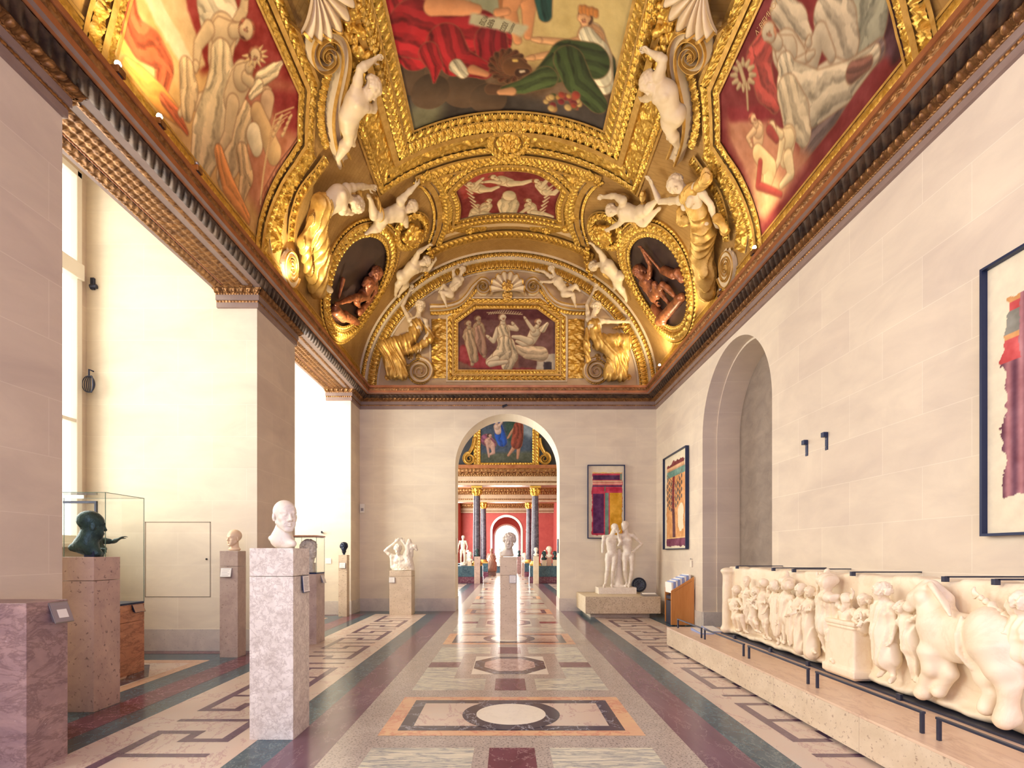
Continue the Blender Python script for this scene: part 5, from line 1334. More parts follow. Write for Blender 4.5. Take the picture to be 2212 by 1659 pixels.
# ------------------------------------------------------------------ small cartouche painting
half = [PV(*q) for q in ((1040, 371), (1008, 388), (983, 410), (991, 430), (994, 449), (991.5, 472))]
CAR = [PV(1097, 364.6)] + half + mir(half)[::-1]
CAR[0] = (0, CAR[0][1])
car = thing('cartouche_painting', 'small red and cream putti painting in a gilt cartouche below the great one', 'painting', (XC, 12, 9.6))
CARs = np.array(CAR)[::-1]
def dense(p, n=8):
    p = np.asarray(p, float); return np.concatenate([p[i] + (p[(i + 1) % len(p)] - p[i]) * np.linspace(0, 1, n, endpoint=False)[:, None] for i in range(len(p))])
top = smooth([CAR[3], CAR[2], CAR[1], CAR[0], mir([CAR[1]])[0], mir([CAR[2]])[0], mir([CAR[3]])[0]], 8)
right = smooth(mir(CAR[3:7]), 6)[1:]; left = smooth(CAR[3:7], 6)[::-1]
bot = np.linspace(right[-1], left[0], 14)[1:-1]
CARO = np.concatenate([top, right, bot, left[:-1]])[::-1]       # anticlockwise or clockwise so that left is outwards
def outward(p):
    x, y = p[:, 0], p[:, 1]; A_ = (x * np.roll(y, -1) - np.roll(x, -1) * y).sum(); return p if A_ < 0 else p[::-1]
CARO = outward(CARO)
mb = MB()
band(mb, CARO, -.01, .02, .05, None, 2, G2, closed=True, curve=True); band(mb, CARO, .02, .13, .04, H_egg(.11, .05), 9, G1, 90, closed=True, curve=True)
band(mb, CARO, .13, .19, .06, None, 2, G2, closed=True, curve=True); band(mb, CARO, .19, .31, .03, H_leaf(.1, .06), 9, G1, 80, closed=True, curve=True); band(mb, CARO, .31, .36, .05, None, 2, G2, closed=True, curve=True)
mb.build('gilt_frame', GM, car)
mb = MB()
ear = smooth([PV(*q) for q in ((897, 386), (920, 402), (935, 424), (943, 455), (941, 490), (928, 528))], 8)
yt, yb = 10.83, 13.36
pan = np.concatenate([ear, np.array(mir(ear))[::-1]])
fill(mb, pan, .012, FD, d=.09)
earL = ear[::-1]
for e_, sg in ((ear, 1), (np.array(mir(ear)), -1)):
    q = e_ if sg > 0 else e_
    band(mb, q, 0 * sg, -.12 * sg, .05, None, 3, G2, curve=True); band(mb, q, -.12 * sg, -.13 * sg, .05, None, 2, G2, curve=True, off1=0); band(mb, q, -.16 * sg, -.32 * sg, .03, H_leaf(.11, .07), 8, G1, 80, curve=True); band(mb, q, .04 * sg, .1 * sg, .03, H_bead(.06, .03), 5, G1, 90, curve=True)
for (y0, y1, w) in ((10.84, 11.06, 2.0), (13.36, 13.58, 2.3)):
    L = [(-w, (y0 + y1) / 2), (w, (y0 + y1) / 2)]; h_ = (y1 - y0) / 2
    band(mb, L, -h_, h_, .03, H_leaf(.13, .07), 9, G1, 80); band(mb, L, h_, h_ + .06, .05, None, 2, G2); band(mb, L, -h_ - .06, -h_, .05, None, 2, G2)
for sg in (-1, 1):
    for (px, py, r) in ((960, 385, .2), (962, 420, .17), (958, 465, .17), (975, 492, .15), (1015, 497, .12)):
        q = PV(px, py); rosette(mb, (sg * q[0] * -1 if sg > 0 else q[0], q[1]), r, .015, .06, G1, lobes=6, n=10, m=48)
    e2 = smooth([PV(*q) for q in ((945, 375), (968, 398), (962, 428), (956, 455), (968, 482), (1000, 496), (1050, 494))], 8); e2 = e2 if sg < 0 else np.array(mir(e2))
    band(mb, e2, -.1, .1, .014, H_foliage(.34, .05), 9, G1, 70, curve=True)
mb.build('foliage_panel', GM, car)

# ------------------------------------------------------------------ the two great side paintings
SIDE_F = [PV(*q) for q in ((641, 199), (638.5, 250), (638, 304), (621, 331), (594, 371), (570, 422), (554, 473))]
sTop = SIDE_F[0][0]; YM = 6.8; sBot = -phi2s(math.radians(84.5))
def side(sg):
    f = SIDE_F + [(sBot, SIDE_F[-1][1] + .03)]; n = [(a, 2 * YM - b) for a, b in f][::-1]
    p = np.array(f + n); p[:, 0] *= -sg
    return outward(p)
SIDE = {}
for sg, lab in ((-1, 'left vault painting of pale nude figures on red, orange garlands at its foot'), (1, 'right vault painting of a white draped youth on dark red')):
    p = side(sg); SIDE[sg] = p
    t = thing('vault_painting', lab, 'painting', tuple(mapV((sg * abs(sTop), YM))[0])); SIDE[sg, 't'] = t
    mb = MB()
    band(mb, p, -.01, .02, .05, None, 2, G2, closed=True); band(mb, p, .02, .13, .03, H_foliage(.2, .045), 9, G1, 80, closed=True); band(mb, p, .13, .20, .07, None, 3, G2, 30, closed=True); band(mb, p, .20, .34, .03, H_leaf(.12, .08), 9, G1, 80, closed=True); band(mb, p, .34, .39, .04, None, 2, G2, closed=True)
    mb.build('gilt_frame', GM, t)
    mb = MB()
    fol = smooth([PV(*q) for q in ((672, 322), (646, 360), (619, 408), (601, 458), (594, 505), (598, 540))], 8); egg = smooth([PV(*q) for q in ((700, 340), (678, 370), (659, 393), (642, 419), (632, 448), (625, 478), (622, 520))], 8)
    if sg > 0: fol, egg = np.array(mir(fol)), np.array(mir(egg))
    band(mb, fol, -.2, .2, .012, None, 3, FD, 30, curve=True); band(mb, fol, -.19, .19, .014, H_foliage(.42, .085), 13, G1, 70, curve=True); band(mb, egg, -.07, .07, .05, H_egg(.14, .05), 9, G1, 80, curve=True)
    for q in (-1, 1): band(mb, egg, q * .07, q * .12, .06, None, 2, G2, curve=True)
    mb.build('foliage_border', GM, t)
    # lace strip along the springing
    mb = MB(); L = [(sg * phi2s(math.radians(83.2)), -1.0), (sg * phi2s(math.radians(83.2)), YB)]
    band(mb, L, -.06, .06, .02, H_foliage(.14, .03), 7, G1, 45); band(mb, L, -.09, -.06, .03, None, 2, G2); band(mb, L, .06, .09, .03, None, 2, G2)
    struct(mb.build('trim_%d' % (4 if sg < 0 else 5), GM), 'gilt lace moulding at the foot of the %s vault slope' % ('left' if sg < 0 else 'right'))

# ------------------------------------------------------------------ dark oval bronzes and round trophies
OV = [PV(640 + x / 3.318, 440 + y / 3.318) for x, y in ((510, 225), (590, 255), (632, 330), (630, 440), (590, 560), (520, 690), (440, 800), (340, 870), (262, 850), (225, 760), (230, 620), (260, 480), (320, 350), (410, 255))]
def vjoint(d, off=.12):
    return {k: (lambda P, n: P + n * (v[2] if len(v) > 2 else off))(*mapV(PV(v[0], v[1]))) for k, v in d.items()}
def vnorm(px, py): return mapV(PV(px, py))[1]
OVALS = {}
for sg, lab in ((-1, 'dark oval bronze relief of a reclining man, left of the lunette'), (1, 'dark oval bronze relief of a bearded man holding a staff, right of the lunette')):
    p = smooth(OV, 6, True); p = p if sg < 0 else np.array(mir(p)); p = outward(p)
    t = thing('oval_relief', lab, 'relief', tuple(mapV(p.mean(0))[0])); OVALS[sg] = t
    mb = MB(); fill(mb, offs(p, .03, True), .01, 0, d=.05); mb.build('ground', [DARKPAINT], t)
    mb = MB(); kw = dict(closed=True, curve=True)
    band(mb, p, 0, .09, .05, H_egg(.1, .05), 8, G1, 90, **kw); band(mb, p, .09, .13, .08, None, 2, G2, **kw); band(mb, p, .13, .31, .05, H_leaf(.12, .09), 10, G1, 80, **kw); band(mb, p, .31, .36, .07, None, 2, G2, **kw); band(mb, p, .36, .42, .04, H_bead(.06, .03), 5, G1, 90, **kw); band(mb, p, .42, .42, 0, None, 2, G2, off1=.04, **kw)
    mb.build('gilt_frame', GM, t)
    c = PV(885, 497); c = c if sg < 0 else (-c[0], c[1])
    t = thing('trophy_roundel', 'gilt roundel with a modelled lion skin %s of the cartouche' % ('left' if sg < 0 else 'right'), 'roundel', tuple(mapV(c)[0]))
    mb = MB(); a = np.linspace(0, 2 * PI, 48, endpoint=False); ring = outward(np.array([(c[0] + .31 * math.cos(x), c[1] + .42 * math.sin(x)) for x in a]))
    fill(mb, ring, .015, G2, d=.05); band(mb, ring, 0, .16, .05, H_leaf(.12, .10), 9, G1, 80, **kw); band(mb, ring, .16, .2, .05, None, 2, G2, **kw); mb.build('wreath', GM, t)
    S = Solid(); rr = random.Random(3)
    for i in range(26):
        a = i * 2.4; r = .24 * math.sqrt((i + .5) / 26); P, n = mapV((c[0] + r * math.cos(a), c[1] + 1.3 * r * math.sin(a))); S.ell(P + n * (.115 + .05 * rr.random()), [.05 + .025 * rr.random()] * 3, k=.03)
    P, n = mapV(c); S.ell(P + n * .17, (.14, .12, .12), k=.04)
    for q in (-1, 1): e = mapV((c[0] + .05 * q, c[1] - .05)); S.ell(e[0] + e[1] * .28, (.03, .03, .03), k=.01, sub=True)
    S.bumps(55, .012); S.build('lion_skin', .018, [GOLD], t)

def vfig(name, label, cat, d, u, face, hair='curly', fat=1.25, mats=None, drape=None, drape_mat=None, group=None, parts=None, vox=.0145, male=True, hu=None, extra=None, fold=(64, .026)):
    """stucco figure on the vault; joints traced on the surface with a height off it"""
    J = vjoint(d); n = vnorm(*d['pel'][:2])
    S = Solid(); fc = n * face[0] + A3(0, face[1], face[2])
    human(S, J, u, face=fc, fwd=n, hair=hair, fat=fat, male=male, curl=.5)
    t = thing(name, label, cat, tuple(J['pel']), group)
    if parts: parts(S, J, n)
    S.build('body', vox, mats or [STUCCO], t)
    if drape:
        S = Solid()
        for (pts, rs) in drape:
            q = [(lambda P, nn: P + nn * (v[2] if len(v) > 2 else .14))(*mapV(PV(v[0], v[1]))) for v in pts]; S.chain(q, rs, .08)
        S.folds((.4, .8, .3), fold[0], fold[1], (0, .2, 1), 6, 1.5); S.build('drapery', vox, drape_mat or [GOLD2], t)
    if extra: extra(t)
    return t
vfig('stucco_putto', 'winged stucco child clinging to the left scroll high on the vault', 'stucco figure', dict(pel=(727, 223, .3), che=(745, 185, .32), nk=(757, 167, .34), hd=(776, 152, .36), sL=(744, 162, .3), eL=(757, 118, .26), wL=(790, 107, .2), sR=(757, 191, .34), eR=(785, 204, .3), wR=(790, 190, .26), hL=(735, 230, .26), hR=(725, 235, .3), kR=(727, 274, .3), aR=(712, 325, .2), tR=(720, 350, .16), kL=(744, 258, .2), aL=(749, 296, .14), tL=(756, 302, .12)), .30, (.6, .5, -.5))
vfig('stucco_putto', 'long-haired stucco youth behind the right scroll high on the vault', 'stucco figure', dict(pel=(1476, 212, .3), che=(1465, 167, .32), nk=(1450, 151, .34), hd=(1431, 141, .36), sL=(1448, 128, .3), eL=(1456, 97, .26), wL=(1420, 89, .2), sR=(1449, 161, .34), eR=(1425, 176, .3), wR=(1405, 189, .22), kR=(1476, 257, .3), aR=(1482, 297, .2), tR=(1474, 321, .15), kL=(1468, 250, .2), aL=(1460, 282, .14), tL=(1452, 287, .12)), .30, (.6, .5, -.5), 'long')
vfig('stucco_putto', 'stucco child reaching up beside the left trophy roundel', 'stucco figure', dict(pel=(815, 455, .18), che=(848, 443, .2), nk=(860, 436, .22), hd=(875, 427, .24), sR=(855, 419, .18), eR=(872, 403, .16), wR=(890, 392, .12), sL=(862, 455, .2), eL=(866, 470, .22), kR=(792, 452, .2), aR=(791, 422, .14), tR=(785, 410, .12), kL=(803, 478, .2), aL=(786, 490, .14), tL=(780, 497, .12)), .29, (.8, -.5, -.3), drape=[([(805, 420, .1), (808, 450, .2), (815, 475, .2)], [.05, .09, .06])])
vfig('stucco_putto', 'stucco child leaning over the right trophy roundel', 'stucco figure', dict(pel=(1392, 450, .18), che=(1364, 442, .2), nk=(1352, 436, .22), hd=(1337, 433, .25), sL=(1356, 418, .18), eL=(1337, 409, .16), wL=(1313, 413, .14), sR=(1358, 455, .2), eR=(1352, 465, .22), wR=(1328, 476, .24), kL=(1411, 440, .2), aL=(1427, 424, .14), tL=(1434, 418, .12), kR=(1407, 466, .2), aR=(1428, 446, .14), tR=(1436, 440, .12)), .29, (.8, -.5, -.3), drape=[([(1395, 410, .1), (1398, 430, .12)], [.06, .05]), ([(1380, 465, .2), (1384, 478, .14)], [.05, .05])])
vfig('stucco_putto', 'stucco child holding a garland at the left end of the lunette arch', 'stucco figure', dict(pel=(866, 585, .16), che=(883, 565, .18), nk=(895, 555, .2), hd=(908, 549, .23), sL=(888, 552, .16), eL=(898, 534, .14), wL=(915, 525, .12), sR=(897, 566, .2), eR=(916, 568, .2), wR=(927, 555, .2), kL=(854, 598, .18), aL=(848, 624, .12), tL=(847, 634, .12), kR=(868, 604, .18), aR=(857, 626, .12), tR=(853, 635, .12)), .29, (.8, -.6, -.2), drape=[([(875, 600, .08), (882, 590, .1)], [.08, .06])])
vfig('stucco_putto', 'stucco child holding a garland at the right end of the lunette arch', 'stucco figure', dict(pel=(1340, 587, .16), che=(1322, 563, .18), nk=(1309, 557, .2), hd=(1294, 558, .23), sL=(1311, 547, .16), eL=(1303, 534, .14), wL=(1290, 524, .12), sR=(1312, 570, .16), kR=(1348, 609, .18), aR=(1359, 636, .12), tR=(1361, 646, .12), kL=(1338, 600, .14), aL=(1335, 614, .1), tL=(1331, 620, .1)), .29, (.8, -.6, -.2), drape=[([(1312, 585, .08), (1320, 592, .1)], [.08, .06])])
vfig('stucco_atlas', 'stucco man bending under a gilt drape beside the left oval relief', 'stucco figure', dict(pel=(668, 432, .3), che=(697, 402, .34), nk=(716, 398, .36), hd=(733, 412, .38), hu=None, sL=(722, 385, .3), eL=(755, 381, .26), wL=(783, 387, .2), sR=(704, 430, .36), eR=(730, 436, .32), wR=(754, 422, .26)) if False else dict(pel=(668, 432, .3), che=(697, 402, .34), nk=(716, 398, .36), hd=(734, 410, .4), sL=(722, 384, .3), eL=(755, 381, .26), wL=(783, 387, .2), sR=(704, 428, .36), eR=(730, 436, .32), wR=(754, 422, .26)), .34, (.9, -.4, -.3), fat=1.1, drape=[([(668, 425, .28), (658, 465, .26), (661, 508, .24), (668, 545, .22), (664, 588, .2), (668, 622, .16)], [.19, .15, .18, .2, .19, .17]), ([(655, 470, .2), (640, 520, .16), (650, 580, .14)], [.07, .1, .08]), ([(757, 395, .2), (757, 420, .24)], [.06, .07])], parts=lambda S, J, n: (S.cap(*[(lambda P, nn: P + nn * .16)(*mapV(PV(*q))) for q in ((682, 612), (698, 622))], .08, .06)))
vfig('stucco_caryatid', 'stucco woman in gilt robes stretching an arm beside the right oval relief', 'stucco figure', dict(pel=(1546, 480, .26), che=(1528, 412, .3), nk=(1514, 388, .34), hd=(1499, 371, .38), sR=(1534, 384, .28), eR=(1562, 428, .24), wR=(1566, 462, .2), sL=(1502, 408, .34), eL=(1452, 411, .32), wL=(1430, 380, .26)), .34, (.6, -.5, -.2), fat=1.0, male=False, hair='bun', drape=[([(1522, 400, .3), (1540, 445, .28), (1548, 492, .26), (1540, 545, .24), (1546, 590, .2), (1544, 628, .15)], [.18, .15, .2, .2, .19, .17]), ([(1495, 440, .24), (1500, 455, .24), (1512, 462, .24)], [.09, .12, .07]), ([(1530, 395, .3), (1552, 370, .24), (1545, 355, .2)], [.12, .08, .06]), ([(1572, 462, .2), (1585, 490, .16)], [.07, .08])])

# bronze figures inside the ovals
def ofig(sg, d, u, face, extra=None):
    J = vjoint(d, .08); n = vnorm(*d['pel'][:2]); S = Solid(); human(S, J, u, face=n * face[0] + A3(0, face[1], face[2]), fwd=n, hair='wild', fat=1.0, beard=True)
    if extra: extra(S)
    S.bumps(40, .006); S.build('bronze_figure', .015, [BRONZEB], OVALS[sg])
def vcap(S, a, b, ra, rb, o=.07):
    p = [(lambda P, n: P + n * o)(*mapV(PV(*q))) for q in (a, b)]; S.cap(p[0], p[1], ra, rb, .03)
ofig(-1, dict(pel=(782, 628, .1), che=(789, 608, .12), nk=(796, 596, .13), hd=(803, 584, .16), sL=(785, 600, .1), eL=(775, 610, .12), sR=(802, 606, .12), eR=(805, 622, .12), wR=(795, 634, .13), kL=(752, 634, .18), aL=(722, 652, .1), tL=(714, 655, .1), kR=(757, 645, .16), aR=(768, 658, .1)), .30, (.8, .2, -.2), lambda S: (vcap(S, (770, 672), (800, 640), .09, .05), vcap(S, (735, 600), (725, 640), .05, .03), vcap(S, (738, 680), (765, 694), .12, .08), vcap(S, (718, 668), (735, 685), .12, .1)))
ofig(1, dict(pel=(1420, 630, .1), che=(1406, 602, .12), nk=(1400, 592, .13), hd=(1391, 579, .16), sL=(1412, 588, .12), eL=(1413, 564, .12), wL=(1399, 538, .12), sR=(1394, 606, .1), eR=(1412, 632, .12), wR=(1425, 648, .12), kL=(1430, 604, .2), aL=(1452, 650, .1), tL=(1458, 655, .1), kR=(1446, 606, .18), aR=(1470, 640, .1)), .30, (.8, -.2, -.2), lambda S: (vcap(S, (1393, 526), (1440, 582), .02, .03, .12), vcap(S, (1440, 580), (1462, 590), .09, .1), vcap(S, (1470, 585), (1480, 600), .1, .08), vcap(S, (1432, 690), (1478, 640), .13, .1), vcap(S, (1420, 660), (1440, 690), .1, .12)))

# ------------------------------------------------------------------ scrolls, shells and garlands
SCR = [(733, 335), (722, 305), (715, 272), (713, 240), (717, 205), (726, 165), (733, 128), (733, 95), (724, 70), (706, 57), (685, 60), (668, 78), (663, 103), (674, 128), (694, 132), (710, 116), (708, 95), (694, 86), (683, 95), (684, 108), (693, 112)]
for sg in (-1, 1):
    q = smooth([PV(*p) for p in SCR], 6); q = q if sg < 0 else np.array(mir(q))
    t = thing('stucco_scroll', 'large %s S-shaped stucco scroll with a spiral head beside the great painting' % ('left' if sg < 0 else 'right'), 'scroll', tuple(mapV(q[40])[0]))
    mb = MB(); ribbon(mb, q, .24, .05, .006, .2, 0, rim=1, pw=1.3); c = PV(693, 108); rosette(mb, (c[0] * (1 if sg < 0 else -1), c[1]), .06, .12, .09, 1, n=8, m=32); mb.build('scroll', [STUCCO, GOLD2], t)
    e = smooth([PV(*p) for p in ((714, 122), (701, 156), (690, 200), (686, 245), (689, 279), (699, 314))], 8); e = e if sg < 0 else np.array(mir(e))
    mb = MB(); band(mb, e, -.07, .07, .06, H_egg(.15, .06), 9, 0, 80, curve=True); mb.build('egg_moulding', [GOLD], t)
    c = PV(655, -25); c = (c[0] * (1 if sg < 0 else -1), c[1])
    mb = MB(); a0, a1 = (.9, 2.3); 
    c = (c[0] + (-.12 if sg < 0 else .12) * -1, c[1]); shell(mb, (c[0], c[1] - .1), .52, .35, 2.8, .05, .3, 0, ribs=7); tag(mb.build('stucco_shell', [STUCCO, GOLD2]), 'fluted stucco shell on top of the %s scroll' % ('left' if sg < 0 else 'right'), 'shell')
    S = Solid(); rr = random.Random(5)
    for (px, py) in ((748, 12), (744, 30), (742, 48), (746, 64), (752, 80), (760, 90), (770, 98), (781, 100), (752, 42), (758, 20), (765, 60), (758, 5)):
        p0 = PV(px, py)
        for k in range(6):
            P, n = mapV(((p0[0] + rr.uniform(-.07, .07)) * (1 if sg < 0 else -1), p0[1] + rr.uniform(-.07, .07))); S.ell(P + n * rr.uniform(.085, .15), [rr.uniform(.03, .055)] * 3, k=.015)
    tag(S.build('gilt_garland', .016, [GOLD]), 'gilt fruit garland hanging between the great frame and the %s scroll' % ('left' if sg < 0 else 'right'), 'garland')
    # small volute at the foot of the vault beside the draped figure
    c = PV(621, 577); c = (c[0] * (1 if sg < 0 else -1), c[1])
    mb = MB(); ribbon(mb, spiral(c, .30, .04, 2.3, PI / 2 if sg < 0 else PI / 2, 90, 1 if sg < 0 else -1), .15, .05, .006, .1, 0, rim=1); rosette(mb, c, .06, .05, .06, 1, n=8, m=32); fill(mb, [(c[0] + .3 * math.cos(x), c[1] + .3 * math.sin(x)) for x in np.linspace(0, 2 * PI, 30)], .04, 0, d=.06)
    tag(mb.build('stucco_volute', [STUCCO, GOLD2]), 'round stucco volute at the foot of the %s draped figure' % ('left' if sg < 0 else 'right'), 'scroll')
    # garland from the child's hands along the arch
    g = smooth([PV(*p) for p in ((922, 528), (924, 552), (915, 585), (900, 612), (885, 640))], 8); g = g if sg < 0 else np.array(mir(g)); S = Solid()
    for i, p0 in enumerate(g[::2]):
        for k in range(4):
            P, n = mapV((p0[0] + rr.uniform(-.07, .07), min(p0[1] + rr.uniform(-.07, .07), 14.3))); S.ell(P + n * rr.uniform(.085, .15), [rr.uniform(.03, .05)] * 3, k=.015)
    tag(S.build('gilt_garland', .016, [GOLD]), 'gilt leaf swag held by the child at the %s end of the lunette arch' % ('left' if sg < 0 else 'right'), 'garland')

# ------------------------------------------------------------------ lunette on the end wall
ar = np.linspace(-PI / 2 + .02, PI / 2 - .02, 120)
ARC = np.stack([XC + VA * np.sin(ar), VZ + VB * np.cos(ar)], 1)     # left to right: right hand side is inwards
mb = MB(); kw = dict(mp=mapL, curve=True)
for (a, b, off, hf, nv, m, dn) in ((0, .06, .16, None, 2, ST, 20), (.06, .16, .12, H_egg(.12, .045), 8, G1, 90), (.16, .22, .12, None, 2, ST, 20), (.22, .22, .12, None, 2, ST, 20), (.23, .42, .05, H_egg(.12, .06), 9, G1, 90), (.42, .47, .05, H_bead(.06, .03), 5, G1, 90), (.47, .52, .03, None, 2, ST, 20)):
    band(mb, ARC, -a, -b, off, hf, nv, m, dn, **kw)
band(mb, ARC, -.22, -.23, .12, None, 2, ST, 20, off1=.05, **kw)
mb2 = mb; struct(mb.build('trim_6', GM), 'carved gilt arch mouldings around the lunette')
lp = thing('lunette_painting', 'painting of a kneeling woman with a winged child in the middle of the lunette', 'painting', (XC, YB, 6.6))
LC = outward(np.array([PL(*q) for q in ((989.6, 800.5), (989.6, 698), (1028.5, 669), (1160, 669), (1199.4, 698), (1199.4, 800.5))]))
mb = MB(); kw = dict(mp=mapL, closed=True)
band(mb, LC, -.01, .02, .05, None, 2, G2, **kw); band(mb, LC, .02, .11, .04, H_egg(.09, .04), 8, G1, 90, **kw); band(mb, LC, .11, .16, .07, None, 2, G2, **kw); band(mb, LC, .16, .28, .04, H_leaf(.13, .07), 9, G1, 90, **kw); band(mb, LC, .28, .32, .05, None, 2, ST, **kw); band(mb, LC, .32, .32, 0, None, 2, ST, off1=.05, **kw)
mb.build('gilt_frame', GM, lp)
kw = dict(mp=mapL)
mb = MB()
for sg in (-1, 1):
    f = (lambda p: p) if sg < 0 else mirL
    v = PL(1044, 624)
    sw = smooth([PL(*q) for q in ((930, 668), (962, 667), (990, 660), (1008, 645), (1022, 625), (1040, 608))], 8)
    spir = spiral(v, .21, .03, 2.2, math.atan2(sw[-1][1] - v[1], sw[-1][0] - v[0]), 80)
    spir = [(2 * v[0] - (2 * v[0] - a), b) for a, b in spiral(v, np.hypot(*(sw[-1] - np.array(v))), .03, -2.2, math.atan2(sw[-1][1] - v[1], sw[-1][0] - v[0]), 80)]
    path = np.array(list(map(tuple, sw)) + spir[1:]); path = np.array(f(path))
    ribbon(mb, path, .16, .05, .01, .16, ST, mapL, rim=G2, dens=60); c = f([v])[0]; rosette(mb, c, .05, .1, .07, G2, mapL, n=8, m=32)
    sw2 = np.array(f(sw)) - np.array((0, .13)); band(mb, sw2, -.05, .05, .05, H_bead(.09, .045), 7, G1, 90, curve=True, mp=mapL)
    # side pilaster panels with foliage
    a, b = PL(950, 690), PL(950, 818); L = f([a, b]); band(mb, L, -.22, .22, .02, H_foliage(.55, .06), 13, G1, 70, mp=mapL)
    for q in (-.26, .26): band(mb, L, q - .02, q + .02, .03, None, 2, ST, mp=mapL)
    # corner volutes
    v = PL(908, 804); c = f([v])[0]; ribbon(mb, np.array(f(spiral(v, .33, .04, -2.4, PI / 2, 90))), .14, .05, 0, .12, ST, mapL, rim=G2); band(mb, outward(np.array([(c[0] + .31 * math.cos(x), c[1] + .31 * math.sin(x)) for x in np.linspace(0, 2 * PI, 50)[:-1]])), .0, .04, .05, H_bead(.06, .03), 4, G1, 80, curve=True, closed=True, mp=mapL)
    # damask spandrels with a trellis
    for k in range(5):
        for j in range(4):
            q = PL(820 + 18 * k + 6 * j, 815 - 22 * j)
            if q[0] > XC - VA * math.sqrt(max(0, 1 - ((q[1] - VZ) / VB) ** 2)) + .6: rosette(mb, f([q])[0], .09, .004, .02, G2, mapL, 4, 1, 6, 24)
struct(mb.build('trim_7', GM), 'stucco pediment scrolls and foliage of the lunette')
mb = MB(); c = PL(1096, 634); shell(mb, c, .46, -.25, PI + .25, .05, .22, 0, mapL, 9); rosette(mb, (c[0], c[1] + .12), .16, .16, .12, 1, mapL, 5, 1, 10, 40); rosette(mb, (c[0], c[1] - .08), .14, .08, .08, 1, mapL, 7, 2, 10, 40); tag(mb.build('lunette_shell', [STUCCO, GOLD2]), 'gilt-edged scallop shell over the lunette painting', 'shell')
def lfig(name, label, d, u, face, hair='bun', male=False, fat=1.0, drape=None, vox=.0135):
    J = {k: A3(PL(v[0], v[1])[0], YB - (v[2] if len(v) > 2 else .2), PL(v[0], v[1])[1]) for k, v in d.items()}
    S = Solid(); human(S, J, u, face=face, fwd=(0, -1, 0), hair=hair, male=male, fat=fat)
    t = thing(name, label, 'stucco figure', tuple(J['pel'])); S.build('body', vox, [STUCCO], t)
    if drape:
        S = Solid()
        for (pts, rs) in drape: S.chain([A3(PL(v[0], v[1])[0], YB - (v[2] if len(v) > 2 else .22), PL(v[0], v[1])[1]) for v in pts], rs, .06)
        S.folds((1, .2, .35), 56, .022, (.4, 0, 1), 6, 2.0); S.build('drapery', vox, [GOLD2], t)
lfig('stucco_woman', 'seated gilt-robed woman with one arm raised left of the lunette painting', dict(pel=(881, 746, .22), che=(902, 716, .26), nk=(907, 694, .28), hd=(912, 674, .32), sL=(889, 700, .24), eL=(873, 670, .24), wL=(888, 637, .2), sR=(922, 703, .26), eR=(930, 730, .3), wR=(912, 757, .34)), .31, (.35, -.8, -.5), drape=[([(904, 712, .28), (896, 735, .27), (880, 750, .26)], [.18, .15, .22]), ([(880, 748, .26), (858, 757, .42), (836, 762, .42)], [.22, .18, .16]), ([(838, 762, .42), (846, 790, .36), (852, 814, .28)], [.17, .15, .16]), ([(862, 760, .42), (868, 790, .36), (872, 816, .28)], [.19, .17, .16]), ([(925, 715, .24), (932, 740, .26), (905, 762, .3), (880, 770, .3)], [.09, .1, .1, .09])])
lfig('stucco_woman', 'seated gilt-robed woman stretching an arm right of the lunette painting', dict(pel=(1296, 746, .22), che=(1281, 714, .26), nk=(1278, 696, .28), hd=(1284, 677, .32), sL=(1268, 698, .24), eL=(1265, 668, .24), wL=(1280, 636, .2), sR=(1297, 703, .26), eR=(1323, 705, .28), wR=(1345, 704, .26)), .31, (.5, -.7, -.4), drape=[([(1280, 712, .28), (1284, 735, .27), (1298, 750, .26)], [.18, .15, .22]), ([(1298, 748, .26), (1322, 748, .4), (1343, 746, .4)], [.21, .17, .15]), ([(1343, 748, .4), (1338, 785, .34), (1337, 818, .26)], [.18, .17, .17]), ([(1310, 762, .36), (1322, 782, .42), (1314, 816, .28)], [.2, .2, .19]), ([(1268, 720, .2), (1265, 750, .2), (1268, 785, .2)], [.08, .09, .07]), ([(1322, 716, .2), (1345, 712, .2)], [.04, .05])])
lfig('stucco_putto', 'small stucco child perched on the left pediment scroll of the lunette', dict(pel=(974, 640, .24), che=(990, 620, .28), nk=(996, 609, .29), hd=(1001, 597, .31), sL=(984, 611, .26), eL=(981, 598, .3), wL=(987, 590, .28), sR=(1000, 615, .3), eR=(994, 625, .34), wR=(984, 632, .34), kL=(957, 644, .32), aL=(965, 665, .26), tL=(968, 674, .28), kR=(962, 628, .26), aR=(953, 636, .2), tR=(950, 640, .2)), .21, (.4, -.8, -.3), 'curly', True, 1.2, [([(958, 618, .16), (968, 630, .16)], [.06, .05])], .012)
lfig('stucco_putto', 'small stucco child lying on the right pediment scroll of the lunette', dict(pel=(1218, 638, .24), che=(1203, 619, .28), nk=(1197, 608, .29), hd=(1190, 595, .31), sL=(1188, 609, .26), eL=(1174, 598, .26), wL=(1164, 594, .22), sR=(1202, 613, .3), eR=(1189, 622, .32), wR=(1173, 620, .28), kR=(1234, 648, .3), aR=(1239, 665, .26), tR=(1241, 674, .28), kL=(1240, 628, .26), aL=(1248, 634, .2), tL=(1251, 637, .2)), .21, (-.3, -.8, -.3), 'curly', True, 1.2, [([(1222, 622, .16), (1235, 632, .16)], [.06, .05])], .012)

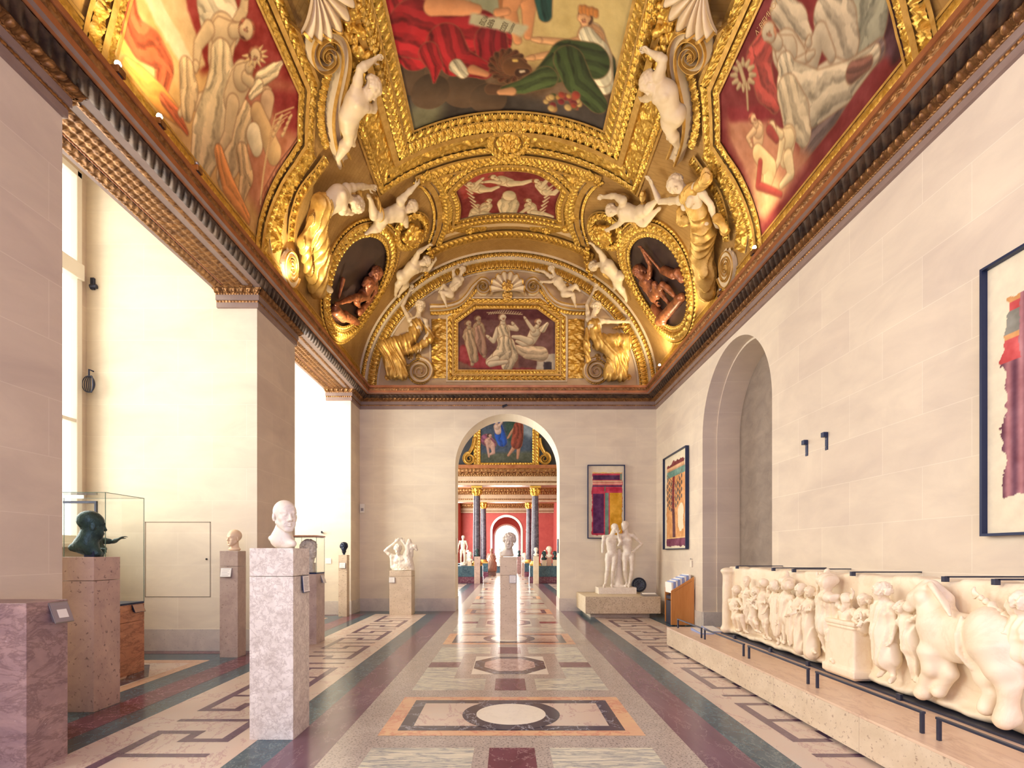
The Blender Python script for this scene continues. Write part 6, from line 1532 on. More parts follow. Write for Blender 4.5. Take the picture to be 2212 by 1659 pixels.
# ------------------------------------------------------------------ cornice lamps
BULB = emit('lamp_bulb', (1, .82, .5), 60)
LAMPS = [(-1, 5.02, True, 'left cornice lamp nearest the viewer, lit'), (-1, 5.62, True, 'second lit lamp on the left cornice'), (-1, 6.3, False, 'unlit grey lamp on the left cornice'), (1, 8.02, True, 'lit lamp in the middle of the right cornice'), (1, 9.3, False, 'unlit grey lamp on the right cornice'), (1, 13.0, True, 'lit lamp on the right cornice near the end wall')]
for sg, y, on, lab in LAMPS:
    x = (XL + .31) if sg < 0 else (XR - .31); d = 1 if sg < 0 else -1
    t = thing('cornice_lamp', lab, 'lamp', (x, y, 6.05))
    MB().box(x - .03, x + .03, y - .03, y + .03, 6.03, 6.10, 0, .004).build('bracket', [METAL], t)
    b = MB().box(x - .045, x + .045, y - .05, y + .05, 6.10, 6.17, 0, .01).build('housing', [BRONZEG], t)
    S = MB(); S.lathe([(0, .03), (.022, .02), (.03, 0), (.022, -.02), (0, -.03)], (x + .0 * d, y, 6.21), 14); S.build('bulb', [BULB if on else STEEL], t)
# ================================================================== painted canvases: colour laid on fine grids of the real surfaces
class Canvas:
    def __init__(self, poly, d, mp, to, jitter=0):
        self.mp, self.to = mp, to; p = np.asarray(poly, float); self.poly = p
        lo, hi = p.min(0), p.max(0); n = np.maximum(4, np.ceil((hi - lo) / d).astype(int)); self.n = n
        self.U, self.V = np.meshgrid(np.linspace(lo[0], hi[0], n[0] + 1), np.linspace(lo[1], hi[1], n[1] + 1), indexing='ij')
        self.C = np.zeros(self.U.shape + (3,)); self.d = d
        self.nz = vnoise(*self.U.shape, 12, 4) - .5; self.nz2 = vnoise(*self.U.shape, 30, 8) - .5
    def T(self, pts): return np.array([self.to(*q) for q in pts])
    def blend(self, m, c):
        m = np.clip(m, 0, 1)[..., None]; self.C = self.C * (1 - m) + np.asarray(c, float) * m
    def all(self, c, var=18): self.C[:] = c; self.C += (self.nz * var * 2 + self.nz2 * var)[..., None]
    def area(self, pts, c, soft=2.0, var=14, edge=None):
        """polygon given in picture points, with wavy edges and brush variation"""
        p = self.T(pts); ins = inside(p, self.U + self.nz * .05, self.V + self.nz2 * .05).astype(float)
        if soft: ins = blur(ins, soft)
        self.blend(ins, np.asarray(c, float) + (self.nz * var * 2 + self.nz2 * var * 1.4)[..., None])
    def limb(self, pts, rs, c, line=(130, 92, 62), lw=.012, vol=.34, fold=0, fw=60, fd=(1, .3)):
        """a limb, body or cloth roll: tapered stroke with painted roundness, contour line and optional folds"""
        p = self.T(pts); best = np.full(self.U.shape, 9.0); rr = np.zeros_like(best); side = np.zeros_like(best); acr = np.zeros_like(best); alo = np.zeros_like(best); L0 = 0
        for a, b, ra, rb in zip(p[:-1], p[1:], rs[:-1], rs[1:]):
            dv = b - a; L2 = max(dv @ dv, 1e-9); Ld = math.sqrt(L2); tt = ((self.U - a[0]) * dv[0] + (self.V - a[1]) * dv[1]) / L2; t = np.clip(tt, 0, 1)
            ex, ey = self.U - a[0] - t * dv[0], self.V - a[1] - t * dv[1]; r = ra + (rb - ra) * t; q = np.hypot(ex, ey) - r
            m = q < best; best = np.where(m, q, best); rr = np.where(m, r, rr); side = np.where(m, (ex * self.lx + ey * self.ly) / r, side)
            if fold: acr = np.where(m, (ex * dv[1] - ey * dv[0]) / Ld / r, acr); alo = np.where(m, L0 + tt * Ld, alo); L0 += Ld
        e = self.d * .8
        self.blend(np.clip(.5 - (best - lw) / e / 2, 0, 1) * .75, line)
        col = np.asarray(c, float)[None, None] * (1 - vol * np.clip(-side * .75 + .15, -.12, 1))[..., None]
        if fold:
            R_ = max(rs); nf = 3.2 + 14 * R_; ph = acr * nf + 1.6 * np.sin(alo * 5 / (R_ + .15) * .35 + acr) + 3.5 * self.nz
            f = np.sin(ph) + .45 * np.sin(2.1 * ph + 1 + 4 * self.nz2) - .2; col = col * (1 - fold * .95 * np.clip(f, -.45, 1.3))[..., None]
        col = col + (self.nz2 * 14)[..., None]
        self.blend(np.clip(.5 - best / e / 2, 0, 1), col)
    lx, ly = -.5, -.8
    def person(self, j, u, skin, hairc, **k):
        """nude or half-draped figure from picture points"""
        def L(names, rs):
            if all(n in j for n in names): self.limb([j[n] for n in names], [r * u for r in rs], skin, **k)
        L(('hB', 'kB', 'aB'), (.36, .26, .15)); L(('aB', 'tB'), (.14, .09)); L(('sB', 'eB', 'wB'), (.22, .18, .12))
        L(('pel', 'che'), (.55, .6)); L(('che', 'nk'), (.5, .25)); L(('hA', 'kA', 'aA'), (.38, .27, .16)); L(('aA', 'tA'), (.14, .09)); L(('sA', 'eA', 'wA'), (.23, .18, .12))
        for w in ('wA', 'wB'):
            if w in j: self.limb([j[w], (j[w][0] + .6 * (j[w][0] - j['e' + w[1]][0]) * .35, j[w][1] + .35 * (j[w][1] - j['e' + w[1]][1]) * .6)], [.13 * u, .08 * u], skin, **k)
        if 'hd' in j:
            h = j['hd']; n = j['nk']; dx, dy = h[0] - n[0], h[1] - n[1]
            f_ = j.get('f', 3); self.limb([n, (h[0] - dx * .2, h[1] - dy * .2)], [.2 * u, .2 * u], skin, **k)
            self.limb([(h[0] + dx * .16 - f_ * .9, h[1] + dy * .16), (h[0] + dx * .3 - f_ * .2, h[1] + dy * .3)], [.31 * u, .27 * u], hairc, lw=.006, vol=.35, fold=.3, fw=90)
            self.limb([(h[0] - dx * .3 + f_ * .7, h[1] - dy * .3), (h[0] + dx * .04 + f_ * .3, h[1] + dy * .04)], [.16 * u, .29 * u], skin, lw=.005, vol=.3)
            fx = h[0] + j.get('f', 3) * .9
            for q in (-.35, .35): self.limb([(fx + q * dy * .3 - dx * 0, h[1] - q * dx * .3)] * 2, [.035 * u] * 2, (120, 84, 62), lw=0, vol=0)
            self.limb([(fx - dx * .02, h[1] - dy * .02), (fx - dx * .12, h[1] - dy * .12)], [.02 * u, .035 * u], (180, 136, 98), lw=0, vol=0); self.limb([(fx - dx * .2 - .12 * dy, h[1] - dy * .2), (fx - dx * .2 + .12 * dy, h[1] - dy * .2)], [.025 * u] * 2, (150, 84, 66), lw=0, vol=0)
    def write(self, lines, p0, p1, c, name, parent, off, size):
        pass
    def build(self, parent, off=.02, name='canvas'):
        ins = inside(offs(self.poly, .02, True), (self.U[1:, 1:] + self.U[:-1, :-1]) / 2, (self.V[1:, 1:] + self.V[:-1, :-1]) / 2)
        I = np.argwhere(ins); m = self.U.shape[1]; idx = I[:, 0] * m + I[:, 1]
        P = self.mp(np.stack([self.U, self.V], -1), np.full(self.U.shape, off))[0]
        mb = MB(); mb.add(P.reshape(-1, 3), np.stack([idx, idx + m, idx + m + 1, idx + 1], 1), 0, True); me = mb.mesh(name, [PAINT])
        c = np.clip(self.C.reshape(-1, 3) / 255, 0, 1); lin = np.where(c <= .04045, c / 12.92, ((c + .055) / 1.055) ** 2.4)
        ca = me.color_attributes.new('paint', 'FLOAT_COLOR', 'POINT'); ca.data.foreach_set('color', np.concatenate([lin, np.ones((len(lin), 1))], 1).astype(np.float32).ravel())
        return link(bpy.data.objects.new(name, me), parent)
def blur(a, r):
    r = int(max(1, r))
    for ax in (0, 1):
        k = np.cumsum(np.pad(a, [(r + 1, r) if i == ax else (0, 0) for i in (0, 1)], mode='edge'), axis=ax); n = 2 * r + 1
        a = (np.take(k, range(n, k.shape[ax]), ax) - np.take(k, range(0, k.shape[ax] - n), ax)) / n
    return a
def lettering(text, a, b, size, mp, off, mat, parent, name='lettering', up=1):
    """raised-paint letters along a straight line between two surface points (2D)"""
    cu = bpy.data.curves.new('text', 'FONT'); cu.body = text; cu.size = 1; cu.extrude = 0; cu.resolution_u = 2
    ob = bpy.data.objects.new('text', cu); COL.objects.link(ob); dg = bpy.context.evaluated_depsgraph_get(); me = bpy.data.meshes.new_from_object(ob.evaluated_get(dg)); bpy.data.objects.remove(ob); bpy.data.curves.remove(cu)
    me.name = name; n = len(me.vertices); co = np.zeros(n * 3); me.vertices.foreach_get('co', co); co = co.reshape(-1, 3)
    a, b = np.asarray(a, float), np.asarray(b, float); d = b - a; L = np.linalg.norm(d); d /= L; nn = np.array([-d[1], d[0]]) * up; k = L / max(co[:, 0].max(), 1e-6)
    q = a + np.outer(co[:, 0] * k, d) + np.outer(co[:, 1] * size, nn); P = mp(q, np.full(n, off))[0]
    me.vertices.foreach_set('co', P.astype(np.float32).ravel()); me.materials.clear(); me.materials.append(mat); me.update()
    return link(bpy.data.objects.new(name, me), parent)
SK, SK2 = (212, 180, 132), (200, 162, 120); HR = (150, 84, 58)
# ---- left vault painting
cv = Canvas(SIDE[-1], .0155, mapV, PV); cv.lx, cv.ly = .7, -.3
cv.all((206, 160, 98))
cv.area([(370, -40), (560, -40), (650, 190), (646, 300), (600, 370), (560, 330), (540, 230), (500, 210), (470, 150), (430, 160), (400, 60)], (138, 44, 36), 3, 24)
cv.area([(520, 150), (650, 190), (646, 310), (560, 470), (520, 400), (540, 290)], (168, 104, 72), 6, 18); cv.area([(575, 190), (650, 195), (642, 290), (600, 270)], (136, 42, 38), 4, 20)
cv.area([(180, -20), (262, -20), (290, 120), (330, 190), (260, 120)], (214, 150, 74), 3); cv.area([(300, -30), (330, -30), (420, 130), (400, 150), (330, 50)], (222, 196, 150), 1); cv.area([(330, -30), (390, -30), (440, 140), (425, 150)], (206, 170, 118), 1)
cv.limb([(262, -10), (270, 40), (295, 85), (330, 105), (352, 140), (345, 190)], [.16, .17, .17, .16, .14, .1], (190, 92, 56), fold=.35, fw=90)
cv.limb([(275, 150), (300, 175), (345, 215), (380, 250)], [.1, .14, .14, .1], (224, 150, 70), vol=.2, fold=.15)
cv.limb([(350, 215), (380, 250), (400, 285)], [.06, .08, .03], (198, 100, 60), fold=.3)
cv.limb([(455, 10), (470, 35), (490, 60)], [.22, .3, .2], (224, 202, 160), fold=.18, fw=40)
cv.person(dict(pel=(472, 130), che=(478, 75), nk=(500, 65), hd=(527, 62), f=4, sA=(448, 62), eA=(425, 95), wA=(420, 140), sB=(510, 50), eB=(523, 20), wB=(528, -15), hA=(470, 140), kA=(450, 215), aA=(400, 225), tA=(385, 245), hB=(480, 150), kB=(475, 260), aB=(455, 290)), .36, SK, HR)
cv.limb([(475, 120), (480, 170), (470, 230), (445, 300), (430, 360)], [.17, .24, .3, .3, .2], (216, 188, 140), fold=.24, fw=38, fd=(1, .5))
cv.limb([(400, 150), (405, 190), (400, 240)], [.12, .16, .1], (206, 172, 124), fold=.26)
cv.limb([(520, 250), (505, 320), (480, 385)], [.2, .25, .16], (208, 176, 128), fold=.26, fw=40)
cv.person(dict(pel=(500, 215), che=(520, 165), nk=(535, 145), hd=(547, 122), f=3, sA=(528, 165), eA=(548, 185), wA=(575, 192), sB=(512, 160), eB=(500, 190), hA=(500, 225), kA=(490, 290), aA=(470, 330)), .31, SK, HR)
for a in range(9): cv.limb([(548 + 17 * math.cos(a * .5 - .9), 118 + 17 * math.sin(a * .5 - .9)), (548 + 27 * math.cos(a * .5 - .9), 118 + 27 * math.sin(a * .5 - .9))], [.02, .006], (226, 190, 130), lw=0)
cv.limb([(560, 170), (590, 150), (605, 135)], [.1, .09, .03], (226, 200, 152), fold=.3, fw=90); cv.limb([(555, 185), (540, 205)], [.09, .05], (226, 200, 152), fold=.3, fw=90)
cv.limb([(575, 215), (572, 245), (560, 280)], [.13, .11, .07], SK2); cv.limb([(552, 240), (590, 330)], [.12, .16], (206, 166, 112)); cv.limb([(520, 330), (530, 380), (518, 430)], [.13, .16, .08], (206, 168, 118), fold=.26)
cv.limb([(545, 290), (552, 315)], [.15, .13], (228, 204, 160)); cv.limb([(470, 330), (490, 400), (530, 470)], [.1, .16, .1], (228, 150, 84), fold=.2)
for k in range(7): cv.limb([(560, 440), (575 + 3 * k, 330 - 14 * k), (590 + 7 * k, 290 - 10 * k)], [.012, .01, .008], (212, 170, 116), lw=0, vol=0)
for k in range(8): cv.limb([(588 + 5 * k, 290 - 12 * (k % 4)), (592 + 5 * k, 284 - 12 * (k % 4))], [.03, .02], (216, 176, 122), lw=0)
cv.build(SIDE[-1, 't'])
# ---- right vault painting
cv = Canvas(SIDE[1], .0155, mapV, PV); cv.lx, cv.ly = -.7, -.3
cv.all((112, 38, 38)); W_ = (182, 164, 136)
cv.area([(1690, -40), (1800, -40), (1760, 60), (1740, 20)], (120, 36, 36)); cv.area([(1850, -40), (2010, -40), (2000, 60), (1900, 130), (1850, 90)], (110, 112, 96), 3); cv.area([(1900, -40), (1985, -40), (1985, 90), (1930, 140), (1905, 100)], (66, 34, 40), 2, 30)
cv.limb([(1860, 0), (1865, 60), (1850, 120)], [.25, .36, .3], (150, 144, 120), fold=.3, fw=44); cv.limb([(1900, 110), (1850, 160), (1800, 240), (1740, 330)], [.1, .14, .16, .1], (112, 92, 86), fold=.25)
cv.area([(1570, 255), (1640, 240), (1690, 300), (1760, 330), (1700, 420), (1640, 470), (1575, 300)], (168, 112, 84), 5); cv.area([(1570, 225), (1600, 232), (1650, 222), (1680, 240), (1650, 262), (1580, 262)], (122, 36, 40), 2)
cv.area([(1640, 330), (1700, 400), (1650, 480), (1630, 420)], (190, 152, 108), 6)
cv.limb([(1660, 90), (1640, 130), (1655, 190), (1675, 220)], [.16, .2, .18, .12], (168, 72, 62), fold=.3, fw=60)
cv.limb([(1690, 20), (1720, 50), (1745, 80)], [.16, .2, .1], W_, fold=.25, fw=60); cv.limb([(1790, 30), (1815, 60), (1830, 100)], [.2, .26, .2], W_, fold=.25, fw=46)
cv.person(dict(pel=(1735, 165), che=(1700, 110), nk=(1683, 92), hd=(1665, 70), f=-3, sB=(1720, 95), eB=(1745, 130), wB=(1750, 90), hA=(1745, 165), kA=(1775, 70), aA=(1800, 120), hB=(1750, 185), kB=(1800, 145), aB=(1850, 155), tB=(1875, 130), sA=(1690, 115), eA=(1705, 150), wA=(1750, 120)), .37, W_, (190, 128, 92))
cv.limb([(1700, 140), (1710, 180), (1760, 215), (1830, 180), (1890, 120)], [.14, .24, .28, .2, .1], (188, 170, 140), fold=.26, fw=46, fd=(.4, 1)); cv.limb([(1705, 200), (1722, 250), (1740, 290)], [.2, .26, .14], (184, 164, 132), fold=.22)
cv.limb([(1845, 155), (1880, 135)], [.1, .06], (120, 80, 66), fold=.3)
for k in range(12):
    a = k * .52; cv.limb([(1608 + 16 * math.cos(a), 160 + 24 * math.sin(a)), (1608 + 26 * math.cos(a), 160 + 34 * math.sin(a))], [.035, .02], (180, 156, 116), lw=.004)
cv.limb([(1600, 140), (1612, 180)], [.03, .03], (180, 156, 116)); cv.limb([(1615, 180), (1618, 235)], [.016, .012], (180, 156, 116))
cv.person(dict(pel=(1700, 335), che=(1705, 300), nk=(1690, 290), hd=(1672, 275), f=-2, sA=(1692, 305), eA=(1685, 345), wA=(1672, 375), hA=(1705, 340), kA=(1712, 375), aA=(1690, 400)), .27, (206, 180, 136), (150, 80, 62))
cv.person(dict(pel=(1640, 300), che=(1640, 280), nk=(1636, 268), hd=(1630, 256), sA=(1632, 280), eA=(1618, 296), wA=(1625, 312)), .2, (212, 172, 128), (160, 84, 64)); cv.limb([(1640, 330), (1665, 365), (1660, 400)], [.12, .16, .1], (222, 184, 132)); cv.limb([(1645, 350), (1640, 400), (1690, 420)], [.05, .06, .04], (158, 66, 56)); cv.limb([(1665, 280), (1680, 300)], [.07, .05], (146, 62, 54))
cv.build(SIDE[1, 't'])
lettering('V. BIENNOURRY', PV(1633, 66), PV(1700, -40), .085, mapV, .027, plain('pale_gold_lettering', (196, 160, 110), .6), SIDE[1, 't'], up=1)
# ---- great central painting
cv = Canvas(outward(np.array(CEN)), .018, mapV, PV); cv.lx, cv.ly = -.3, .7
cv.all((176, 150, 96)); cv.area([(830, -60), (1130, -60), (1100, 60), (1010, 120), (830, 110)], (140, 140, 112), 8); cv.area([(1150, -60), (1400, -60), (1340, 130), (1180, 110)], (188, 166, 108), 8)
cv.area([(800, 120), (900, 110), (1060, 150), (1180, 150), (1340, 170), (1330, 300), (860, 300)], (96, 74, 52), 8, 26); cv.area([(850, 190), (1000, 190), (1180, 215), (1320, 225), (1310, 300), (870, 300)], (62, 54, 48), 6, 16); cv.area([(880, 235), (930, 200), (960, 225), (940, 270), (885, 290)], (112, 108, 82), 7)
for (x, y, r) in ((900, 160, .35), (955, 150, .3), (1000, 190, .36), (925, 195, .32), (1050, 210, .3)): cv.limb([(x, y), (x + 8, y + 2)], [r, r], (92, 72, 54), lw=0, vol=.5)
cv.limb([(1085, -30), (1090, 40), (1085, 90)], [.07, .06, .045], (150, 100, 62)); cv.person(dict(pel=(1120, -35), che=(1120, -60), nk=(1118, -75), hA=(1110, -20), kA=(1100, 20), aA=(1118, 85), hB=(1135, -20), kB=(1142, 15), aB=(1140, 75)), .4, (204, 140, 92), (80, 50, 34)); cv.limb([(1170, -40), (1178, 30)], [.16, .1], (34, 66, 60), fold=.3)
RD = (158, 34, 40)
cv.limb([(900, -30), (930, 15), (980, 30)], [.36, .4, .3], (196, 180, 140), fold=.2, fw=36)
cv.limb([(850, 20), (880, 80), (900, 110)], [.25, .36, .3], RD, fold=.38, fw=40); cv.limb([(890, 60), (960, 75), (1030, 75), (1065, 85)], [.42, .44, .4, .3], RD, fold=.34, fw=34, fd=(.7, .9)); cv.limb([(1060, 85), (1065, 120), (1045, 150)], [.26, .26, .16], (132, 28, 36), fold=.3); cv.limb([(960, 90), (985, 130), (1040, 148)], [.3, .26, .16], RD, fold=.34); cv.limb([(925, 110), (940, 140), (937, 175)], [.16, .12, .02], RD, fold=.34)
cv.limb([(985, 140), (1000, 155)], [.12, .1], (200, 188, 156), fold=.3, fw=70); cv.limb([(1020, 148), (1050, 158)], [.08, .05], (196, 134, 92)); cv.limb([(935, 10), (1000, 15), (1030, 18)], [.14, .11, .07], (206, 142, 96)); cv.limb([(1075, 25), (1095, 22)], [.06, .05], (206, 142, 96))
cv.area([(1018, 25), (1145, 55), (1128, 78), (1012, 50)], (172, 164, 132), 1, 6)
for i in range(16):
    a = i * .4; cv.limb([(1097 + 12 * math.cos(a), 142 + 12 * math.sin(a)), (1097 + 36 * math.cos(a), 140 + 32 * math.sin(a))], [.13, .05], (72 + 10 * (i % 2), 46, 29), vol=.3, fold=.3)
cv.limb([(1105, 142), (1118, 140), (1136, 148)], [.15, .14, .1], (104, 68, 42)); cv.limb([(1122, 155), (1138, 152)], [.08, .05], (64, 40, 28)); cv.limb([(1110, 128), (1116, 128)], [.025, .025], (206, 170, 90), lw=0); cv.limb([(1125, 152), (1132, 151)], [.025, .02], (210, 190, 160), lw=0); cv.limb([(1060, 190), (1110, 195)], [.1, .08], (84, 58, 40))
cv.limb([(1280, 90), (1310, 130), (1325, 190)], [.12, .16, .1], (48, 60, 38), fold=.2); cv.limb([(1280, 75), (1290, 120), (1300, 175)], [.2, .26, .22], (212, 200, 166), fold=.22, fw=48)
cv.person(dict(pel=(1285, 120), che=(1278, 80), nk=(1270, 62), hd=(1264, 40), f=-3, sA=(1285, 80), eA=(1230, 92), wA=(1165, 84), sB=(1262, 90), eB=(1200, 115), wB=(1150, 122)), .36, (214, 162, 112), (66, 44, 32)); cv.limb([(1270, 75), (1290, 110), (1298, 160)], [.14, .22, .2], (216, 204, 170), fold=.22, fw=48)
for k in range(5): cv.limb([(1256 + 8 * k, 22 - 2 * (k % 2) + 2 * k), (1256 + 8 * k, 14 - 2 * (k % 2) + 2 * k)], [.035, .035], (188, 120, 58))
GRN = (58, 72, 38)
cv.limb([(1280, 130), (1230, 128), (1180, 160)], [.3, .34, .2], GRN, fold=.3, fw=36); cv.limb([(1230, 130), (1250, 175), (1290, 220)], [.26, .26, .2], GRN, fold=.34, fw=40); cv.limb([(1180, 165), (1130, 185), (1090, 192)], [.2, .14, .08], (70, 84, 46), fold=.3); cv.limb([(1105, 195), (1080, 197)], [.08, .05], (202, 146, 100))
rr = random.Random(2)
for k in range(26): cv.limb([(1190 + rr.uniform(-25, 60), 215 + rr.uniform(-14, 18))] * 2, [rr.uniform(.03, .075)] * 2, rr.choice([(150, 60, 44), (176, 132, 70), (70, 86, 46), (120, 40, 44), (190, 160, 100)]))
cv.build(cpaint)
INKP = plain('painted_tablet_letters', (96, 84, 60), .7)
for txt, a, b in (('EDICTVM', (1034, 48), (1044, 28)), ('PERP', (1050, 54), (1058, 36)), ('CODEX', (1078, 63), (1088, 42)), ('IVSTINIAN', (1097, 68), (1108, 46))): lettering(txt, PV(*a), PV(*b), .13 if txt != 'IVSTINIAN' else .07, mapV, .026, INKP, cpaint)
# ---- cartouche
cv = Canvas(CARO, .012, mapV, PV); cv.lx, cv.ly = -.3, .7; cv.all((118, 46, 44)); cv.area([(985, 380), (1090, 370), (1080, 400), (1000, 430)], (150, 60, 54)); Wc = (212, 190, 150)
for (j, u) in ((dict(pel=(1100, 393), che=(1082, 388), nk=(1074, 385), hd=(1066, 381), sA=(1078, 392), eA=(1058, 390), wA=(1042, 392), hA=(1104, 395), kA=(1128, 394), aA=(1150, 388)), .24), (dict(pel=(1038, 407), che=(1025, 402), nk=(1020, 398), hd=(1014, 396), sA=(1022, 404), eA=(1032, 392), wA=(1042, 384), hA=(1042, 408), kA=(1060, 408), aA=(1076, 402)), .24), (dict(pel=(1178, 412), che=(1170, 400), nk=(1165, 394), hd=(1160, 390), sA=(1168, 402), eA=(1178, 392), wA=(1186, 384), hA=(1180, 414), kA=(1196, 416), aA=(1206, 408)), .24), (dict(pel=(1042, 458), che=(1050, 444), nk=(1054, 438), hd=(1056, 432), sA=(1048, 446), eA=(1036, 452), wA=(1026, 462), hA=(1044, 460), kA=(1064, 464), aA=(1080, 462)), .24), (dict(pel=(1150, 456), che=(1146, 444), nk=(1144, 438), hd=(1142, 432), sA=(1142, 446), eA=(1132, 454), wA=(1122, 460), hA=(1154, 458), kA=(1176, 460), aA=(1194, 466)), .24), (dict(pel=(1020, 468), che=(1026, 454), nk=(1028, 448), hd=(1030, 443), hA=(1024, 468), kA=(1044, 470), aA=(1060, 469)), .2)): cv.person(j, u, Wc, (140, 80, 54))
cv.limb([(1100, 425), (1100, 445)], [.17, .2], Wc, fold=.2); cv.limb([(1098, 440), (1098, 458)], [.26, .2], Wc, fold=.2); cv.limb([(1100, 420), (1100, 422)], [.15, .15], Wc)
for k in range(8):
    for sg in (-1, 1): cv.limb([(1100 + sg * (62 + 3 * k), 470 - 9 * k), (1100 + sg * (76 + 3 * k), 460 - 9 * k)], [.025, .01], Wc, lw=0)
cv.build(car)
# ---- lunette painting
cv = Canvas(LC, .0115, mapL, PL); cv.lx, cv.ly = -.4, .8; cv.all((104, 70, 66)); cv.area([(985, 665), (1205, 665), (1205, 692), (985, 692)], (84, 42, 44)); cv.area([(985, 772), (1120, 772), (1120, 804), (985, 804)], (128, 92, 76)); cv.area([(995, 745), (1020, 752), (1060, 785), (1100, 796), (1165, 796), (1165, 803), (1040, 803), (990, 780)], (140, 52, 54), 2, 20); cv.area([(1160, 765), (1204, 765), (1204, 804), (1158, 804)], (178, 164, 142), 1); cv.area([(1175, 782), (1192, 782), (1192, 804), (1175, 804)], (58, 48, 52), 1)
Wl = (208, 190, 158)
cv.person(dict(pel=(1016, 742), che=(1014, 720), nk=(1013, 709), hd=(1012, 700), sA=(1010, 716), eA=(1003, 728), wA=(1008, 738), kA=(1022, 770), hA=(1018, 746), aA=(1020, 788)), .26, (176, 154, 122), (120, 82, 64)); cv.limb([(1014, 722), (1017, 745), (1024, 775)], [.11, .14, .12], (172, 146, 114), fold=.3)
cv.person(dict(pel=(1036, 728), che=(1034, 708), nk=(1034, 699), hd=(1033, 690), sA=(1039, 704), eA=(1045, 716), wA=(1040, 726), hA=(1036, 732), kA=(1042, 752), aA=(1046, 770)), .25, (166, 144, 114), (110, 76, 60)); cv.limb([(1034, 712), (1037, 735), (1044, 760)], [.1, .13, .1], (160, 126, 104), fold=.3)
cv.limb([(1168, 765), (1140, 762), (1112, 752)], [.2, .18, .08], (200, 176, 142), fold=.2); cv.person(dict(pel=(1148, 734), che=(1156, 718), nk=(1160, 706), hd=(1163, 697), sA=(1152, 714), eA=(1142, 700), wA=(1134, 688), hA=(1144, 738), kA=(1124, 730), aA=(1108, 728), hB=(1148, 740), kB=(1130, 744), aB=(1116, 738), sB=(1166, 716), eB=(1176, 722)), .25, Wl, (150, 110, 84)); cv.limb([(1172, 712), (1182, 700)], [.09, .04], Wl, fold=.3)
cv.limb([(1096, 745), (1100, 770), (1096, 790)], [.2, .24, .16], (196, 176, 142), fold=.3); cv.person(dict(pel=(1090, 748), che=(1086, 716), nk=(1086, 700), hd=(1086, 688), f=2, sA=(1076, 712), eA=(1066, 738), wA=(1054, 728), sB=(1098, 708), eB=(1116, 712), wB=(1108, 700), hA=(1082, 760), kA=(1056, 782), aA=(1092, 778)), .32, Wl, (150, 112, 88)); cv.limb([(1085, 712), (1090, 738)], [.13, .15], (198, 178, 144), fold=.32); cv.limb([(1090, 740), (1088, 762), (1080, 770)], [.17, .22, .2], (198, 178, 144), fold=.32); cv.limb([(1072, 776), (1056, 784)], [.09, .08], Wl); cv.limb([(1060, 787), (1094, 782)], [.08, .05], Wl)
for k in range(14): cv.limb([(1056 + 5 * k, 676 + abs(k - 6) * .6), (1060 + 5 * k, 670 + abs(k - 6) * .8)], [.014, .008], (190, 170, 136), lw=0)
cv.limb([(1052, 676), (1128, 680)], [.01, .01], (190, 170, 136), lw=0)
cv.build(lp)
lettering('V.BIENNOVRRY.MDCCCLXVI', PL(994, 798), PL(1062, 798), .045, mapL, .028, plain('dark_signature', (74, 48, 44), .7), lp)
# ================================================================== the rooms seen through the archway
D1, D2, D3, D4 = 28.5, 36.5, 46.0, 52.0
mb = MB()
mb.quad((-5.6, 15.2, 0), (-5.6, D1, 0), (-5.6, D1, 9.4), (-5.6, 15.2, 9.4), 0); mb.quad((5.7, 15.2, 0), (5.7, D1, 0), (5.7, D1, 9.4), (5.7, 15.2, 9.4), 0)
mb.quad((-5.6, 15.2, 9.4), (5.7, 15.2, 9.4), (5.7, D1, 9.4), (-5.6, D1, 9.4), 2)
for x in (-4.0, 4.05): mb.quad((x, D1, 0), (x, D3 + .4, 0), (x, D3 + .4, 6.2), (x, D1, 6.2), 1)
mb.quad((-4, D1 + .4, 6.2), (4.05, D1 + .4, 6.2), (4.05, D3, 6.2), (-4, D3, 6.2), 2)
for x in (-4.0, 4.05): mb.quad((x, D3 + .4, 0), (x, D4, 0), (x, D4, 6), (x, D3 + .4, 6), 1)
mb.quad((-4, D3, 6.0), (4.05, D3, 6.0), (4.05, D4, 6.0), (-4, D4, 6.0), 2)
struct(mb.build('wall_gallery', [WALL_Y, RED, GOLD2]), 'side walls and gilt ceilings of the rooms beyond the archway')
mb = MB()
for (y, r, zs, cx, t) in ((D3, 1.25, 3.57, -.03, .4), (D4, 1.12, 3.25, -.03, .3)):
    fa = lambda u, z: (u, y, z); fb = lambda u, z: (u, y + t, z)
    arch_face(mb, fa, cx, r, zs, -4.0, 4.05, 6.2, 0); arch_reveal(mb, fa, fb, cx, r, zs, 1, True)
    A = arch_pts(cx, r, zs, 30); B = arch_pts(cx, r + .16, zs, 30)
    mb.grid(np.array([[(a[0], y - .04, a[1]), (b[0], y - .04, b[1])] for a, b in zip(A, B)]), 1, smooth=False)
struct(mb.build('wall_far', [RED, WHITEP]), 'red far walls with white edged arches')
mb = MB(); p = arch_pts(-.03, 1.12, 3.25, 30); mb.add([(a, D4 + .28, b) for a, b in p], [list(range(len(p)))], 0); mb.build('pane', [SKYW], None)
o = [q for q in COL.objects if q.name == 'pane.003' or q.name.startswith('pane')][-1]; o.name = 'window_4'; struct(o, 'bright arched window at the end of the enfilade')
m = MB()
for x in (-.42, .36): m.box(x - .025, x + .025, D4 + .2, D4 + .26, 0, 4.2)
for z in (1.6, 3.2): m.box(-1.1, 1.05, D4 + .2, D4 + .26, z - .025, z + .025)
m.build('window_frame', [WHITEP], o)
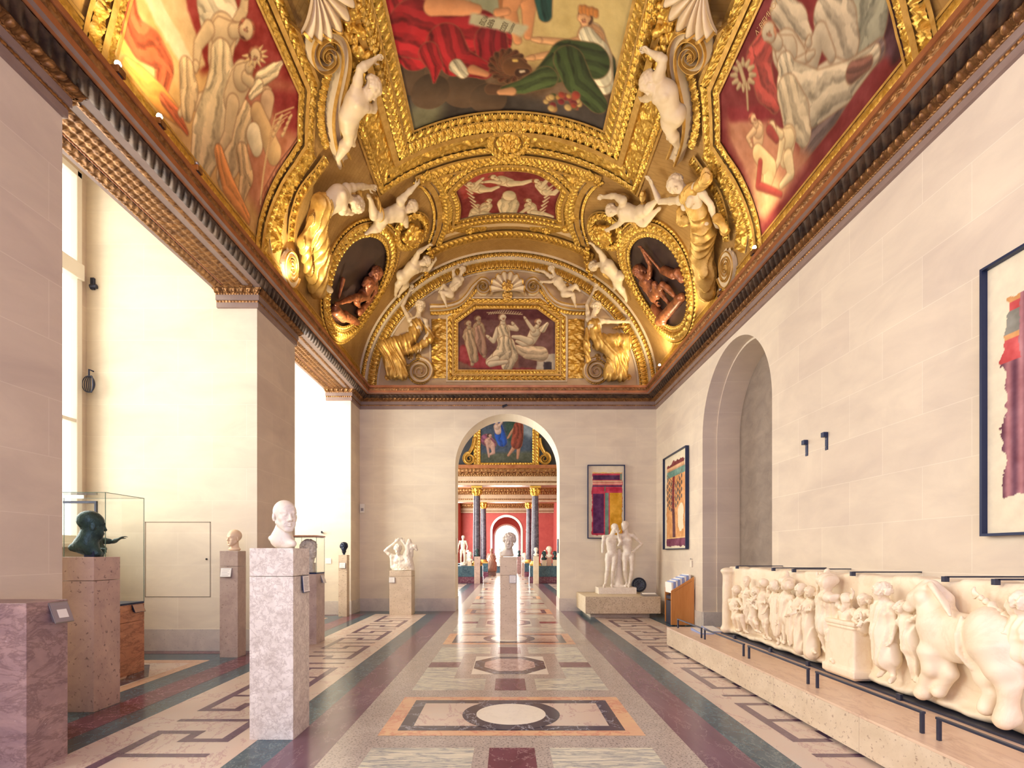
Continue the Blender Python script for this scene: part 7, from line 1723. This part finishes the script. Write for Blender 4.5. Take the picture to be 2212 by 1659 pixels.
# beams on column screens
GCOR = [stone('stone_entablature', (176, 150, 124), (194, 168, 138), 3, rough=.5), BRONZEG, COPPER]
def beam(y, t, nm, x0, x1, z0, z1, lab):
    mb = MB(); h = z1 - z0; mb.box(x0, x1, y, y + t, z0, z1, 0)
    fr_ = lambda tt, p, z: (tt, y - p, z)
    ent_run(mb, [(0, z0 + .0, .02, z0 + .14 * h, None, 2, 0, 0), (.02, z0 + .14 * h, .06, z0 + .2 * h, H_egg(.14, .03), 6, 40, 1), (.06, z0 + .22 * h, .06, z0 + .46 * h, None, 2, 0, 0), (.06, z0 + .46 * h, .1, z0 + .53 * h, H_bead(.12, .03), 5, 40, 1), (.1, z0 + .53 * h, .16, z0 + .62 * h, H_egg(.16, .05), 7, 40, 1), (.16, z0 + .62 * h, .34, z0 + .66 * h, None, 2, 0, 2), (.34, z0 + .66 * h, .36, z0 + .84 * h, H_foliage(.4, .04), 8, 30, 1), (.36, z0 + .84 * h, .48, z0 + h, None, 2, 0, 2)], fr_, x0, x1, 0, 0)
    ent_run(mb, [(0, z0 - .002, -.5, z0 - .002, None, 2, 0, 2)], fr_, x0, x1, 0, 0)
    for i in range(int((x1 - x0) / .34)): mb.box(x0 + .34 * i, x0 + .34 * i + .14, y - .33, y - .16, z0 + .57 * h, z0 + .655 * h, 1)
    struct(mb.build(nm, GCOR), lab)
beam(28.15, .7, 'trim_8', -5.6, 5.7, 5.22, 6.24, 'gilt entablature over the nearer column screen')
beam(36.2, .6, 'trim_9', -4.0, 4.05, 5.12, 6.2, 'gilt entablature over the farther column screen')
beam(D3 - .3, .3, 'trim_10', -4.0, 4.05, 5.12, 6.0, 'gilt cornice of the red end wall')
def column(x, y, lab):
    t = thing('column', lab, 'column', (x, y, .92))
    mb = MB(); mb.box(x - .3, x + .3, y - .3, y + .3, .92, 1.0); mb.lathe([(.3, 1.0), (.31, 1.04), (.29, 1.08), (.24, 1.1), (.25, 1.14), (.235, 1.17), (.21, 1.18)], (x, y, 0), 24); mb.build('base', [GOLD2], t)
    mb = MB(); mb.lathe([(.205, 1.18), (.205, 2.5), (.175, 4.68)], (x, y, 0), 28); mb.build('shaft', [COLM], t)
    mb = MB(); mb.lathe([(.175, 4.68), (.19, 4.7), (.175, 4.72), (.18, 4.85), (.25, 5.0), (.27, 5.08)], (x, y, 0), 24); mb.box(x - .29, x + .29, y - .29, y + .29, 5.1, 5.2)
    for k in range(8):
        a = k * PI / 4; c, s_ = math.cos(a), math.sin(a)
        for r, z0, z1 in ((.17, 4.74, 4.9), (.19, 4.86, 5.04)): mb.tube([(x + r * c, y + r * s_, z0), (x + (r + .04) * c, y + (r + .04) * s_, (z0 + z1) / 2), (x + (r + .11) * c, y + (r + .11) * s_, z1), (x + (r + .1) * c, y + (r + .1) * s_, z1 - .05)], [.05, .05, .035, .02], 6)
    mb.build('capital', [GOLD], t)
for y, w in ((D1, 'nearer'), (D2, 'farther')):
    for x, s_ in ((-1.62, 'left'), (1.53, 'right')): column(x, y, '%s grey column of the %s screen beyond the archway' % (s_, w))
for y, w in ((D1, 'nearer'), (D2, 'farther')):
    for x0, x1, s_ in ((-3.98, -1.28, 'left'), (1.2, 4.03, 'right')):
        t = thing('podium', '%s green and red stone podium of the %s column screen' % (s_, w), 'podium', ((x0 + x1) / 2, y, 0))
        MB().box(x0, x1, y - .4, y + .4, 0, .34, 0, .01).build('red_base', [MAROON], t); MB().box(x0 + .02, x1 - .02, y - .38, y + .38, .341, .918, 0, .01).build('green_die', [GREEN], t)
# lunette painting over the nearer screen
mapF = lambda q, off=0.0: (np.stack([q[..., 0], 28.1 - np.broadcast_to(off, q.shape[:-1]), q[..., 1]], -1), np.broadcast_to(np.array((0, -1.0, 0)), q.shape[:-1] + (3,)))
def PFR(px, py): return ((px - CX) / F * 28.1, EYE + (CY - py) / F * 28.1)
mb = MB(); mb.quad((-5.6, 28.12, 6.2), (5.7, 28.12, 6.2), (5.7, 28.12, 9.4), (-5.6, 28.12, 9.4)); struct(mb.build('wall_lunette', [plain('blue_black_ground', (44, 50, 60), .5)]), 'dark blue lunette ground above the columns')
t = thing('lunette_painting', 'blue toned figure painting seen through the top of the archway', 'painting', (0, 28.1, 6.5))
PC = outward(np.array([PFR(*q) for q in ((1038, 1000), (1038, 890), (1150, 890), (1150, 1000))]))
cv = Canvas(PC, .022, mapF, PFR); cv.lx, cv.ly = -.4, .7; cv.all((54, 66, 84)); cv.area([(1030, 980), (1160, 975), (1160, 1010), (1030, 1010)], (70, 74, 62), 4); cv.area([(1120, 900), (1160, 890), (1160, 950), (1130, 940)], (120, 134, 150), 6); cv.area([(1090, 915), (1110, 905), (1120, 930), (1100, 960)], (44, 66, 58), 4)
cv.limb([(1075, 915), (1080, 940), (1085, 955)], [.2, .3, .26], (34, 74, 160), fold=.3, fw=30); cv.limb([(1050, 950), (1062, 960)], [.3, .25], (120, 70, 96), fold=.3, fw=30)
cv.person(dict(pel=(1076, 932), che=(1074, 922), nk=(1073, 915), hd=(1072, 908), sA=(1078, 920), eA=(1084, 912), wA=(1080, 904)), .3, (196, 170, 160), (60, 44, 40)); cv.person(dict(pel=(1062, 962), che=(1054, 954), nk=(1056, 948), hd=(1058, 942), sA=(1052, 958), eA=(1054, 972), wA=(1056, 985), hA=(1064, 964), kA=(1066, 978), aA=(1058, 982)), .3, (176, 140, 130), (60, 44, 40))
cv.person(dict(pel=(1118, 945), che=(1118, 925), nk=(1122, 915), hd=(1124, 907), sA=(1112, 925), eA=(1104, 935), wA=(1098, 945), hA=(1116, 950), kA=(1108, 970), aA=(1098, 984), hB=(1120, 950), kB=(1120, 970), aB=(1118, 990)), .34, (170, 122, 100), (60, 44, 40)); cv.limb([(1120, 922), (1118, 945), (1116, 958)], [.26, .3, .3], (124, 60, 48), fold=.3, fw=30)
cv.build(t, .02)
mb = MB(); kw = dict(mp=mapF, closed=True); band(mb, PC, 0, .12, .04, H_egg(.14, .05), 6, G1, 40, **kw); band(mb, PC, .12, .2, .07, None, 2, G2, **kw); band(mb, PC, .2, .36, .03, H_leaf(.16, .06), 7, G1, 40, **kw); mb.build('gilt_frame', GM, t)
for sg, w in ((-1, 'left'), (1, 'right')):
    v = PFR(1014 if sg < 0 else 1176, 992); mb = MB(); sp = spiral(v, .32, .05, 2.0 * (1 if sg < 0 else -1), PI / 2, 70); pa = [(v[0] + sg * -.28, v[1] + 1.1), (v[0] + sg * -.2, v[1] + .7)] + sp
    ribbon(mb, smooth(pa, 4), .2, .06, .02, .15, 1, mapF, rim=0); tag(mb.build('gilt_scroll', [GOLD, GOLD2]), 'gilt scroll at the %s of the painting seen through the archway' % w, 'scroll')
# statues and busts of the far rooms
def standing(x, y, z, h, mat, name, lab, face=(0, -1, 0), robe=False, arms=True):
    u = h / 7.4; S = Solid(); q = lambda a, b, c: A3(x + a * h, y + b * h, z + c * h)
    J = dict(pel=q(0, 0, .54), che=q(.005, 0, .72), nk=q(.005, 0, .83), hd=q(.01, -.01, .925), sL=q(.1, 0, .80), sR=q(-.1, 0, .80), hL=q(.05, 0, .5), hR=q(-.05, 0, .5), kL=q(.055, -.02, .28), kR=q(-.06, -.04, .28), aL=q(.06, .01, .05), aR=q(-.07, .02, .05), tL=q(.075, -.1, .02), tR=q(-.08, -.09, .02), eL=q(.15, .01, .63), wL=q(.13, -.06, .5), eR=q(-.15, .02, .64), wR=q(-.16, -.05, .5))
    human(S, J, u, face=face, fwd=(0, -1, 0), hair='curly'); S.cap(q(0, 0, .015), q(.02, .02, .015), .1 * h, None, .02)
    S.cap(q(.1, .06, .02), q(.1, .05, .35), .045 * h)
    if robe: S.chain([q(0, 0, .75), q(0, 0, .5), q(0, 0, .1)], [.1 * h, .115 * h, .12 * h], .04); S.folds((1, .3, 0), 60, .012, (0, 0, 1), 4)
    return tag(S.build(name, h / 95, [mat], zmin=z), lab, 'statue')
def seated(x, y, z, h, mat, name, lab):
    u = h / 5.4; S = Solid(); q = lambda a, b, c: A3(x + a * h, y + b * h, z + c * h)
    human(S, dict(pel=q(0, 0, .42), che=q(0, 0, .64), nk=q(0, 0, .77), hd=q(.01, -.02, .9), sL=q(.13, 0, .74), sR=q(-.13, 0, .74), kL=q(.1, -.25, .42), kR=q(-.1, -.25, .42), aL=q(.1, -.25, .1), aR=q(-.1, -.22, .1), tL=q(.12, -.36, .05), tR=q(-.12, -.34, .05), eL=q(.2, -.02, .55), wL=q(.12, -.2, .47), eR=q(-.2, -.02, .55), wR=q(-.1, -.18, .5)), u, face=(.1, -1, 0), fwd=(0, -1, 0), hair='bun', male=False)
    S.chain([q(0, -.05, .6), q(0, -.16, .36), q(0, -.2, .1)], [.15 * h, .21 * h, .22 * h], .06); S.box(q(0, .02, .2), (.24 * h, .2 * h, .2 * h), rd=.02, k=.04); S.folds((1, .2, .2), 46, .016, (0, 0, 1), 5)
    return tag(S.build(name, h / 80, [mat], zmin=z + .004), lab, 'statue')
def bust(x, y, z, h, mat, name, lab):
    S = Solid(); head(S, (x, y, z + .66 * h), (.2, -1, 0), (0, 0, 1), .56 * h, 'curly', neck=A3(x, y + .02, z + .25 * h), beard=False); S.ell((x, y + .02, z + .16 * h), (.33 * h, .2 * h, .14 * h), k=.05); S.cap((x, y, z + .1 * h), (x, y, z + .03 * h), .14 * h, .16 * h, .03)
    return tag(S.build(name, h / 48, [mat], zmin=z + .003), lab, 'bust')
standing(-2.38, D1, .935, 1.62, MARBLE, 'marble_nude', 'white standing male statue on the left green podium beyond the archway')
bust(-1.98, D1 - .22, 1.14, .55, MARBLE, 'marble_portrait', 'white bust behind the standing statue on the left green podium')
MB().box(-2.1, -1.88, D1 - .35, D1 - .1, .92, 1.13, 0, .004).build('x', [TRAV], None)
o = COL.objects[-1] if hasattr(COL.objects, '__getitem__') else None
o.name = 'stone_block'; tag(o, 'small block under the white bust on the left green podium', 'block')
def small_ped(x, y, z0, z1, w, mat, lab): return tag(MB().box(x - w / 2, x + w / 2, y - w / 2, y + w / 2, z0, z1, 0, .006).build('pedestal', [mat]), lab, 'pedestal')
small_ped(-1.56, 27.75, 0, 1.42, .30, PED_PINK, 'slim brown pedestal before the left column beyond the archway'); bust(-1.56, 27.75, 1.425, .42, BRONZE, 'bronze_portrait', 'dark bust on the slim brown pedestal before the left column')
small_ped(1.53, 27.75, 0, 1.44, .28, TRAV, 'slim beige pedestal before the right column beyond the archway'); bust(1.53, 27.75, 1.445, .46, MARBLE, 'marble_portrait', 'white bust on the slim beige pedestal before the right column')
for x, h, hb, m, lab, lb in ((2.0, 1.22, .5, BRONZE, 'dark bust leftmost on the right green podium', 'block under the leftmost dark bust of the right podium'), (2.27, 1.36, .62, MARBLE, 'white bust in the middle of the right green podium', 'block under the white bust of the right podium'), (2.58, 1.24, .48, BRONZE, 'dark bust rightmost on the right green podium', 'block under the rightmost dark bust of the right podium')):
    tag(MB().box(x - .12, x + .12, D1 - .3, D1 - .06, .92, h, 0, .004).build('stone_block', [TRAV if m is BRONZE else BROWNM]), lb, 'block'); bust(x, D1 - .18, h + .004, hb, m, 'marble_portrait' if m is MARBLE else 'bronze_portrait', lab)
small_ped(-1.13, 38.2, 0, .3, .7, PED_TAUPE, 'low brown plinth under the brown seated statue'); seated(-1.13, 38.2, .305, 1.65, BROWNM, 'seated_statue', 'brown stone seated woman between the left columns')
small_ped(-.62, 44.2, 0, .55, .8, GREEN, 'green plinth under the white seated statue far away'); seated(-.62, 44.2, .555, 1.5, MARBLE, 'seated_statue', 'white seated statue in front of the far arch, left of the bust')
small_ped(1.28, 37.6, 0, .9, .45, PED_PINK, 'brown pedestal beside the farther right column'); bust(1.28, 37.6, .905, .75, MARBLE, 'marble_portrait', 'white bust beside the farther right column')
small_ped(.98, 42.5, 0, 1.35, .32, PED_MAR, 'dark pedestal right of the far arch'); bust(.98, 42.5, 1.355, .5, BRONZE, 'bronze_portrait', 'dark bust right of the far arch')
standing(2.9, 40.5, .01, 1.85, MARBLE, 'marble_nude', 'white statue standing by the red wall at the far right'); standing(-3.0, 40.5, .01, 1.85, MARBLE, 'marble_nude', 'white statue standing by the red wall at the far left')
# ------------------------------------------------------------------ camera, daylight, lamps, world
sc = bpy.context.scene
cam = bpy.data.cameras.new('camera'); co = bpy.data.objects.new('camera', cam); COL.objects.link(co)
co.location = (0, 0, EYE); co.rotation_euler = (PI / 2, 0, 0)
cam.sensor_width = 36; cam.lens = 36 * F / 2212; cam.shift_x = (1106 - CX) / 2212; cam.shift_y = (CY - 829.5) / 2212
cam.clip_start = .02; cam.clip_end = 200
sc.camera = co
def area(name, loc, rot, sx, sy, power, c):
    l = bpy.data.lights.new(name, 'AREA'); l.shape = 'RECTANGLE'; l.size = sx; l.size_y = sy; l.energy = power; l.color = c
    o = bpy.data.objects.new(name, l); o.location = loc; o.rotation_euler = rot; COL.objects.link(o); return o
for i, (a, b) in enumerate(REC):
    o = area('window_daylight_%d' % (i + 1), (XW + .1, (a + b) / 2, 4.65), (0, -PI / 2, 0), 5.6, b - a - .35, (365, 165, 370)[i], (1, .975, .90)); o.data.spread = 2.5
area('window_daylight_far', (0, D4 + .1, 2.4), (-PI / 2, 0, 0), 2.0, 4.0, 700, (1, .97, .9))
for sg, y, on, lab in [(-1, 5.02, 1, 120), (-1, 5.62, 1, 120), (-1, 9.2, 1, 260), (-1, 12.2, 1, 260), (1, 8.02, 1, 95), (1, 13.0, 1, 260), (-1, 1.5, 1, 300), (1, 1.5, 1, 300), (-1, 3.6, 1, 200), (1, 3.4, 1, 200), (1, 10.6, 1, 160)]:  # near-end and right-hand spots without a fixture are added to brighten the vault
    if not on: continue
    x = (XL + .31) if sg < 0 else (XR - .31)
    l = bpy.data.lights.new('cornice_spot', 'SPOT'); l.energy = lab * .86; l.color = (1, .83, .54); l.spot_size = 2.7; l.spot_blend = .8; l.shadow_soft_size = .08
    o = bpy.data.objects.new('cornice_spot', l); o.location = (x, y, 6.26); o.rotation_euler = Vector((-sg * .55, .05, 1)).to_track_quat('-Z', 'Y').to_euler(); COL.objects.link(o)
area('window_daylight_gallery', (-5.3, 22, 4.2), (0, -PI / 2, 0), 5, 9, 1300, (1, .96, .88))  # added fill along the solid left wall, brightens the first far room
area('window_daylight_red_room', (-3.9, 41, 3.4), (0, -PI / 2, 0), 4, 7, 1000, (1, .95, .88)); area('window_daylight_red_room', (-3.9, 32.5, 3.4), (0, -PI / 2, 0), 4, 5, 800, (1, .95, .86))  # two added fills on windowless red walls, brighten the farther rooms
w = bpy.data.worlds.new('world'); sc.world = w; w.use_nodes = True
bg = w.node_tree.nodes['Background']; bg.inputs[0].default_value = (.73, .70, 1.0, 1); bg.inputs[1].default_value = 2.7
sc.view_settings.view_transform = 'Standard'; sc.view_settings.look = 'None'; sc.view_settings.gamma = 1; sc.view_settings.exposure = .16
sc.cycles.use_denoising = True; sc.cycles.use_adaptive_sampling = True; sc.cycles.adaptive_threshold = .03
sc.cycles.max_bounces = 8; sc.cycles.diffuse_bounces = 5; sc.cycles.glossy_bounces = 4; sc.cycles.transparent_max_bounces = 12
sc.cycles.caustics_reflective = False; sc.cycles.caustics_refractive = False; sc.cycles.sample_clamp_indirect = 6
